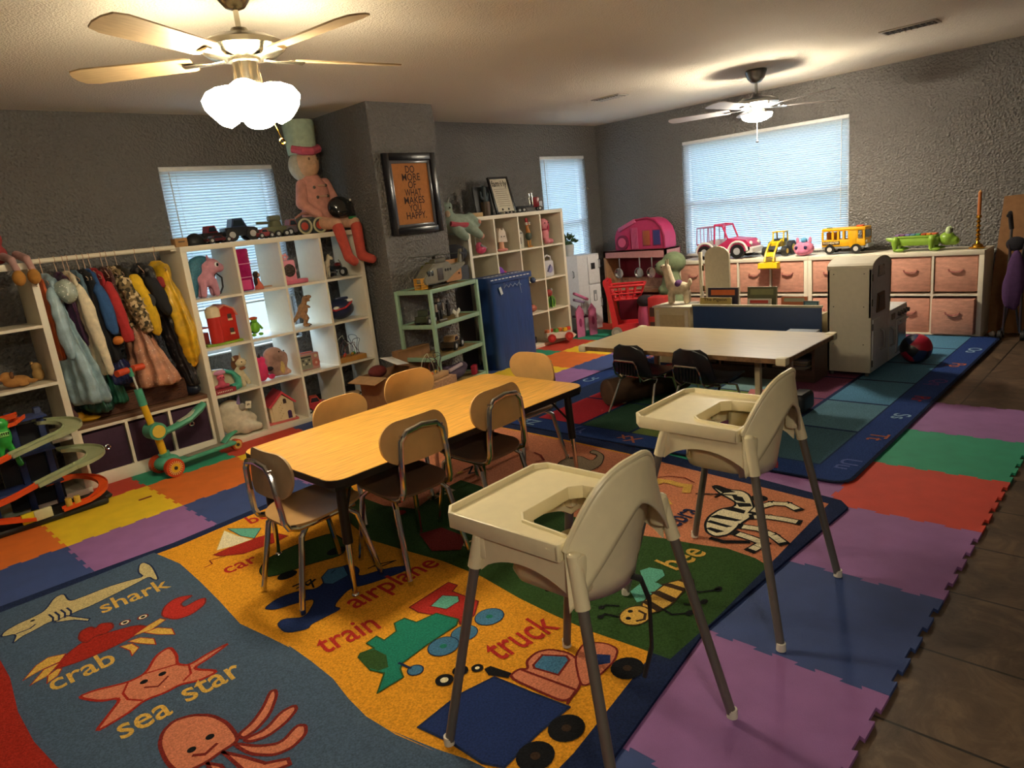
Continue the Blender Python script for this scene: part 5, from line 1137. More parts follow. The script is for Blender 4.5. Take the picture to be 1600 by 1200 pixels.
garment('yellow_jacket', 'yellow and black jacket with a round wheel patch on the sleeve', 'costume', hx[10]+.0, [(0, .012, .05, 0), (.05, .045, .15, 0), (.3, .05, .15, .03), (.52, .05, .13, .06)], cloth('2a2418'), sleeves=[([(.02, -.14, -.06), (.05, -.18, -.18), (.07, -.19, -.30), (.10, -.18, -.50)], [.04, .048, .045, .04], YEL)], seed=13, extra=tirep)
garment('sparkle_dress', 'rose gold sparkly tulle dress hanging low under the jackets', 'costume', rx_(176), [(.10, .03, .07, 0), (.42, .05, .13, .03), (.6, .09, .17, .06), (.84, .15, .21, .09)], speckle('rose_sparkle', 'bc8468', 'f0d8c0', 55, .17), seed=14, folds=.16, dy=-.02)
garment('armor_suit', 'black padded armor suit with red straps hanging near the yellow gown', 'costume', hx[11]+.01, [(0, .015, .05, 0), (.05, .055, .16, .01), (.25, .06, .15, .05), (.45, .045, .12, .09), (.7, .045, .09, .14), (.9, .04, .07, .19)], speckle('armor_black', '26262a', '6a6460', 22, .30), sleeves=[([(.0, -.14, -.08), (.02, -.18, -.2), (.06, -.19, -.38)], [.04, .05, .035], cloth('1c1c20')), ([(.05, -.14, -.10), (.07, -.17, -.18)], [.03, .03], cloth('8c2a28'))], seed=15)
t = thing('toy_boot', 'dark blue plastic costume boot resting on the bench by the shelf', 'costume boot', (1.80, 5.13, ZM+.426), R(-60)); g = G().sph((.03, 0, .045), (.075, .042, .045), plain('1e2636', .35)); limb(g, (-.02, 0, .06), (-.03, 0, .18), .042, .045, plain('1e2636', .35)); g.build('boot_body', t, mods=soft(.008)); G().sph((.06, -.0, .075), (.03, .02, .015), plain('5a6474', .3)).build('plate', t)
GOWN = speckle('yellow_satin', 'dcae28', 'a8781c', 60, .08)
garment('yellow_gown', 'yellow ball gown with puffed sides hanging next to the big cube shelf', 'costume', hx[12]+.0, [(0, .02, .05, 0), (.04, .05, .14, .0), (.18, .055, .14, .015), (.28, .075, .17, .03), (.5, .085, .19, .06), (.68, .06, .14, .075), (.76, .03, .08, .08)], GOWN, seed=16, folds=.14)
garment('green_tulle', 'dark green tulle skirt hanging below the cream coat', 'costume', rx_(123), [(.66, .02, .04, .02), (.70, .03, .06, .02), (.90, .055, .10, .04)], mat('green_tulle', '1f6048', .6, var=.5, scale=40, vstretch=(8, 8, 1)), seed=17)
garment('green_skirt', 'deep green satin hem showing under the pale blue gown', 'costume', hx[1]+.10, [(.70, .04, .12, 0), (.88, .09, .16, .02), (.92, .07, .14, .03)], mat('green_satin', '1c4438', .4, var=.4, scale=10), seed=18, dy=.02)
garment('sequin_skirt', 'blue sequin skirt showing under the black coat', 'costume', rx_(132), [(.55, .05, .10, .02), (.66, .07, .12, .03), (.78, .07, .12, .05)], speckle('blue_sequin', '1f2652', '6c7cc0', 120, .2), seed=19)
# basket and shoes on the bench
WK = mat('woven_brown', '5a3522', .7, var=.5, scale=40, bump=1, bscale=60, vstretch=(1, 1, 5))
t = thing('wicker_basket', 'dark brown woven basket on the bench behind the costumes', 'basket', (1.47, 5.215, ZM+.426)); G().box((0, 0, .065), (.62, .27, .13), WK, .012).build('basket_body', t); G().box((0, 0, .135), (.64, .285, .015), WK, .008).build('rim', t)
def shoe(label, loc, rz):
    t = thing('yellow_shoe', label, 'costume shoe', loc, rz); g = G().sph((.0, 0, .02), (.075, .03, .02), plain('d9a418', .4)).sph((-.045, 0, .04), (.03, .028, .035), plain('d9a418', .4)); g.build('upper', t, mods=soft(.006)); G().sph((-.04, 0, .074), (.018, .018, .004), plain('2a1c18')).build('insole', t)
shoe('yellow costume shoe pointing right on the bench, beneath the blue gown', (1.13, 5.08, ZM+.426), R(-30)); shoe('yellow costume shoe behind the other one near the left shelf', (1.09, 5.20, ZM+.426), R(-5))
tag(G().tube([(0, 0, 0), (.01, 0, .05), (-.01, 0, .10), (.012, 0, .15), (0, 0, .20), (.01, 0, .25)], [.02, .026, .02, .026, .022, .01], cloth('6a4a48'), 8).build('braided_wig'), 'dark braid of a costume wig standing by the left shelf on the bench', 'wig', loc=(1.055, 5.10, ZM+.428))
# rag doll on the left shelf, plush in the cube
t = thing('cowboy_doll', 'soft doll with tan boots dangling over the edge of the left shelf', 'plush doll', (.93, SD.y+.10, SD.z+1.471), R(0)); g = G(); g.sph((-.06, .0, .06), (.06, .05, .06), cloth('9a3a3a')).sph((-.06, .02, .15), (.055, .045, .06), cloth('b5672c')); g.build('torso', t, mods=soft(.01)); G().sph((-.05, .01, .23), (.05, .045, .045), cloth('c98e66')).build('head', t)
for x, b in ((-.04, -.10), (.035, -.02)):
    g = G(); limb(g, (x, -.02, .05), (x+.02, -.145, .02), .026, .024, cloth('b08a86')); limb(g, (x+.02, -.15, .01), (x+.035, -.155, -.05), .02, .02, cloth('b08a86')); g.build('leg', t, mods=soft(.008)); g = G().sph((x+.03, -.165, -.085), (.034, .036, .045), cloth('b07a34')); g.build('boot', t)
t = thing('plush_dog', 'small tan plush dog lying in a cube of the left shelf', 'plush toy', (.80, SD.y+.10, SD.z+cell(1)+.002+.355), R(10)); TD = cloth('a8763c'); g = G().sph((0, 0, .035), (.075, .045, .035), TD).sph((-.05, -.01, .075), (.032, .03, .03), TD).sph((-.075, -.01, .065), (.02, .018, .016), TD).sph((.08, -.02, .02), (.03, .016, .014), TD).sph((.02, -.05, .015), (.03, .016, .014), TD); g.build('body', t, mods=soft(.007)); G().sph((-.03, -.035, .08), (.012, .008, .022), cloth('6a4220')).build('ear', t)
tag(G().sph((0, 0, .075), (.07, .07, .075), plain('b0343a', .5)).build('red_ball_toy'), 'red rounded toy in a cube of the left shelf', 'toy', loc=(.66, SD.y+.13, SD.z+cell(2)+.002))
t = thing('plush_bear', 'light tan plush head peeking from the lower cube of the left shelf', 'plush toy', (.935, SD.y+.20, SD.z+cell(1)+.355)); g = G().sph((0, 0, .04), (.035, .035, .04), cloth('b08a50')).sph((0, 0, .09), (.03, .03, .028), cloth('c49a60')); g.build('body', t, mods=soft(.007)); G().sph((-.02, 0, .115), .01, cloth('b08a50'), seg=8).build('ear', t)
# ---------------- framed print on the pillar ----------------
FRM = plain('16161c', .25)
def inter_frame(g, w, h, b, d, m, ins=.0):
    for s in (-1, 1):
        g.box((s*(w/2-b/2), -d/2, 0), (b, d, h), m, .004); g.box((0, -d/2, s*(h/2-b/2)), (w-2*b, d, b), m, .004)
    return g
t = thing('framed_print', 'black framed print reading do more of what makes you happy on the pillar', 'framed print', (3.782, 4.748, 1.722))
inter_frame(G(), .545, .655, .055, .035, FRM).build('frame', t); inter_frame(G(), .43, .54, .025, .022, plain('5a5a60', .2)).build('inner_rim', t)
G().box((0, -.006, 0), (.40, .004, .51), mat('kraft_print', 'b4743c', .8, var=.08, scale=40)).build('print', t)
g = G()
for k, w in enumerate(('DO', 'MORE', 'OF', 'WHAT', 'MAKES', 'YOU', 'HAPPY.')):
    L = {'DO': .095, 'MORE': .19, 'OF': .085, 'WHAT': .175, 'MAKES': .215, 'YOU': .13, 'HAPPY.': .215}[w]
    g.text(w, .082, plain('3a1c0c', .7), MX((.0+.002*k, -.0095, .195-.0625*k), (PI/2, 0, 0)), width=L)
g.build('lettering', t)

# ---------------- mint metal shelf and what stands on it ----------------
MINT = mat('mint_metal', '93b398', .4, .1, var=.06)
a = Vector((3.505, 4.345, 0)); b_ = Vector((4.165, 4.505, 0)); ang = math.atan2(b_.y-a.y, b_.x-a.x)
MS = thing('metal_shelf', 'mint green metal shelf standing against the pillar below the framed print', 'shelf', (a.x, a.y, TT), ang)
MW, MD, MH = .68, .345, .935
for x in (0, MW):
    for y in (0, MD): G().box((x, y, MH/2), (.03, .03, MH), MINT, .004).build('post', MS)
MZ = [.09, .36, .635, MH-.015]
for z in MZ:
    G().box((MW/2, MD/2, z), (MW-.02, MD-.02, .012), mat('shelf_liner', '8a7448', .6, var=.3, scale=12)).build('shelf_board', MS)
    g = G()
    for y in (-.002, MD+.002): g.box((MW/2, y, z), (MW-.03, .016, .035), MINT, .003)
    for x in (-.002, MW+.002): g.box((x, MD/2, z), (.016, MD-.03, .035), MINT, .003)
    g.build('shelf_edge', MS)
def ms(x, y, k): 
    c, s = math.cos(ang), math.sin(ang); return Vector((a.x+x*c-y*s, a.y+x*s+y*c, TT+MZ[k]+(.0065 if k < 3 else .0175)))
OLG = mat('helicopter_grey', '7a7664', .5, var=.15, scale=20)
t = thing('toy_helicopter', 'large olive grey toy helicopter on top of the mint metal shelf', 'toy helicopter', ms(.30, .14, 3), ang+R(4))
prof = [(-.26, .05), (-.24, .03), (-.10, .025), (.10, .025), (.22, .07), (.42, .13), (.43, .16), (.20, .15), (.14, .19), (-.08, .19), (-.16, .15), (-.25, .085)]
g = G(); g.prism(prof, -.05, .05, OLG, 'y'); bmesh.ops.bevel(g.bm, geom=g.bm.edges[:], offset=.008, segments=2, affect='EDGES'); g.build('fuselage', t)
G().prism([(.38, .13), (.44, .15), (.47, .27), (.43, .27)], -.012, .012, OLG, 'y').build('tail_fin', t)
G().box((-.01, -.052, .095), (.085, .006, .10), plain('3a322c'), .01).build('door_opening', t)
for x in (-.13, -.18): G().box((x, -.045, .115), (.04, .016, .045), plain('2c3434', .2), .008).build('cockpit_window', t)
for x in (.08, .12, .16): G().cyl((x, -.048, .12), (x, -.054, .12), .012, plain('22201c'), seg=12).build('porthole', t)
G().box((.02, -.02, .205), (.18, .06, .04), plain('5c5a4a', .5), .012).build('engine', t); G().cyl((.0, 0, .22), (.0, 0, .25), .014, plain('2c2c28')).build('rotor_mast', t)
for k in range(4): a_ = R(20+90*k); G().box((.0+math.cos(a_)*.115, math.sin(a_)*.115, .252), (.20, .026, .005), plain('3c4034', .6), .001, (0, 0, a_)).build('rotor_blade', t)
for k in range(2): G().box((.455, -.02, .23), (.12, .005, .018), plain('1e1e1c'), 0, (0, R(10+90*k), 0)).build('tail_rotor', t)
for y in (-.05, .05): G().tube([(-.16, y, .003), (.10, y, .003)], .004, plain('2c2a26')).build('skid', t)
t = thing('yellow_basket', 'small yellow wire basket at the left end of the mint shelf top', 'basket', ms(.055, .12, 3), ang); YW = plain('d89a1e', .45)
g = G()
for k in range(7): g.box((-.04+k*.0133, -.035, .045), (.004, .004, .09), YW).box((-.04+k*.0133, .035, .045), (.004, .004, .09), YW)
for z in (.004, .045, .088): g.box((0, -.035, z), (.085, .005, .005), YW).box((0, .035, z), (.085, .005, .005), YW).box((-.042, 0, z), (.005, .07, .005), YW).box((.042, 0, z), (.005, .07, .005), YW)
g.build('wire_body', t)
t = thing('green_toy_bush', 'mossy green toy foliage behind the helicopter body', 'toy', ms(.42, .29, 3)); MOS = mat('moss', '5c5a24', .9, var=.6, scale=60, bump=1); g = G()
for k in range(14): g.sph((random.uniform(-.10, .10), random.uniform(-.02, .02), random.uniform(.04, .17)), random.uniform(.025, .04), MOS, seg=8)
g.sph((0, 0, .06), (.10, .03, .065), MOS); g.build('foliage', t, mods=soft(.01, 2))
t = thing('wooden_toy_board', 'tan wooden toy board with carved details behind the helicopter tail', 'toy', ms(.65, .205, 3), ang); WB = mat('tan_wood', 'b88550', .5, var=.15, scale=8, vstretch=(2, 1, 9))
G().prism(rr(-.14, 0, .11, .19, .03), -.01, .01, WB, 'y').build('board', t); G().cyl((.06, -.010, .12), (.06, -.016, .12), .018, plain('5a3c20'), seg=14).build('dial', t); G().cyl((.07, -.010, .06), (.07, -.016, .06), .010, plain('5a3c20'), seg=12).build('dial', t)
t = car('toy_jeep', 'dark olive toy army jeep at the left of the upper mint shelf level', ms(.12, .17, 2), ang+R(10), .17, .11, .12, '3a4030', wr=.32, cat='toy jeep')
def robot(label, loc, rz, h, c, c2):
    t = thing('toy_robot', label, 'toy robot', loc, rz); m = plain(c, .4); m2 = plain(c2, .4)
    G().box((0, 0, h*.6), (h*.32, h*.2, h*.3), m, .006).build('torso', t); G().box((0, 0, h*.86), (h*.16, h*.14, h*.16), m2, .004).build('head', t)
    for s in (-1, 1): G().box((s*h*.1, 0, h*.22), (h*.12, h*.16, h*.44), m, .005).build('leg', t); G().box((s*h*.24, -h*.05, h*.55), (h*.09, h*.1, h*.34), m2, .004).build('arm', t)
robot('black toy robot with a pale head in the middle of the upper mint shelf level', ms(.30, .16, 2), ang, .20, '232226', 'a89c90'); robot('grey toy robot near the right post of the upper mint shelf level', ms(.52, .22, 2), ang+.4, .15, '3a383c', '55525a')
t = thing('white_toy_wings', 'small white winged toy lying at the front of the upper mint shelf level', 'toy', ms(.43, .07, 2), ang)
g = G()
for s in (-1, 1): g.box((s*.03, 0, .05), (.055, .012, .035), plain('c8c4b4', .4), .006, (0, s*R(-35), 0))
g.box((0, 0, .022), (.03, .02, .044), plain('c8c4b4', .4), .004); g.build('wings', t)
tag(G().cyl((-.05, 0, .012), (.05, .02, .012), .012, plain('6a6660', .4), seg=10).build('toy_barrel'), 'grey toy tube lying beside the black robot', 'toy', loc=ms(.22, .06, 2))
car('toy_pickup', 'tan and dark brown toy truck on the middle level of the mint shelf', ms(.42, .15, 1), ang+R(15), .25, .12, .12, '3c3026', 'b49468', wr=.28, cat='toy truck')
t = thing('purple_toy_bag', 'crumpled purple toy bag lying on the bottom level of the mint shelf', 'bag', ms(.32, .13, 0), ang); g = G().sph((0, 0, .07), (.20, .09, .07), cloth('4a3a4c')).sph((.12, -.03, .10), (.08, .05, .05), cloth('4a3a4c')).sph((-.12, 0, .12), (.09, .06, .05), cloth('4a3a4c')); g.build('bag_body', t, mods=soft(.012)); G().box((-.02, -.07, .13), (.20, .03, .03), plain('b8a0a4', .5), .008, (0, R(-5), 0)).build('white_edge', t)
tag(G().box((0, 0, .04), (.09, .04, .08), plain('a01c34', .4), .004).build('red_toy_tag'), 'red square toy at the right of the bottom mint shelf level', 'toy', loc=ms(.60, .07, 0), rz=ang+.3)

# ---------------- boxes beside the mint shelf ----------------
t = thing('cardboard_box', 'open cardboard box with red and grey print behind the rear chairs', 'box', (3.13, 4.50, TT), R(8)); CB = MATS.get('cardboard'); CBD = mat('cardboard_dark', '8c6440', .85, var=.12, scale=20)
for c, s in (((0, -.15, .17), (.40, .006, .34)), ((0, .15, .17), (.40, .006, .34)), ((-.2, 0, .17), (.006, .30, .34)), ((.2, 0, .17), (.006, .30, .34)), ((0, 0, .003), (.40, .30, .006))): G().box(c, s, CBD).build('side', t)
G().box((0, -.155, .27), (.40, .005, .14), CB, 0, (R(-8), 0, 0)).build('flap', t); G().box((-.26, 0, .33), (.13, .30, .005), CB, 0, (0, R(-12), 0)).build('flap', t)
g = G(); g.box((0, -.155, .16), (.32, .002, .22), plain('a8988c', .7)); PRN = plain('5a2c28', .7); g.text('BAKED KIDS', .045, PRN, MX((.0, -.1545, .29), (PI/2, 0, 0)), width=.26) if False else g.box((0, -.1545, .295), (.26, .002, .025), PRN)
for k in range(9): g.box((-.10, -.1575, .235-.02*k), (.07+.02*(k % 3), .002, .006), plain('4c4440'))
g.box((.04, -.1575, .24), (.04, .002, .04), PRN).box((.055, -.1575, .13), (.012, .002, .16), plain('4c4440')); g.build('print', t)
tag(G().box((0, 0, 0), (.22, .16, .002), plain('d8d4cc', .8), 0, (R(22), R(10), 0)).build('paper_sheet'), 'white sheet of paper sticking out of the open cardboard box', 'paper', loc=(3.18, 4.50, .43), rz=.5)
tag(G().sph((0, 0, 0), (.08, .06, .05), cloth('6a2420')).build('red_cloth'), 'dark red cloth bulging from the open cardboard box', 'cloth', loc=(3.04, 4.55, .37))
t = thing('wide_cardboard_box', 'wide plain cardboard box between the pillar and the mint shelf', 'box', (3.50, 4.69, TT), R(2))
G().box((0, 0, .225), (.36, .07, .45), CBD, .003).build('carton', t); G().box((0, -.03, .448), (.34, .01, .008), CB).build('tape', t)
t = bead_maze('pale bead maze with a wire loop standing on a carton by the mint shelf', (3.24, 4.10, TT+.294), ang, .95, 'b08c60', 5)
t = thing('printed_carton', 'brown carton with faint print carrying the pale bead maze', 'box', (3.25, 4.10, TT), ang); G().box((0, 0, .145), (.29, .20, .29), mat('carton_print', 'a8805c', .8, var=.35, scale=50), .003).build('carton', t)

# ---------------- blue fabric locker ----------------
BLU = mat('blue_vinyl', '22427c', .38, var=.15, scale=6, bump=.5, bscale=12, vstretch=(3, 3, .7))
LK = thing('fabric_locker', 'tall blue vinyl toy hamper with a laced lid beside the mint metal shelf', 'hamper', (4.83, 4.80, TT))
g = G(); g.prism(rr(-.30, -.085, .30, .17, .07), 0, .84, BLU); g.build('hamper_body', LK, 60)
g = G(); g.prism(rr(-.315, -.10, .315, .185, .06), .84, .895, BLU); g.build('lid', LK, 60)
g = G()
for k in range(11): g.box((-.28+k*.05, -.104, .873), (.032, .006, .009), plain('d8dce0', .5))
for k in range(10): g.box((-.26+k*.055, .02, .8965), (.032, .009, .004), plain('d8dce0', .5))
g.build('lacing', LK)
g = G(); g.tube([(-.12, -.10, .83)]+[(-.12+.03*k, -.098, .78+(.03 if k % 2 else 0)) for k in range(9)], .003, plain('8fa0b8', .5)); g.build('drawstring', LK)
G().box((-.17, -.098, .76), (.03, .004, .075), plain('cfd4dc', .5), 0, (0, R(-18), 0)).build('white_tag', LK); G().tube([(.10, -.092, .84), (.105, -.095, .76), (.12, -.092, .70)], .0025, plain('8fa0b8', .5)).build('cord_end', LK)
G().sph((.29, -.10, .80), (.03, .03, .03), plain('2a3a60', .5)).build('corner_loop', LK)

# ---------------- in and on the rear cube shelf ----------------
t = thing('toy_lantern', 'pink and grey toy lantern with a wire handle in the top left visible cube', 'toy', B_(0, 3, .05, .10), R(10)); G().sph((0, 0, .05), (.06, .05, .045), plain('c44068', .4)).sph((-.03, 0, .09), (.035, .035, .035), plain('cf5a7c', .4)).build('shell', t); G().box((.0, -.0, .075), (.10, .09, .022), plain('7a8488', .5), .008, (0, R(25), 0)).build('band', t); G().tube([(-.08, 0, .10), (-.085, 0, .17), (-.03, 0, .19), (.01, 0, .13)], .003, plain('a8b0b0', .4)).build('handle', t)
t = thing('cat_pillow_lamp', 'white cat faced toy lamp with a peach base in the top row', 'toy', B_(1, 3, -.035, .07)); G().prism([(-.065, .10), (.065, .09), (.045, .20), (.02, .235), (.01, .215), (-.02, .22), (-.035, .24), (-.05, .20)], -.03, .03, cloth('cfc0b0'), 'y').build('face', t)
for x in (-.02, .02): G().sph((x, -.031, .15), .0065, plain('1a1a1a', .2), seg=8).build('eye', t)
G().cyl((0, 0, .03), (0, 0, .10), .032, plain('d09878', .5), r2=.025, seg=14).build('stem', t); G().sph((0, 0, .015), (.075, .055, .018), plain('d88c84', .5)).build('base', t)
t = thing('toy_dollhouse', 'small grey white toy house beside the rooster toy', 'toy house', B_(2, 3, -.06, .15), R(-10)); G().prism([(-.05, 0), (.05, 0), (.05, .16), (0, .21), (-.05, .18)], -.05, .05, plain('b8b4a4', .5), 'y').build('house_wall', t); G().box((0, -.052, .08), (.03, .004, .07), plain('5a5650')).build('door', t); G().box((.02, -.052, .16), (.04, .004, .015), plain('6a6660')).build('window', t)
t = thing('rooster_toy', 'plastic rooster toy with big white eyes and orange legs in the top row', 'toy rooster', B_(2, 3, .05, .08))
g = G(); g.sph((0, 0, .12), (.038, .035, .048), plain('3c4a3c', .5)); limb(g, (0, 0, .15), (-.012, 0, .22), .026, .014, plain('b8742c', .5)); g.build('body', t); G().sph((-.012, 0, .248), (.022, .022, .024), plain('a01c24', .5)).build('head', t); G().sph((-.012, .0, .285), (.022, .012, .028), plain('a01c24', .5)).build('comb', t)
for x in (-.032, .012): G().sph((x, -.014, .25), .017, plain('e8e0d4', .3), seg=12).sph((x, -.029, .25), .005, plain('111111', .3), seg=8).build('eye', t)
for x in (-.015, .02): G().cyl((x, 0, .075), (x, 0, .008), .005, plain('d88c1e', .5), seg=8).sph((x+.008, -.01, .005), (.028, .016, .005), plain('d88c1e', .5), seg=10).build('leg', t)
G().cyl((-.012, -.02, .235), (-.014, -.045, .228), .007, plain('d88c1e', .5), r2=.001, seg=8).build('beak', t)
t = thing('pink_plush_dog', 'pink long eared plush in the top right cube of the rear shelf', 'plush toy', B_(3, 3, -.05, .08), scale=1.15); PD = cloth('cf7f88'); g = G().sph((0, 0, .20), (.052, .045, .052), PD).sph((.01, 0, .10), (.045, .04, .065), PD).sph((-.015, -.04, .03), (.028, .035, .026), PD).sph((.04, -.04, .03), (.028, .035, .026), PD); g.build('body', t, mods=soft(.008)); G().sph((.058, 0, .17), (.018, .022, .06), cloth('a83a50')).build('ear', t); G().sph((.0, -.0, .145), (.042, .04, .010), cloth('a83a50')).build('collar', t)
for x in (-.02, .03): G().sph((x, -.042, .205), .006, plain('141414', .2), seg=8).build('eye', t)
t = thing('purple_pink_plush', 'purple and pink plush just above the blue hamper lid', 'plush toy', B_(1, 2, -.06, .12)); g = G().sph((0, 0, .10), (.07, .05, .10), cloth('7a4ab0')); g.build('body', t); G().sph((.07, -.01, .07), (.035, .04, .08), cloth('d8607c')).build('wing', t); G().sph((-.04, -.045, .12), (.02, .01, .02), plain('e8e4e8')).build('eye', t)
t = thing('lime_toy', 'small lime green toy beside the carved wooden board', 'toy', B_(0, 2, .0, .12)); G().sph((0, 0, .04), (.04, .035, .04), plain('a8b04a', .5)).cyl((0, 0, .08), (.0, 0, .10), .012, plain('7a8a3a', .5)).build('body', t)
t = thing('white_projector', 'white toy projector case with a carry handle and blue drawing', 'toy', B_(3, 2, -.04, .08), scale=1.2); WP = plain('c4c2c6', .45); G().box((0, 0, .075), (.13, .06, .15), WP, .02).build('case', t); G().tube([(-.05, 0, .14), (-.045, 0, .18), (0, 0, .195), (.045, 0, .18), (.05, 0, .14)], .010, WP).build('handle', t); G().cyl((0, -.03, .07), (0, -.034, .07), .035, plain('8a88b0', .5), seg=20).tube([(-.04, -.035, .05), (-.01, -.036, .09), (.0, -.036, .11)], .006, plain('2c2c50', .5)).build('drawing', t)
t = thing('orange_toy_bag', 'small salmon colored toy with a dark strap behind the hamper', 'toy', B_(2, 1, .02, .10)); G().sph((0, 0, .04), (.06, .045, .04), plain('b0604c', .5)).build('body', t); G().tube([(-.07, 0, .02), (-.06, 0, .12), (.02, 0, .07)], .007, plain('3a3434', .5)).build('strap', t)
t = thing('cactus_toy', 'lime green caged toy with a red flower top in the third row', 'toy', B_(3, 1, -.03, .08)); G().sph((0, 0, .065), (.042, .038, .06), plain('2a5a2c', .5)).build('core', t)
for k in range(6): a_ = k*PI/3; G().tube([(0, 0, .135), (.035*math.cos(a_), .035*math.sin(a_), .12), (.048*math.cos(a_), .048*math.sin(a_), .07), (.036*math.cos(a_), .036*math.sin(a_), .006)], .006, plain('7ab040', .4), 6).build('rib', t)
G().sph((-.03, 0, .17), (.045, .04, .04), plain('9a3430', .5)).sph((.01, 0, .2), (.02, .02, .02), plain('8a8a84', .5)).build('flower', t)
t = thing('toy_wagon', 'red and white toy wagon full of colored blocks sticking out of the bottom cube', 'toy wagon', B_(3, 0, -.10, -.04), R(-35)); G().prism([(-.15, .04), (.16, .02), (.19, .05), (.15, .08), (-.15, .10)], -.09, .09, plain('d8cec0', .4), 'y').build('wagon_bed', t)
for x in (-.10, .10):
    for s in (-1, 1): wheel(t, (x, s*.10, .045), .045, .03, plain('a82424', .4), plain('c84040', .4))
for k, c in enumerate(('c83a24', 'd8a020', 'c86a30', '5a8a3a', 'c83a24', 'd87a50')): tag(G().box((0, 0, .02), (.045, .045, .04), plain(c, .4), .006).build('toy_block'), '%s toy block lying in the toy wagon, %s' % (('red', 'yellow', 'orange', 'green', 'dark red', 'salmon')[k], ('front', 'second', 'third', 'fourth', 'fifth', 'last')[k]+' in the row'), 'toy block', 'colored blocks in the toy wagon', tuple(Vector(t.location)+Matrix.Rotation(R(-35), 3, 'Z') @ Vector((.13-.052*k, (-.02 if k % 2 else .02), .093))), R(-35+9*k))
tag(G().box((0, 0, .035), (.09, .05, .07), plain('1a1a1c', .4), .008).cyl((.0, -.025, .035), (0, -.04, .035), .02, plain('3a3a3e', .3)).build('toy_camera'), 'small black toy camera in the bottom cube beside the hamper', 'toy', loc=B_(2, 0, .0, .12))
# top of the rear shelf
def TB(px, dy): p = fy(px, 335, SB.y+dy); return Vector((p.x, SB.y+dy, TOPB))
t = thing('family_sign', 'black framed sign with family lettering leaning on the rear cube shelf', 'sign', TB(792, .12)+Vector((0, 0, .0)), 0, rot=(R(-14), 0, 0), scale=1.3); t.location.z += .004
g = G()
for s in (-1, 1): g.box((s*.105, 0, .15), (.016, .02, .30), FRM, .002).box((0, 0, .15+s*.142), (.20, .02, .016), FRM, .002)
g.build('frame', t); G().box((0, .002, .15), (.20, .006, .28), plain('cfc6b0', .7)).build('sign_panel', t)
g = G(); g.text('fam·i·ly', .07, plain('24201c', .7), MX((0, -.004, .245), (PI/2, 0, 0)), width=.17)
for k in range(9): g.box((0, -.0035, .20-.017*k), (.15-.01*(k % 3), .001, .004), plain('8a8070', .7))
for x in (-.035, .035): g.cyl((x, -.003, .035), (x, -.005, .035), .010, plain('24201c', .7), seg=6)
g.build('lettering', t)
t = thing('dark_canvas', 'dark square board leaning behind the potted cactus', 'wall board', TB(758, .30), 0, rot=(R(-6), 0, 0)); G().box((0, 0, .15), (.24, .014, .30), plain('26282c', .5), .003).build('panel', t); t.location.z += .003
t = thing('potted_cactus', 'dark cactus decoration in a brown striped pot beside the family sign', 'potted cactus', TB(760, .14)); CA = plain('1c2c30', .5)
g = G(); limb(g, (0, 0, .14), (0, 0, .28), .026, .024, CA); limb(g, (-.03, 0, .17), (-.05, 0, .19), .014, .014, CA); limb(g, (-.05, 0, .19), (-.05, 0, .24), .014, .012, CA); limb(g, (.03, 0, .15), (.05, 0, .22), .014, .012, CA); g.build('cactus', t, mods=soft(.006)); G().cyl((0, 0, 0), (0, 0, .14), .045, mat('striped_pot', '4a3826', .5, var=.7, scale=16, vstretch=(4, 4, .2)), r2=.052, seg=20).build('pot', t)
tag(G().box((0, 0, .02), (.14, .09, .04), plain('b09468', .6), .003).build('wood_tray'), 'small tan wooden box at the left end of the rear shelf top', 'box', loc=TB(742, .10))
g = G()
for k in range(12): g.box((-.10+k*.018, 0, .012+.004*(k % 2)), (.008, .05, .02), plain('20201e' if k % 3 else 'b8b4a4', .5), .002)
tag(g.build('toy_train'), 'low black and white toy train below the family sign', 'toy train', loc=TB(797, .045))
t = thing('toy_semi_truck', 'red toy semi truck with a white front on the rear shelf top', 'toy truck', TB(830, .10), R(-30), scale=1.25); RW_ = plain('7a1c28', .3)
G().box((-.05, 0, .045), (.16, .06, .018), plain('22262c', .5), .003).build('chassis', t); G().box((.045, 0, .075), (.055, .07, .085), RW_, .006).build('cab', t); G().box((.085, 0, .055), (.03, .068, .05), plain('c8ccd8', .35), .005).build('grille', t); G().box((.0735, 0, .095), (.004, .06, .025), plain('3a4450', .2)).build('windshield', t)
for s in (-1, 1): G().cyl((.01, s*.038, .05), (.01, s*.038, .155), .005, CHROME, seg=8).build('exhaust_stack', t)
for x in (-.11, -.07, .075):
    for s in (-1, 1): wheel(t, (x, s*.03, .020), .020, .018)
# teal unicorn plush lying at the left end
MG2 = cloth('93a496', bump=.8)
t = thing('mint_unicorn_plush', 'large mint plush unicorn lying on the rear shelf top behind the pillar edge', 'plush toy', (4.40, SB.y+.03, TOPB-.03)); 
g = G().sph((.06, -.02, -.02), (.20, .12, .10), MG2).sph((-.07, -.03, .11), (.08, .07, .085), MG2).sph((-.03, -.02, .05), (.07, .07, .07), MG2); limb(g, (.20, -.07, .03), (.245, -.12, -.03), .05, .038, MG2); limb(g, (.14, -.12, -.06), (.22, -.16, -.14), .055, .042, MG2); limb(g, (-.02, -.11, -.06), (.03, -.16, -.14), .055, .045, MG2); g.build('body', t, mods=soft(.013, 8))
t.location.y -= .08
G().sph((.235, -.165, -.15), (.035, .02, .03), cloth('cf8f7c')).build('hoof', t); G().sph((.25, -.14, -.02), (.02, .02, .022), cloth('cf8f7c')).build('hoof', t); G().tube([(-.10, -.13, -.01), (.0, -.145, -.03), (.12, -.13, -.035)], .018, cloth('b04a58'), 8, flat=1.3).build('scarf', t)
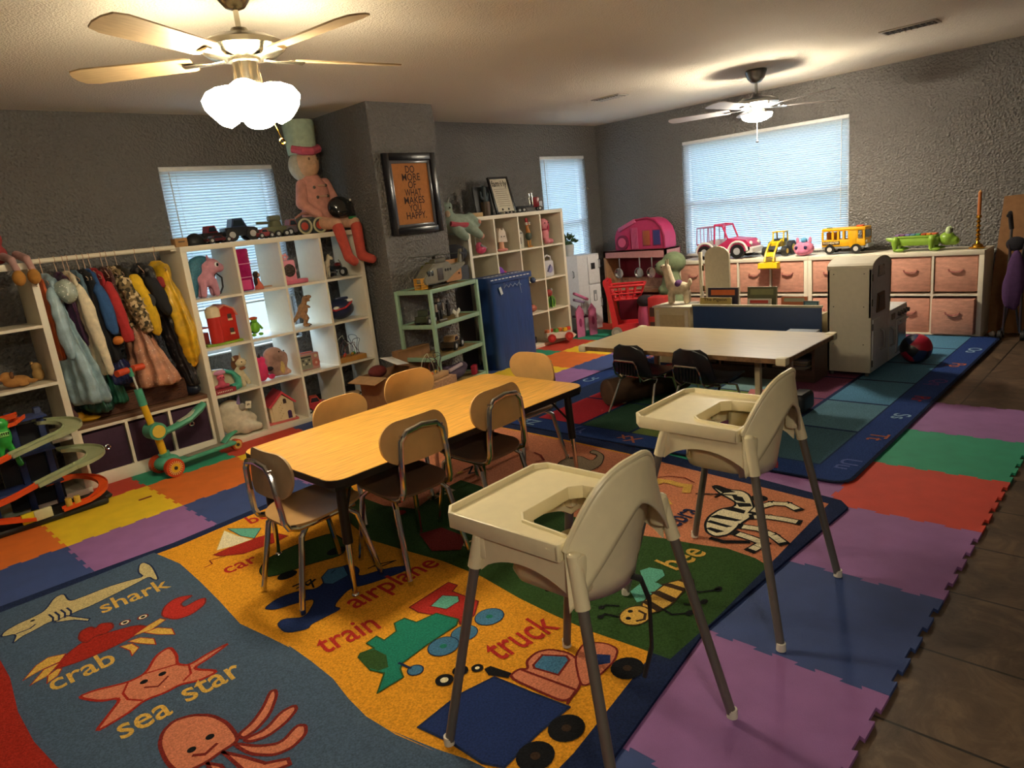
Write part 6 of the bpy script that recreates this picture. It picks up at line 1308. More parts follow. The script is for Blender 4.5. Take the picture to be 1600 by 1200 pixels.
G().cyl((-.03, -.04, .18), (-.01, -.05, .235), .012, plain('b0aca0', .5), r2=.003, seg=10).build('horn', t); G().sph((.005, -.02, .15), (.03, .02, .035), MG2).build('ear', t); G().sph((-.10, -.10, .08), (.03, .02, .03), cloth('c0a88c')).build('muzzle', t); G().sph((-.06, -.098, .135), .008, plain('1a1a1a', .3), seg=8).build('eye', t)
t = thing('dark_bag', 'dark grey bag with white piping wedged under the mint plush', 'bag', (4.42, 5.06, TT+1.03)); g = G().sph((0, 0, .12), (.16, .12, .09), cloth('2c2e36')); g.build('bag_body', t); G().tube([(-.10, -.07, .14), (0, -.095, .15), (.12, -.06, .10)], .008, plain('a8a8b0', .5)).build('piping', t)
tag(G().box((0, 0, .515), (.34, .16, 1.03), plain('2e3038', .6), .01).build('grey_storage_crate'), 'dark grey upright crate behind the mint shelf carrying the bag', 'crate', loc=(4.42, 5.12, TT))
# ---------------- room corner: play fridge, pink kitchen, cart ----------------
WK2 = plain('d0d2d8', .45)
t = thing('play_fridge', 'tall white wooden play fridge with two doors in the room corner', 'play fridge', (6.62, 5.17, TT), R(-14))
G().bx((-.16, .0, .06), (.18, .30, .905), WK2, .004).build('cabinet_body', t)
G().bx((-.16, .02, 0), (.18, .28, .06), WK2).build('plinth', t)
for z0, z1, nm in ((.09, .535, 'door'), (.555, .89, 'door')):
    d = G().bx((.0, -.014, z0), (.17, .0, z1), plain('dcdde2', .4), .003).build(nm, t); G().tube([(.155, -.014, z0+.18), (.160, -.035, z0+.19), (.160, -.035, z0+.27), (.155, -.014, z0+.28)], .006, plain('a8aab0', .3)).build('handle', d)
G().box((.07, -.017, .765), (.06, .006, .075), plain('22242a', .3), .003).build('window', t); G().box((.075, -.017, .41), (.05, .006, .13), plain('8a9098', .4), .003).build('dispenser', t); G().box((.075, -.0175, .39), (.022, .008, .075), plain('d8dce0', .4)).build('dispenser_inset', t); G().box((.05, -.016, .12), (.045, .004, .014), plain('5a5c60')).build('grille', t)
t2 = thing('white_panel_door', 'pale wide play cabinet panel beside the play fridge', 'play cabinet', (6.33, 5.21, TT), R(-10)); G().bx((-.14, 0, .04), (.125, .28, .92), plain('b8c0cc', .45), .003).build('cabinet_body', t2); G().tube([(.04, 0, .66), (.045, -.02, .67), (.045, -.02, .73), (.04, 0, .74)], .005, plain('7a8490', .3)).build('handle', t2)
for x in (-.10, .09):
    G().bx((x-.02, .02, 0), (x+.02, .26, .04), plain('b8c0cc', .45)).build('foot', t2)
t = thing('potted_plant', 'small leafy green plant in a white pot on the pale play cabinet', 'potted plant', (6.415, 5.27, TT+.921), scale=1.35); G().cyl((0, 0, 0), (0, 0, .095), .042, plain('c0c8cc', .4), r2=.05, seg=20).build('pot', t)
g = G(); LF = mat('leaf_green', '3c5a34', .6, var=.5, scale=40)
rnd = random.Random(4)
for k in range(70):
    a_ = rnd.uniform(0, 2*PI); e = rnd.uniform(.1, 1.4); d = Vector((math.cos(a_)*math.cos(e), math.sin(a_)*math.cos(e), math.sin(e))); p = Vector((0, 0, .10))+d*rnd.uniform(.05, .085)
    q = Vector((rnd.uniform(-1, 1), rnd.uniform(-1, 1), rnd.uniform(-1, 1))).normalized(); n = d.cross(q).normalized()*.011; g.flat([p-d*.02, p+n, p+d*.022, p-n], LF)
g.sph((0, 0, .10), (.04, .04, .03), LF, seg=8); g.build('leaves', t, smooth=0)
# pink folding play stroller
t = thing('pink_doll_seat', 'pink toy doll seat with hearts on pointed side panels, beside the play fridge', 'doll seat', (6.30, 4.99, TT), R(-20)); PP = plain('c06a94', .45)
for x in (-.11, .06): G().prism([(-.05, 0), (.05, 0), (.05, .30), (0, .37), (-.05, .30)], -.01, .01, PP, 'y', Matrix.Translation((x, -.03, 0))).build('side_panel', t); G().sph((x, -.043, .17), (.02, .004, .05), plain('8a2c5c', .5)).build('decoration', t)
G().box((-.02, .08, .22), (.16, .16, .02), plain('5a1c34', .5), .004).build('seat', t); G().box((-.04, .03, .46), (.20, .06, .03), PP, .01, (0, R(28), 0)).box((-.07, .03, .41), (.14, .06, .03), plain('8a7a9c', .5), .01, (0, R(20), 0)).build('folded_bar', t)
for x in (-.04, -.01): G().cyl((x, .03, 0), (x, .03, .42), .006, plain('a8a8b0', .3), seg=8).build('rod', t)
# pink kitchen along the right wall near the corner
PKK = plain('c08888', .5); PKD = plain('8a2440', .5); TW = plain('b08864', .5)
KX, KY0, KY1 = 7.02, 4.33, 5.22
t = thing('pink_play_kitchen', 'pink wooden play kitchen with hanging pans below the pink camper', 'play kitchen', (KX, 0, TT))
G().bx((0, KY0, 0), (.30, KY0+.03, .90), PKK).build('side_panel', t); G().bx((0, KY1-.03, 0), (.30, KY1, .90), TW).build('side_panel', t)
G().bx((.30, KY0, 0), (.315, KY1, .90), PKD).build('back_panel', t)
G().bx((-.015, KY0+.02, .40), (.30, KY1, .44), plain('c8a488', .5), .003).build('counter', t); G().bx((.22, KY0+.03, .44), (.298, KY1-.03, .55), mat('checker_pink', 'c09a8c', .5, var=.3, scale=30)).build('backsplash', t)
G().prism([(KY0, .80), (KY1, .72+.1), (KY1, .90), (KY0, .90)], .0, .02, PKK, 'x').build('top_rail', t); G().bx((0, KY0, .885), (.30, KY1, .90), PKK).build('top_board', t)
for y in (4.55, 4.90): G().bx((-.005, y-.13, .06), (.01, y+.13, .37), plain('c48c8c' if y < 4.7 else '7a1c34', .5), .003).build('door', t)
G().box((.13, 4.50, .655), (.08, .12, .20), PKD, .004).build('wall_box', t)
for y in (4.52, 4.69, 4.98):
    p = thing('toy_pan', 'silver toy pan hanging from the pink kitchen rail, %s' % {4.52: 'nearest the turtle plush', 4.69: 'in the middle', 4.98: 'nearest the play fridge'}[y], 'toy pan', (KX-.008, y, TT+.80), 0, 'silver pans on the pink kitchen')
    G().box((0, 0, -.055), (.006, .018, .13), CHROME, .002).build('handle', p); G().lathe([(0, 0), (.055, 0), (.062, .03), (.056, .03), (.05, .006), (0, .006)], CHROME, (.0, 0, -.165), 24, (0, -PI/2, 0)).build('bowl', p)
tag(G().tube([(0, 0, 0), (0, 0, .06), (0, 0, .16), (-.02, 0, .2), (-.05, 0, .19)], .012, CHROME).sph((0, 0, .008), (.03, .12, .010), plain('c8b8a0', .4)).build('toy_faucet'), 'silver toy faucet on the pink kitchen counter', 'faucet', loc=(KX+.08, 5.03, TT+.441))
# pink camper on the kitchen
CP = plain('c0386a', .35); CPL = plain('c8608c', .4)
t = thing('pink_camper', 'big pink toy camper standing on top of the pink play kitchen', 'toy camper', (KX+.03, 0, TT+.901))
pr = [(4.36, .0), (4.36, .14), (4.40, .25), (4.48, .33), (4.58, .36), (4.74, .345), (4.90, .31), (5.02, .25), (5.06, .16), (5.06, .0)]
g = G(); g.prism(pr, 0, .26, CP, 'x'); bmesh.ops.bevel(g.bm, geom=[e for e in g.bm.edges], offset=.012, segments=2, affect='EDGES'); g.build('camper_body', t)
g = G(); g.tube([(-.004, y, z) for y, z in pr[:6]], .012, plain('a02450', .4)); g.build('trim', t)
for y, c in ((4.46, '3c3c78'), (4.60, 'a85a3c')): G().box((-.004, y, .13), (.01, .095, .17), plain(c, .3), .004).box((-.002, y, .13), (.006, .115, .19), plain('a02450', .4), .004).build('window', t)
G().cyl((.0, 4.93, .095), (-.03, 4.93, .095), .085, plain('7a1c44', .5), seg=24).cyl((-.03, 4.93, .095), (-.035, 4.93, .095), .055, plain('d85a84', .4), seg=20).build('wheel', t)
G().box((-.005, 4.86, .29), (.05, .26, .05), CPL, .012, (R(-22), 0, 0)).build('awning', t)
for k in range(5): G().tube([(-.01, 4.72+.02*k, .0+.01), (-.012, 4.72+.02*k, .26)], .005, CPL, 6).build('stripe', t)
# shopping cart
RC_ = plain('c4242c', .4)
def cart(label, loc, rz):
    t = thing('toy_shopping_cart', label, 'toy shopping cart', loc, rz)
    # push handle at local -x
    g = G(); P0 = [(-.15, -.13), (.17, -.11), (.17, .11), (-.15, .13)]; P1 = [(-.11, -.10), (.12, -.085), (.12, .085), (-.11, .10)]
    for z, P in ((.47, P0), (.40, None), (.345, P1)):
        if P is None: P = [((a[0]+b[0])/2, (a[1]+b[1])/2) for a, b in zip(P0, P1)]
        for k in range(4): a, b = Vector(P[k]+(z,)), Vector(P[(k+1) % 4]+(z,)); g.tube([a, b], .013 if z > .46 else .010, RC_, 6)
    for k in range(4):
        A0_, A1_ = Vector(P0[k]+(.47,)), Vector(P0[(k+1) % 4]+(.47,)); B0_, B1_ = Vector(P1[k]+(.345,)), Vector(P1[(k+1) % 4]+(.345,)); n = 5 if k % 2 == 0 else 4
        for i in range(n): f = i/(n-1); g.tube([A0_.lerp(A1_, f), B0_.lerp(B1_, f)], .009, RC_, 6)
    g.box((0, 0, .34), (.24, .18, .01), RC_); g.build('basket', t)
    for s in (-1, 1): G().prism([(-.20, .52), (-.15, .53), (-.12, .34), (-.08, .08), (-.13, .06), (-.16, .32)], -.012, .012, RC_, 'y', Matrix.Translation((0, s*.13, 0))).build('side_frame', t)
    G().cyl((-.185, -.13, .525), (-.185, .13, .525), .016, RC_, seg=12).build('push_handle', t); G().bx((-.14, -.13, .07), (.16, .13, .085), RC_, .004).build('lower_tray', t); G().bx((-.14, -.135, .05), (.16, -.12, .12), RC_).bx((-.14, .12, .05), (.16, .135, .12), RC_).build('tray_side', t)
    for x in (-.10, .13):
        for s in (-1, 1): wheel(t, (x, s*.15, .05), .05, .025, plain('8a857a', .5), plain('a8a294', .5))
    return t
cart('red plastic toy shopping cart in front of the pink play kitchen', (6.46, 4.52, TT), R(-60)).scale = (1.2, 1.2, 1.2)
tag(G().box((0, 0, .22), (.18, .20, .44), plain('a82a2c', .45), .02).box((-.092, 0, .28), (.004, .15, .10), plain('3a1c1c')).box((-.092, 0, .12), (.004, .15, .10), plain('3a1c1c')).build('red_toy_bin'), 'red plastic toy bin with dark slots behind the llama plush', 'toy bin', loc=(6.45, 4.10, TT), rz=.2)
t = thing('pink_tote', 'pink striped toy bag with a dark top right of the red cart', 'bag', (6.40, 4.24, TT)); G().sph((0, 0, .21), (.06, .10, .21), mat('pink_stripe', 'c0507c', .6, var=.4, scale=10, vstretch=(1, 9, .5))).build('bag_body', t); G().sph((0, 0, .39), (.07, .10, .07), cloth('221820')).build('bag_top', t)
TUR = cloth('6f7c5c')
t = thing('turtle_plush', 'big green plush turtle slumped against the pink kitchen end', 'plush toy', (6.80, 4.12, TT)); g = G().sph((.03, 0, .76), (.12, .14, .12), TUR).sph((-.05, .10, .71), (.09, .085, .085), TUR).sph((0, .02, .50), (.10, .12, .20), TUR).sph((-.04, .10, .46), (.07, .07, .06), TUR).sph((0, 0, .16), (.13, .13, .16), cloth('5c5a3c')).sph((0, 0, .32), (.10, .12, .12), cloth('5c5a3c')); g.build('body', t, mods=soft(.014, 8))
for y in (.06, .14): G().sph((-.13, y, .74), .012, plain('14140f', .3), seg=8).build('eye', t)
tag(G().cyl((0, 0, 0), (0, 0, .13), .028, plain('4c9a78', .45), seg=14).cyl((0, 0, .13), (0, 0, .16), .018, plain('7ab89c', .45), seg=12).build('toy_hydrant'), 'small mint green toy hydrant by the tan cabinet', 'toy', loc=(6.05, 3.86, TT))
# tan cabinet with the llama plush and the arched board
TN = plain('c4b690', .5); TNW = plain('ccc4b0', .45)
t = thing('tan_play_cabinet', 'cream wooden play cabinet with a panelled side under the llama plush', 'play cabinet', (5.28, 3.05, ZR2-.003)); cy0, cy1 = .0, .36
G().bx((0, 0, .0), (.27, .36, .50), TN, .003).build('cabinet_body', t); G().bx((-.012, -.012, .50), (.285, .372, .515), TNW, .003).build('cabinet_top', t)
for y0, y1 in ((.06, .30),): inter = G().bx((-.004, y0, .06), (0, y1, .44), plain('b8a67c', .5)).build('door', t)
G().bx((-.006, .02, .03), (-.001, .05, .48), TNW).bx((-.006, .31, .03), (-.001, .34, .48), TNW).build('trim', t)
LL = mat('llama_fleece', 'c4b49a', .9, var=.35, scale=14, bump=1, bscale=110)
t = thing('llama_plush', 'standing pastel llama plush with a purple saddle on the cream play cabinet', 'plush toy', (5.42, 3.23, ZR2+.513), R(-75))
g = G(); g.sph((0, 0, .14), (.10, .05, .06), LL); limb(g, (-.07, 0, .17), (-.10, 0, .30), .048, .038, LL); g.sph((-.115, 0, .325), (.05, .038, .035), LL)
for x in (-.07, .07):
    for s in (-1, 1): limb(g, (x, s*.03, .10), (x, s*.034, .022), .027, .024, LL)
g.sph((.10, 0, .19), (.02, .02, .035), LL); g.build('body', t, mods=soft(.008)); G().sph((0, 0, .175), (.038, .053, .038), cloth('5a3468')).build('saddle', t)
for s in (-1, 1): G().cyl((-.10, s*.025, .345), (-.095, s*.03, .40), .012, LL, r2=.004, seg=8).build('ear', t); G().sph((-.14, s*.028, .335), .006, plain('1a1a1a', .2), seg=8).build('eye', t)
t = thing('arched_mirror_panel', 'tall cream arched play panel with hinges and a faint drawing', 'play panel', (5.62, 2.98, ZR2)); AP = plain('c8c0a8', .5)
pts = [(-.13, 0), (.10, 0), (.10, .90)] + [(.10-.115*(1-math.cos(R(18*k))), .90+.085*math.sin(R(18*k))) for k in range(1, 10)] + [(-.13, .90)]
G().prism([(y, z) for y, z in pts], 0, .022, AP, 'x').build('panel', t); G().bx((0, .135-.0, .40), (.03, .16, .94), AP, .003).build('side_post', t)
for z in (.30, .62, .80): G().box((-.004, .115, z), (.008, .02, .05), plain('6a6044', .3, metal=1), .002).build('hinge', t)
g = G()
for k in range(6): g.tube([(-.003, -.02-.02*math.cos(k), .52+.012*k), (-.003, -.04+.02*math.sin(k*2), .545+.014*k)], .0018, plain('5c5464', .6), 5)
g.build('drawing', t)
# book display: navy back panel, trough with books
t = thing('book_display', 'low book display with a navy blue back panel behind the pale table', 'bookcase', (5.30, 1.955, ZR2)); NVP = plain('1e3b68', .5)
G().bx((0, 0, .0), (.014, 1.08, .515), NVP, .002).build('back_panel', t); G().bx((-.004, -.005, .512), (.02, 1.085, .528), plain('b8b49c', .5)).build('top_edge', t)
for y in (0, 1.06): G().bx((.016, y, 0), (.30, y+.02, .46), plain('9a8a64', .5)).build('side_panel', t)
for k, z in enumerate((.06, .25, .44)): G().bx((.016, .02, z), (.30-.07*k, 1.06, z+.015), plain('9a8a64', .5)).build('shelf_board', t)
def book(label, y, w, h, c, c2, txt=None, x=.06, z=.455, tc='3a2a20', sp=None):
    b = thing('picture_book', label, 'book', (5.30+x, y, ZR2+z+.001), 0, 'books in the navy book display', rot=(0, R(4), 0))
    G().box((.004, 0, h/2), (.012, w, h), plain('d8d0bc', .7)).build('pages', b); G().box((-.004, 0, h/2), (.003, w+.004, h), plain(c, .4)).box((.012, 0, h/2), (.003, w+.004, h), plain(c, .4)).build('cover', b)
    g = G(); g.box((-.0062, 0, h*.8), (.001, w*.8, h*.22), plain(c2, .5)) if c2 else None
    if txt: g.text(txt, .035, plain(tc, .5), MX((-.0075, 0, h*.86), (PI/2, 0, -PI/2)), width=w*.75)
    if g.bm.verts: g.build('cover_art', b)
    return b
book('dark blue picture book with yellow and red art, tallest at the left of the display', 2.80, .27, .20, '2a2438', 'c0602c', x=.09)
book('tan picture book titled The Pigeon in the front row of the display', 2.84, .28, .125, 'b09a58', None, 'The Pigeon', x=.035)
book('olive green picture book standing highest in the middle of the display', 2.46, .24, .205, '55563a', '7a7a50', x=.09)
book('white picture book with red lettering in front of the olive green one', 2.46, .19, .115, 'b8b4a8', 'a03028', x=.04)
book('orange picture book lying low toward the play kitchen', 2.19, .20, .13, 'b8643c', '9a9a84', x=.07)
book('teal picture book at the end of the display beside the play kitchen', 2.05, .11, .10, '2c4a5c', '5a7a84', x=.045)
# brown low shelf in front
BRW = mat('walnut_board', '4e3a30', .5, var=.3, scale=5, vstretch=(12, 1, 12))
t = thing('brown_low_shelf', 'low dark brown wooden bookshelf between the pale table and the navy panel', 'shelf', (5.02, 1.90, ZR2)); BL = 1.12
G().bx((0, 0, .30), (.255, BL, .325), BRW, .003).build('top_board', t); G().bx((0, 0, .0), (.255, BL, .09), BRW).build('base_board', t)
for y in (0, .36, .74, BL-.02): G().bx((0, y, .09), (.255, y+.02, .30), BRW).build('divider', t)
G().bx((.235, .02, .09), (.25, BL-.02, .30), BRW).build('back_board', t)
for y in (.40, .78): 
    d = G().bx((-.006, y, .10), (.20, y+.31, .20), BRW, .003).build('drawer', t); G().tube([(-.006, y+.12, .15), (-.02, y+.13, .15), (-.02, y+.18, .15), (-.006, y+.19, .15)], .005, plain('16120e', .4)).build('handle', d)
for k in range(7): tag(G().box((0, 0, .005), (.20, .25+.02*(k % 2), .010), plain(('6a6a64', '8a8474', '4a4c58', '7a6a58')[k % 4], .6), .001).build('flat_book'), 'thin book stacked in the brown low shelf, %s' % ('at the very bottom', 'second from the bottom', 'third from the bottom', 'in the middle', 'third from the top', 'second from the top', 'at the top')[k], 'book', 'thin books stacked in the brown low shelf', (5.125, 2.09, ZR2+.0905+.0105*k), R((-4, 5, 2, -7, 4, 0, 6)[k]))
for k in range(2): tag(G().box((0, 0, .009), (.16, .22, .018), plain(('1c2230', '8a9098')[k], .4), .002).build('flat_book'), ('dark' if k == 0 else 'pale grey')+' book lying on top of the brown low shelf', 'book', loc=(5.14, 2.04, ZR2+.326+.019*k), rz=R(5*k))
# white play kitchen
WKT = mat('play_kitchen_white', 'cfc8b4', .5, var=.03); WKF = plain('c2c0c0', .5); HD = plain('8a8688', .4)
t = thing('white_play_kitchen', 'white wooden play kitchen with an arched top and oven, beside the ball', 'play kitchen', (5.31, 1.61, ZR2)); L0 = .42
for x, y in ((.03, .03), (.03, .28), (.85, .03), (.85, .28)): G().cyl((x, y, 0), (x, y, .03), .014, plain('5a5854', .5), seg=10).build('foot', t)
G().bx((0, 0, .028), (.018, .305, .79), WKT, .002).build('side_panel', t); G().bx((L0, 0, .028), (L0+.018, .305, .79), WKT, .002).build('side_panel', t)
arch = [(0, .79)]+[(.21-.21*math.cos(R(15*k)), .79+.065*math.sin(R(15*k))) for k in range(1, 12)]+[(L0+.018, .79)]
G().prism(arch+[(L0+.018, .44), (0, .44)], 0, .016, WKF, 'y').build('front_panel', t); G().prism(arch+[(L0+.018, .03), (0, .03)], .29, .305, WKT, 'y').build('back_panel', t)
top = arch; g = G()
for (x0, z0), (x1, z1) in zip(top, top[1:]):
    vs = [g.bm.verts.new(p) for p in ((x0, -.005, z0), (x1, -.005, z1), (x1, .31, z1), (x0, .31, z0), (x0, -.005, z0+.010), (x1, -.005, z1+.010), (x1, .31, z1+.010), (x0, .31, z0+.010))]
    for f in ((0, 1, 2, 3), (7, 6, 5, 4), (0, 4, 5, 1), (3, 2, 6, 7), (0, 3, 7, 4), (1, 5, 6, 2)): g.bm.faces.new([vs[i] for i in f]).material_index = g.mi(WKT)
bmesh.ops.recalc_face_normals(g.bm, faces=g.bm.faces[:]); g.build('arched_top', t, 20)
G().bx((.018, 0, .028), (.42, .016, .44), WKF, .002).build('lower_front', t); G().bx((.018, .016, .028), (L0, .29, .05), WKF).build('bottom_board', t)
d = G().bx((.02, -.010, .05), (.22, .0, .42), WKF, .002).build('door', t); G().tube([(.19, -.010, .17), (.19, -.035, .19), (.19, -.038, .25), (.19, -.035, .31), (.19, -.010, .33)], .010, HD, 8).build('handle', d)
for z in (.10, .37): G().box((.004, -.012, z), (.012, .006, .05), plain('3a3830', .4), .001).build('hinge', t)
for z in (.55, .73): G().box((.004, -.006, z), (.012, .006, .05), plain('3a3830', .4), .001).build('hinge', t)
G().prism([(.13, .72), (.28, .72), (.26, .80), (.15, .80)], -.006, 0, plain('5c5c50', .2), 'y').build('window', t); G().prism([(.11, .46), (.30, .46), (.28, .60), (.13, .60)], -.008, 0, plain('54391f', .5), 'y').prism([(.14, .48), (.27, .48), (.255, .58), (.155, .58)], -.011, -.008, plain('2a1c14', .4), 'y').build('alcove', t)
# counter part
G().bx((L0+.018, 0, .40), (.88, .30, .42), plain('c8cacc', .35), .003).build('counter', t); G().bx((L0+.018, 0, .028), (.88, .29, .05), WKF).bx((.862, 0, .05), (.88, .29, .40), WKF).bx((L0+.018, .275, .05), (.862, .29, .40), WKF).build('counter_body', t)
G().bx((L0+.018, -.004, .33), (.88, .012, .40), WKF, .002).build('control_panel', t); G().bx((L0+.018, .0, .05), (.60, .012, .33), WKF).build('side_front', t)
d = G().bx((.61, -.006, .06), (.86, .008, .32), WKF, .003).build('oven_door', t); G().bx((.64, -.009, .10), (.84, -.006, .27), plain('4c5258', .2)).build('pane', d); G().cyl((.64, -.022, .305), (.84, -.022, .305), .007, HD, seg=8).build('handle', d)
G().tube([(.47, 0, .14), (.47, -.028, .16), (.47, -.03, .21), (.47, -.028, .27), (.47, 0, .29)], .010, HD, 8).build('handle', t)
G().box((.51, -.006, .365), (.08, .006, .045), plain('54584a', .3)).build('display', t)
for x in (.64, .71, .78, .85): G().cyl((x, -.004, .365), (x, -.028, .365), .017, plain('3a3a3e', .4), seg=14).build('knob', t)
G().box((.10, -.0, .06), (.06, .004, .012), plain('5a5a5a')).build('grille', t)
for y in (.05, .26):
    for z in (.76, .52, .24): G().cyl((-.003, y, z), (0, y, z), .004, plain('2a2a2a', .4), seg=8).build('screw', t)
tag(G().bx((-.07, -.05, 0), (.07, .05, .012), plain('2c2822', .4)).bx((-.05, -.04, .012), (.05, .04, .03), plain('5c5040', .4), .005).build('toy_cooktop'), 'small dark toy cooktop on the white play kitchen counter', 'toy', loc=(5.83, 1.77, ZR2+.421))
# ball
BM = bpy.data.materials.new('ball_skin'); BM.use_nodes = True; _nt = BM.node_tree; _b = _nt.nodes['Principled BSDF']; _b.inputs['Roughness'].default_value = .35
_n = _nt.nodes.new('ShaderNodeTexVoronoi'); _n.inputs['Scale'].default_value = 9; _tc = _nt.nodes.new('ShaderNodeTexCoord'); _nt.links.new(_tc.outputs['Object'], _n.inputs['Vector'])
_r = _nt.nodes.new('ShaderNodeValToRGB'); _r.color_ramp.interpolation = 'CONSTANT'; _e = _r.color_ramp.elements; _e[0].color = srgb('1c2c50')+(1,); _e[1].position = .7; _e[1].color = srgb('14161e')+(1,); _x = _e.new(.38); _x.color = srgb('a01c34')+(1,)
_nt.links.new(_n.outputs['Color'], _r.inputs['Fac']); _nt.links.new(_r.outputs['Color'], _b.inputs['Base Color'])
tag(G().sph((0, 0, .112), .112, BM, seg=32).build('play_ball', smooth=180), 'red, blue and black play ball on the alphabet rug', 'ball', loc=(5.86, 1.45, ZR2))
# bolster and black wedge under the pale table
t = thing('brown_bolster', 'dark brown rounded bolster lying behind the black chair on the alphabet rug', 'bolster', (4.24, 2.84, ZR2), R(-22)); G().cyl((-.34, 0, .10), (.34, 0, .10), .098, cloth('4a3222'), seg=24).sph((-.34, 0, .10), (.03, .098, .098), cloth('4a3222')).sph((.34, 0, .10), (.03, .098, .098), cloth('4a3222')).build('bolster_body', t, 60)
t = thing('black_wedge', 'rounded black cushion with a white top edge behind the farther high chair', 'cushion', (4.33, 1.72, ZR2), R(0)); G().box((0, 0, .065), (.20, .10, .13), plain('1a1c20', .5), .035, seg=4).build('cushion_body', t); G().box((-.02, 0, .131), (.13, .07, .006), plain('b8b8b4', .6), .002).build('top_patch', t)
tag(G().box((0, 0, .006), (.16, .22, .012), plain('a02c28', .5), .002).build('red_book'), 'red book lying on the rug beyond the black chairs', 'book', loc=(4.62, 2.10, ZR2), rz=.3)
# things standing on the low cube shelves
def TCp(px, dx): p = fx(px, 390, SCX+dx); return Vector((SCX+dx, p.y, .771))
JP = plain('b8305c', .3); WHP = plain('d8d4d0', .35)
t = thing('pink_toy_jeep', 'large pink and white toy jeep with an open roll cage on the low cube shelf', 'toy jeep', TCp(1138, .15), -PI/2)   # nose toward local +x = -y
G().prism([(-.30, .06), (.10, .06), (.30, .075), (.31, .14), (.26, .19), (.06, .215), (.02, .18), (-.06, .14), (-.06, .10), (-.16, .10), (-.16, .17), (-.30, .17)], -.13, .13, JP, 'y').build('body', t)
G().prism([(.26, .05), (.34, .055), (.34, .10), (.28, .12)], -.13, .13, WHP, 'y').build('bumper', t); G().bx((-.17, -.12, .10), (-.08, .12, .20), plain('a8a4a8', .5), .006).build('seat', t)
g = G()
for s in (-1, 1): g.tube([(.06, s*.12, .20), (.0, s*.12, .35)], .010, JP).tube([(.0, s*.12, .35), (-.09, s*.12, .36)], .012, JP).tube([(-.09, s*.12, .36), (-.10, s*.12, .16)], .010, JP)
g.tube([(0, -.12, .35), (0, .12, .35)], .010, JP).tube([(.06, -.12, .2), (.06, .12, .2)], .010, JP).tube([(-.09, -.12, .36), (-.09, .12, .36)], .010, JP); g.build('windshield_frame', t)
g = G()
for s in (-1, 1):
    g.tube([(-.09, s*.12, .345), (-.30, s*.12, .34), (-.31, s*.12, .16)], .007, plain('a87c9c', .4))
    for x in (-.16, -.22, -.26): g.tube([(x, s*.12, .34), (x, s*.12, .17)], .005, plain('a87c9c', .4), 6)
g.tube([(-.30, -.12, .34), (-.30, .12, .34)], .007, plain('a87c9c', .4)); g.build('roll_cage', t)
for x in (-.21, .17):
    for s in (-1, 1): wheel(t, (x, s*.125, .075), .075, .05, plain('141416', .5), plain('a8a8ac', .3)); G().tube([(x+.105*math.cos(R(a_)), s*.128, .075+.100*math.sin(R(a_))) for a_ in range(0, 181, 20)], .014, WHP, 8).build('fender', t)
for s in (-1, 1): G().sph((.30, s*.09, .15), (.016, .024, .024), WHP).build('headlight', t)
t = thing('toy_loader', 'yellow toy front loader tipping its bucket over the low shelf edge', 'toy loader', TCp(1216, .17), PI); YL = plain('d8b81c', .35)   # nose toward local +x = -x
G().bx((-.13, -.05, .09), (.08, .05, .15), YL, .008).build('hood', t); G().bx((-.10, -.055, .14), (.0, .055, .17), plain('2c3038', .4), .004).build('seat', t)
g = G()
for s in (-1, 1): g.tube([(.0, s*.055, .14), (-.01, s*.055, .235), (-.10, s*.055, .235), (-.11, s*.055, .14)], .008, YL)
g.box((-.055, 0, .24), (.11, .13, .010), YL, .003); g.build('cab_frame', t)
for x, r_ in ((-.09, .072), (.07, .05)):
    for s in (-1, 1): wheel(t, (x, s*.10, r_), r_, .05, plain('1c1c1e', .6), YL)
g = G()
for s in (-1, 1): g.tube([(.02, s*.045, .16), (.12, s*.045, .125), (.20, s*.045, .04), (.235, s*.045, -.04)], .011, YL)
g.box((.15, 0, .09), (.05, .09, .008), plain('2a2a2a', .5), 0, (0, R(45), 0)).box((.20, 0, .03), (.05, .09, .008), YL, 0, (0, R(55), 0)); g.build('lift_arm', t)
g = G(); g.prism([(.19, -.045), (.26, -.05), (.275, -.10), (.21, -.115), (.205, -.105), (.262, -.09), (.252, -.06), (.19, -.055)], -.10, .10, YL, 'y'); g.box((.235, -.098, -.08), (.07, .006, .06), YL).box((.235, .098, -.08), (.07, .006, .06), YL); g.build('bucket', t)
UH = cloth('cf7a9a')
t = thing('unicorn_helmet', 'pink plush unicorn head hat with a blue mane, beside the yellow loader', 'plush hat', TCp(1256, .10)); g = G().sph((0, 0, .065), (.09, .10, .075), UH).sph((-.05, .0, .04), (.05, .07, .04), plain('d8708c', .7)); g.build('head', t, mods=soft(.01)); G().sph((-.02, -.01, .145), (.035, .03, .03), cloth('5a9ac0')).build('mane', t)
for s in (-1, 1): G().sph((.0, s*.062, .145), (.012, .016, .034), UH).build('ear', t); G().sph((-.078, s*.045, .08), (.012, .017, .02), plain('2a1c4c', .3), seg=10).build('eye', t)
t = thing('toy_school_bus', 'yellow toy school bus with numbers 0 to 9 along its side', 'toy bus', TCp(1322, .16), -PI/2); YB = plain('dca414', .35)
G().bx((-.20, -.085, .05), (.19, .085, .075), plain('8a8a8a', .4), .004).build('chassis', t); G().bx((-.20, -.09, .07), (.20, .09, .135), YB, .006).build('lower_body', t); G().bx((-.20, -.09, .215), (.20, .09, .245), YB, .010).build('roof', t)
for x in (-.19, -.095, -.045, .005, .055, .125, .19): 
    for s in (-1, 1): G().bx((x-.010, s*.09-(.006 if s > 0 else 0), .135), (x+.010, s*.09+(.006 if s < 0 else 0), .215), YB).build('pillar', t)
G().bx((.06, -.093, .06), (.12, -.088, .215), YB, .002).build('door', t); G().bx((-.192, .02, .10), (-.10, .07, .20), plain('b0742c', .5)).build('seat', t)
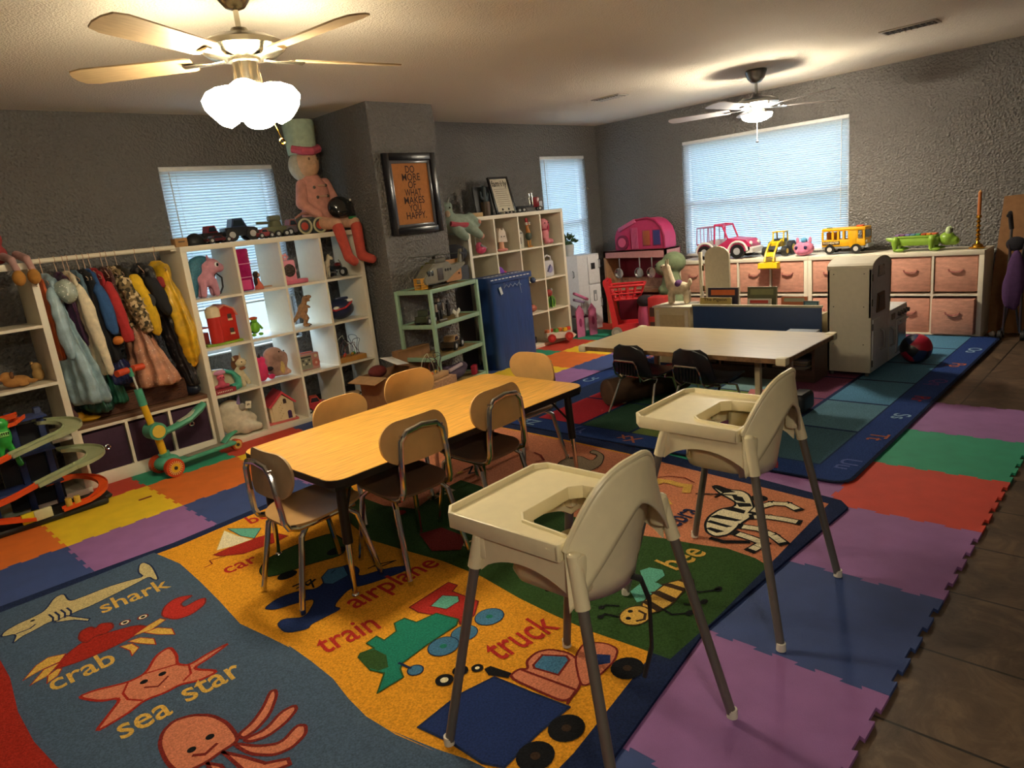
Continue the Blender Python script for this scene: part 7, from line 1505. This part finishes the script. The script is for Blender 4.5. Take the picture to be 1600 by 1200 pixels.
for s in (-1, 1): G().bx((.195, s*.085-.005, .13), (.20, s*.085+.005, .215), YB).build('front_post', t)
G().bx((.196, -.08, .145), (.198, .08, .21), plain('5a6a74', .15)).build('windshield', t)
G().bx((-.19, -.0945, .09), (-.03, -.09, .122), plain('3a2414', .5)).build('number_plate', t); g = G(); g.text('0123456789', .03, plain('e8d8b0', .5), MX((-.11, -.0955, .106), (PI/2, 0, 0)), width=.145); g.build('lettering', t)
for x in (-.12, .12):
    for s in (-1, 1): wheel(t, (x, s*.085, .045), .045, .03, plain('161616', .5), plain('c8c4bc', .3))
G().bx((.10, -.03, .245), (.16, .03, .26), plain('c8501e', .4), .004).bx((-.17, -.03, .245), (-.13, .0, .252), plain('5a6a1e', .4)).build('roof_light', t); G().bx((.19, -.08, .05), (.225, .08, .085), plain('9a9ca0', .3), .004).build('bumper', t)
for s in (-1, 1): G().cyl((.2, s*.065, .11), (.208, s*.065, .11), .014, plain('e8e4d8', .2), seg=12).build('headlight', t)
CG = plain('83a838', .35)
cro = t = thing('crocodile_xylophone', 'green crocodile toy xylophone with colored keys on its back', 'toy xylophone', TCp(1435, .12), -PI/2)
G().bx((-.21, -.07, .035), (.17, .07, .085), CG, .012).build('body', t); G().bx((-.19, -.065, .085), (.15, .065, .10), CG, .006).build('deck', t)
for x in (-.17, .12):
    for s in (-1, 1): g = G(); limb(g, (x, s*.075, .07), (x, s*.085, .018), .032, .018, CG); g.sph((x+.03, s*.085, .010), (.045, .02, .010), CG); g.build('leg', t)
for k, c in enumerate(('8a6a9c', '7c4a7c', '6a6aa8', '5a86a8', '4a9a6a', 'c8542c', 'd8882c', 'c8603c')): G().box((-.165+k*.042, 0, .106), (.034, .125-.006*k, .010), plain(c, .35), .002).build('key', t)
g = G().sph((.225, 0, .07), (.065, .065, .045), CG).sph((.27, 0, .055), (.05, .05, .03), CG); g.build('head', t, mods=soft(.008))
for s in (-1, 1): G().sph((.235, s*.025, .118), (.022, .02, .030), plain('c4d8a4', .3)).sph((.252, s*.025, .12), (.008, .009, .016), plain('141814', .3)).build('eye', t)
G().cyl((-.20, 0, .07), (-.27, .0, .085), .022, CG, r2=.008, seg=12).build('tail', t)
cro.scale = (1, 1, 1.35)
t = thing('brass_candlestick', 'brass candlestick at the end of the low cube shelf', 'candlestick', TCp(1527, .13)); BR2 = mat('brass', 'b8862c', .22, 1, var=.06)
G().box((0, 0, .006), (.11, .11, .012), BR2, .003).build('base', t); pf = [(0, .012), (.045, .012), (.035, .03), (.018, .04), (.012, .055)]
for k in range(5): z = .06+.038*k; pf += [(.010, z), (.021, z+.012), (.010, z+.026)]
pf += [(.012, .25), (.022, .255), (.020, .275), (0, .275)]; G().lathe(pf, BR2, seg=20).build('stem', t)
tag(G().cyl((0, 0, 0), (0, 0, .19), .015, plain('b8682c', .5), r2=.013, seg=14).cyl((0, 0, .19), (0, 0, .21), .013, plain('d8a060', .5), r2=.002, seg=14).build('orange_candle'), 'tall orange candle standing in the brass candlestick', 'candle', loc=TCp(1527, .13)+Vector((0, 0, .276)))
# cardboard against the wall, folded umbrella stroller
tag(G().prism([(.0, 0), (.62, 0), (.55, 1.18), (.06, 1.20)], 0, .02, CBD, 'x').build('cardboard_sheet'), 'tall flattened cardboard sheet leaning on the right wall behind the stroller', 'cardboard', loc=(7.30, .64, .0)); bpy.data.objects['cardboard_sheet'].rotation_euler = (0, R(4.5), 0)
t = thing('umbrella_stroller', 'folded umbrella stroller with purple fabric by the cardboard sheet', 'stroller', (7.02, 1.03, 0)); SG = plain('6a6a70', .3, metal=1)
for y in (-.07, .05):
    G().tube([(-.03, y, .06), (-.01, y*.8, .5), (.02, y*.8, .92), (.02, y, 1.0), (-.02, y, 1.055), (-.07, y, 1.04)], .010, SG, 8).build('frame_tube', t); G().tube([(.02, y*.8, .92), (.02, y, 1.0), (-.02, y, 1.055), (-.08, y, 1.035)], .017, plain('141416', .6), 8).build('handle', t)
    G().tube([(.06, -y, .06), (-.02, y*.9, .80)], .009, SG, 8).build('cross_tube', t)
for y in (-.09, .07):
    for x in (-.04, .07): wheel(t, (x, y, .04), .04, .025, plain('1a1a1c', .6), plain('a8a8ac', .3))
g = G().sph((-.01, -.01, .50), (.035, .07, .26), cloth('4a2c58')).sph((-.02, .03, .42), (.03, .05, .16), cloth('4a2c58')); g.build('seat_fabric', t, mods=soft(.012)); G().sph((0, 0, .80), (.03, .07, .06), cloth('1a1820')).build('canopy_fold', t)
tag(G().sph((0, 0, .025), (.05, .03, .025), plain('a8a4a0', .5)).sph((.02, .02, .035), (.03, .02, .018), plain('b8602c', .5)).build('doll_shoe'), 'small orange and white toy shoe beside the stroller wheels', 'toy', loc=(7.10, 1.17, 0))
t = thing('dark_curtain', 'long black coat standing behind the folded stroller', 'coat', (7.20, .80, 0)); G().box((0, 0, .62), (.10, .18, 1.15), cloth('131316'), .04).build('coat_body', t); G().box((0, 0, .022), (.12, .20, .044), plain('131316', .7), .01).build('hem', t)
# toy scooter
TG = plain('4a9a7c', .4); YG = plain('e0b020', .45); RO = plain('c4441e', .45)
t = thing('toy_scooter', 'teal, yellow and red three wheeled toy scooter in front of the purple bins', 'scooter', (1.46, 4.80, TT), R(8))
G().box((.27, 0, .065), (.42, .105, .028), TG, .012).build('deck', t); G().box((.27, 0, .0805), (.30, .07, .003), plain('8a8070', .6)).build('deck_pad', t); G().sph((-.01, 0, .085), (.085, .07, .05), TG).build('fork_housing', t)
G().cyl((-.005, 0, .09), (-.02, 0, .155), .036, TG, seg=14).build('stem_collar', t)
G().cyl((-.02, 0, .15), (-.035, 0, .30), .024, YG, seg=14).build('lower_stem', t)
G().cyl((-.042, -.05, .315), (-.042, .05, .315), .058, TG, seg=24).build('hub', t); G().cyl((-.042, -.058, .315), (-.042, -.05, .315), .042, plain('d8b848', .4), seg=24).build('hub_sticker', t)
G().cyl((-.05, 0, .34), (-.075, 0, .50), .022, YG, seg=14).build('upper_stem', t); G().cyl((-.075, 0, .50), (-.085, 0, .61), .026, TG, r2=.024, seg=14).build('stem_grip', t)
G().cyl((-.085, 0, .60), (-.10, 0, .73), .007, plain('b8bcb8', .3), seg=8).build('steel_rod', t); G().cyl((-.10, 0, .70), (-.108, 0, .755), .014, TG, seg=10).build('handlebar_clamp', t)
G().cyl((-.105, 0, .745), (-.13, 0, .742), .01, TG, seg=8).build('bar', t)
for s in (-1, 1): G().cyl((-.105+s*.022, s*.01, .745), (-.105+s*.10, s*.04, .742), .022, RO, seg=14).build('grip', t)
g = G(); bm = g.bm; mi = g.mi(TG); prof = [(0, .285), (.10, .30), (.20, .325), (.28, .37), (.325, .40)]; 
g.tube([(x, 0, z) for x, z in prof], [.034, .036, .04, .044, .032], TG, 12, flat=.6); g.build('seat', t); G().tube([(.12, 0, .328), (.20, 0, .347), (.28, 0, .392)], [.02, .028, .02], plain('b8bfa8', .5), 10, flat=.25).build('seat_pad', t)
def swheel(p, r_):
    o = wheel(t, p, r_, .04, RO, YG); g = G()
    for k in range(20): a_ = 2*PI*k/20; g.box((p[0]+r_*.62*math.cos(a_), p[1]-.023, p[2]+r_*.62*math.sin(a_)), (r_*.28, .004, .004), plain('e8d080', .4), 0, (0, -a_, 0))
    g.cyl((p[0], p[1]-.021, p[2]), (p[0], p[1]-.027, p[2]), .012, plain('2a2a2a', .4), seg=12); h = g.build('spokes', t); h.parent = o
swheel((-.02, -.10, .062), .062); swheel((-.02, .10, .062), .062); swheel((.50, 0, .040), .040)
G().tube([(.40, 0, .08), (.46, 0, .12), (.52, 0, .135)], [.03, .035, .02], TG, 10, flat=.4).build('rear_fender', t)
# ---------------- race track tower at the left edge ----------------
ORT = plain('d8501c', .35); GRT = mat('grey_green_plastic', '9aa07a', .4, var=.08, scale=20); NVT = plain('1c2c58', .4); DKT = plain('1a1a16', .5)
BT_ = fz(60, 800, TT); TY_ = 4.72
def W(px, py, y=TY_): return fy(px, py, y)
t = thing('race_track_tower', 'tall toy race track garage with orange ramps in front of the left cube shelf', 'toy race track', (.62, TY_, TT))
O = Vector(t.location)
def L3(px, py, y): return W(px, py, y)-O
def ramp(pts, w, m, name, th=.008, lip=.014):
    pts = [Vector(p) for p in pts]; g = G(); bm = g.bm; mi = g.mi(m); n = len(pts); R_ = []
    for i, p in enumerate(pts):
        d = (pts[min(i+1, n-1)]-pts[max(i-1, 0)]); s = Vector((-d.y, d.x, 0)).normalized()*w/2; u = Vector((0, 0, 1))
        R_.append([bm.verts.new(q) for q in (p-s+u*lip, p-s-u*th, p+s-u*th, p+s+u*lip, p+s*.9+u*lip, p+s*.9, p-s*.9, p-s*.9+u*lip)])
    for a, b in zip(R_, R_[1:]):
        for k in range(8): bm.faces.new((a[k], a[(k+1) % 8], b[(k+1) % 8], b[k]))
    bm.faces.new(R_[0][::-1]); bm.faces.new(R_[-1])
    bmesh.ops.recalc_face_normals(bm, faces=bm.faces[:])
    for f in bm.faces: f.material_index = mi
    return g.build(name, t)
def arc(c, r, a0, a1, z0, z1, n=14): return [(c[0]+r*math.cos(R(a0+(a1-a0)*i/n)), c[1]+r*math.sin(R(a0+(a1-a0)*i/n)), z0+(z1-z0)*i/n) for i in range(n+1)]
for dx in (-.12, .06, .20):
    G().box((dx, .09, .32), (.035, .05, .64), NVT, .004).build('tower_post', t)
for z in (.20, .40, .60): G().box((.04, .05, z), (.36, .16, .012), plain('2a3c70', .4)).build('floor_plate', t)
G().box((.10, .13, .30), (.28, .012, .50), plain('14161c', .5)).build('rear_wall', t)
G().box((.0, -.02, .02), (.80, .22, .04), DKT, .015).build('base', t); G().tube([(.36, -.06, .02), (.42, -.02, .02), (.42, .05, .02), (.36, .10, .02)], .03, DKT, 8, flat=.6).build('base_corner', t)
ramp(arc((.20, -.02), .135, 100, -95, .545, .49), .10, GRT, 'upper_curve'); ramp([(.19, -.155, .49), (.08, -.17, .47), (-.02, -.18, .45)], .09, GRT, 'upper_straight'); ramp([(-.02, -.18, .45), (-.14, -.19, .42), (-.25, -.20, .40)], .05, ORT, 'orange_ramp')
ramp(arc((.28, -.02), .135, 100, -95, .345, .29), .10, GRT, 'lower_curve'); ramp([(.27, -.155, .29), (.16, -.17, .27), (.06, -.18, .25)], .09, GRT, 'lower_straight'); ramp([(.06, -.18, .25), (-.06, -.19, .22), (-.20, -.20, .20)], .05, ORT, 'orange_ramp')
ramp([(.14, .09, .17)]+arc((.30, -.01), .115, 95, -90, .165, .06)+[(.16, -.125, .05)], .05, ORT, 'orange_loop')
ramp([(-.30, .02, .72), (-.12, .0, .655), (-.0, -.02, .63), (.08, -.04, .64)], .07, ORT, 'orange_ramp'); ramp([(-.30, -.05, .60), (-.10, -.07, .585), (.05, -.05, .60), (.10, .0, .62)], .06, ORT, 'orange_ramp')
ramp([(-.35, -.12, .25), (-.16, -.13, .10), (.02, -.14, .055)], .06, ORT, 'orange_ramp')
for x, c in ((.0, 'd8c81c'), (.06, 'c8c49c')): G().box((x, -.14, .07), (.09, .02, .06), plain(c, .4), .003, (0, 0, .1)).build('gate_sign', t)
for x in (.20, .245): G().cyl((x, -.10, .04), (x, -.10, .10), .018, plain('d8b84a', .4), seg=12).build('yellow_drum', t)
t = thing('green_monster_toy', 'bright green toothy toy figure hanging on the race track tower', 'toy figure', tuple(W(6, 690, TY_-.08))); GM = plain('2c9a38', .3)
g = G().sph((0, 0, .03), (.045, .035, .07), GM).sph((0, 0, .10), (.045, .035, .035), GM); limb(g, (.02, 0, -.03), (.035, -.01, -.09), .02, .015, GM); limb(g, (-.02, 0, -.03), (-.03, -.01, -.09), .02, .015, GM); limb(g, (.035, -.01, -.09), (.045, -.02, -.14), .015, .018, GM); g.build('body', t, mods=soft(.007)); G().box((0, -.034, .045), (.06, .012, .03), plain('8acc6a', .4), .006).build('jaw', t)
g = G()
for k in range(6): g.cyl((-.025+k*.01, -.041, .055), (-.025+k*.01, -.043, .04), .004, plain('1c2a14'), r2=.001, seg=5)
g.build('teeth', t)
t = thing('toy_sedan', 'small grey toy car parked in the race track garage', 'toy car', (.70, TY_-.06, TT+.207), R(5)); G().box((0, 0, .016), (.075, .032, .016), plain('8a9098', .3), .005).build('body', t); G().box((-.005, 0, .028), (.035, .026, .012), plain('30363c', .2), .004).build('cabin', t)
for x in (-.022, .022):
    for s in (-1, 1): wheel(t, (x, s*.014, .008), .008, .006)
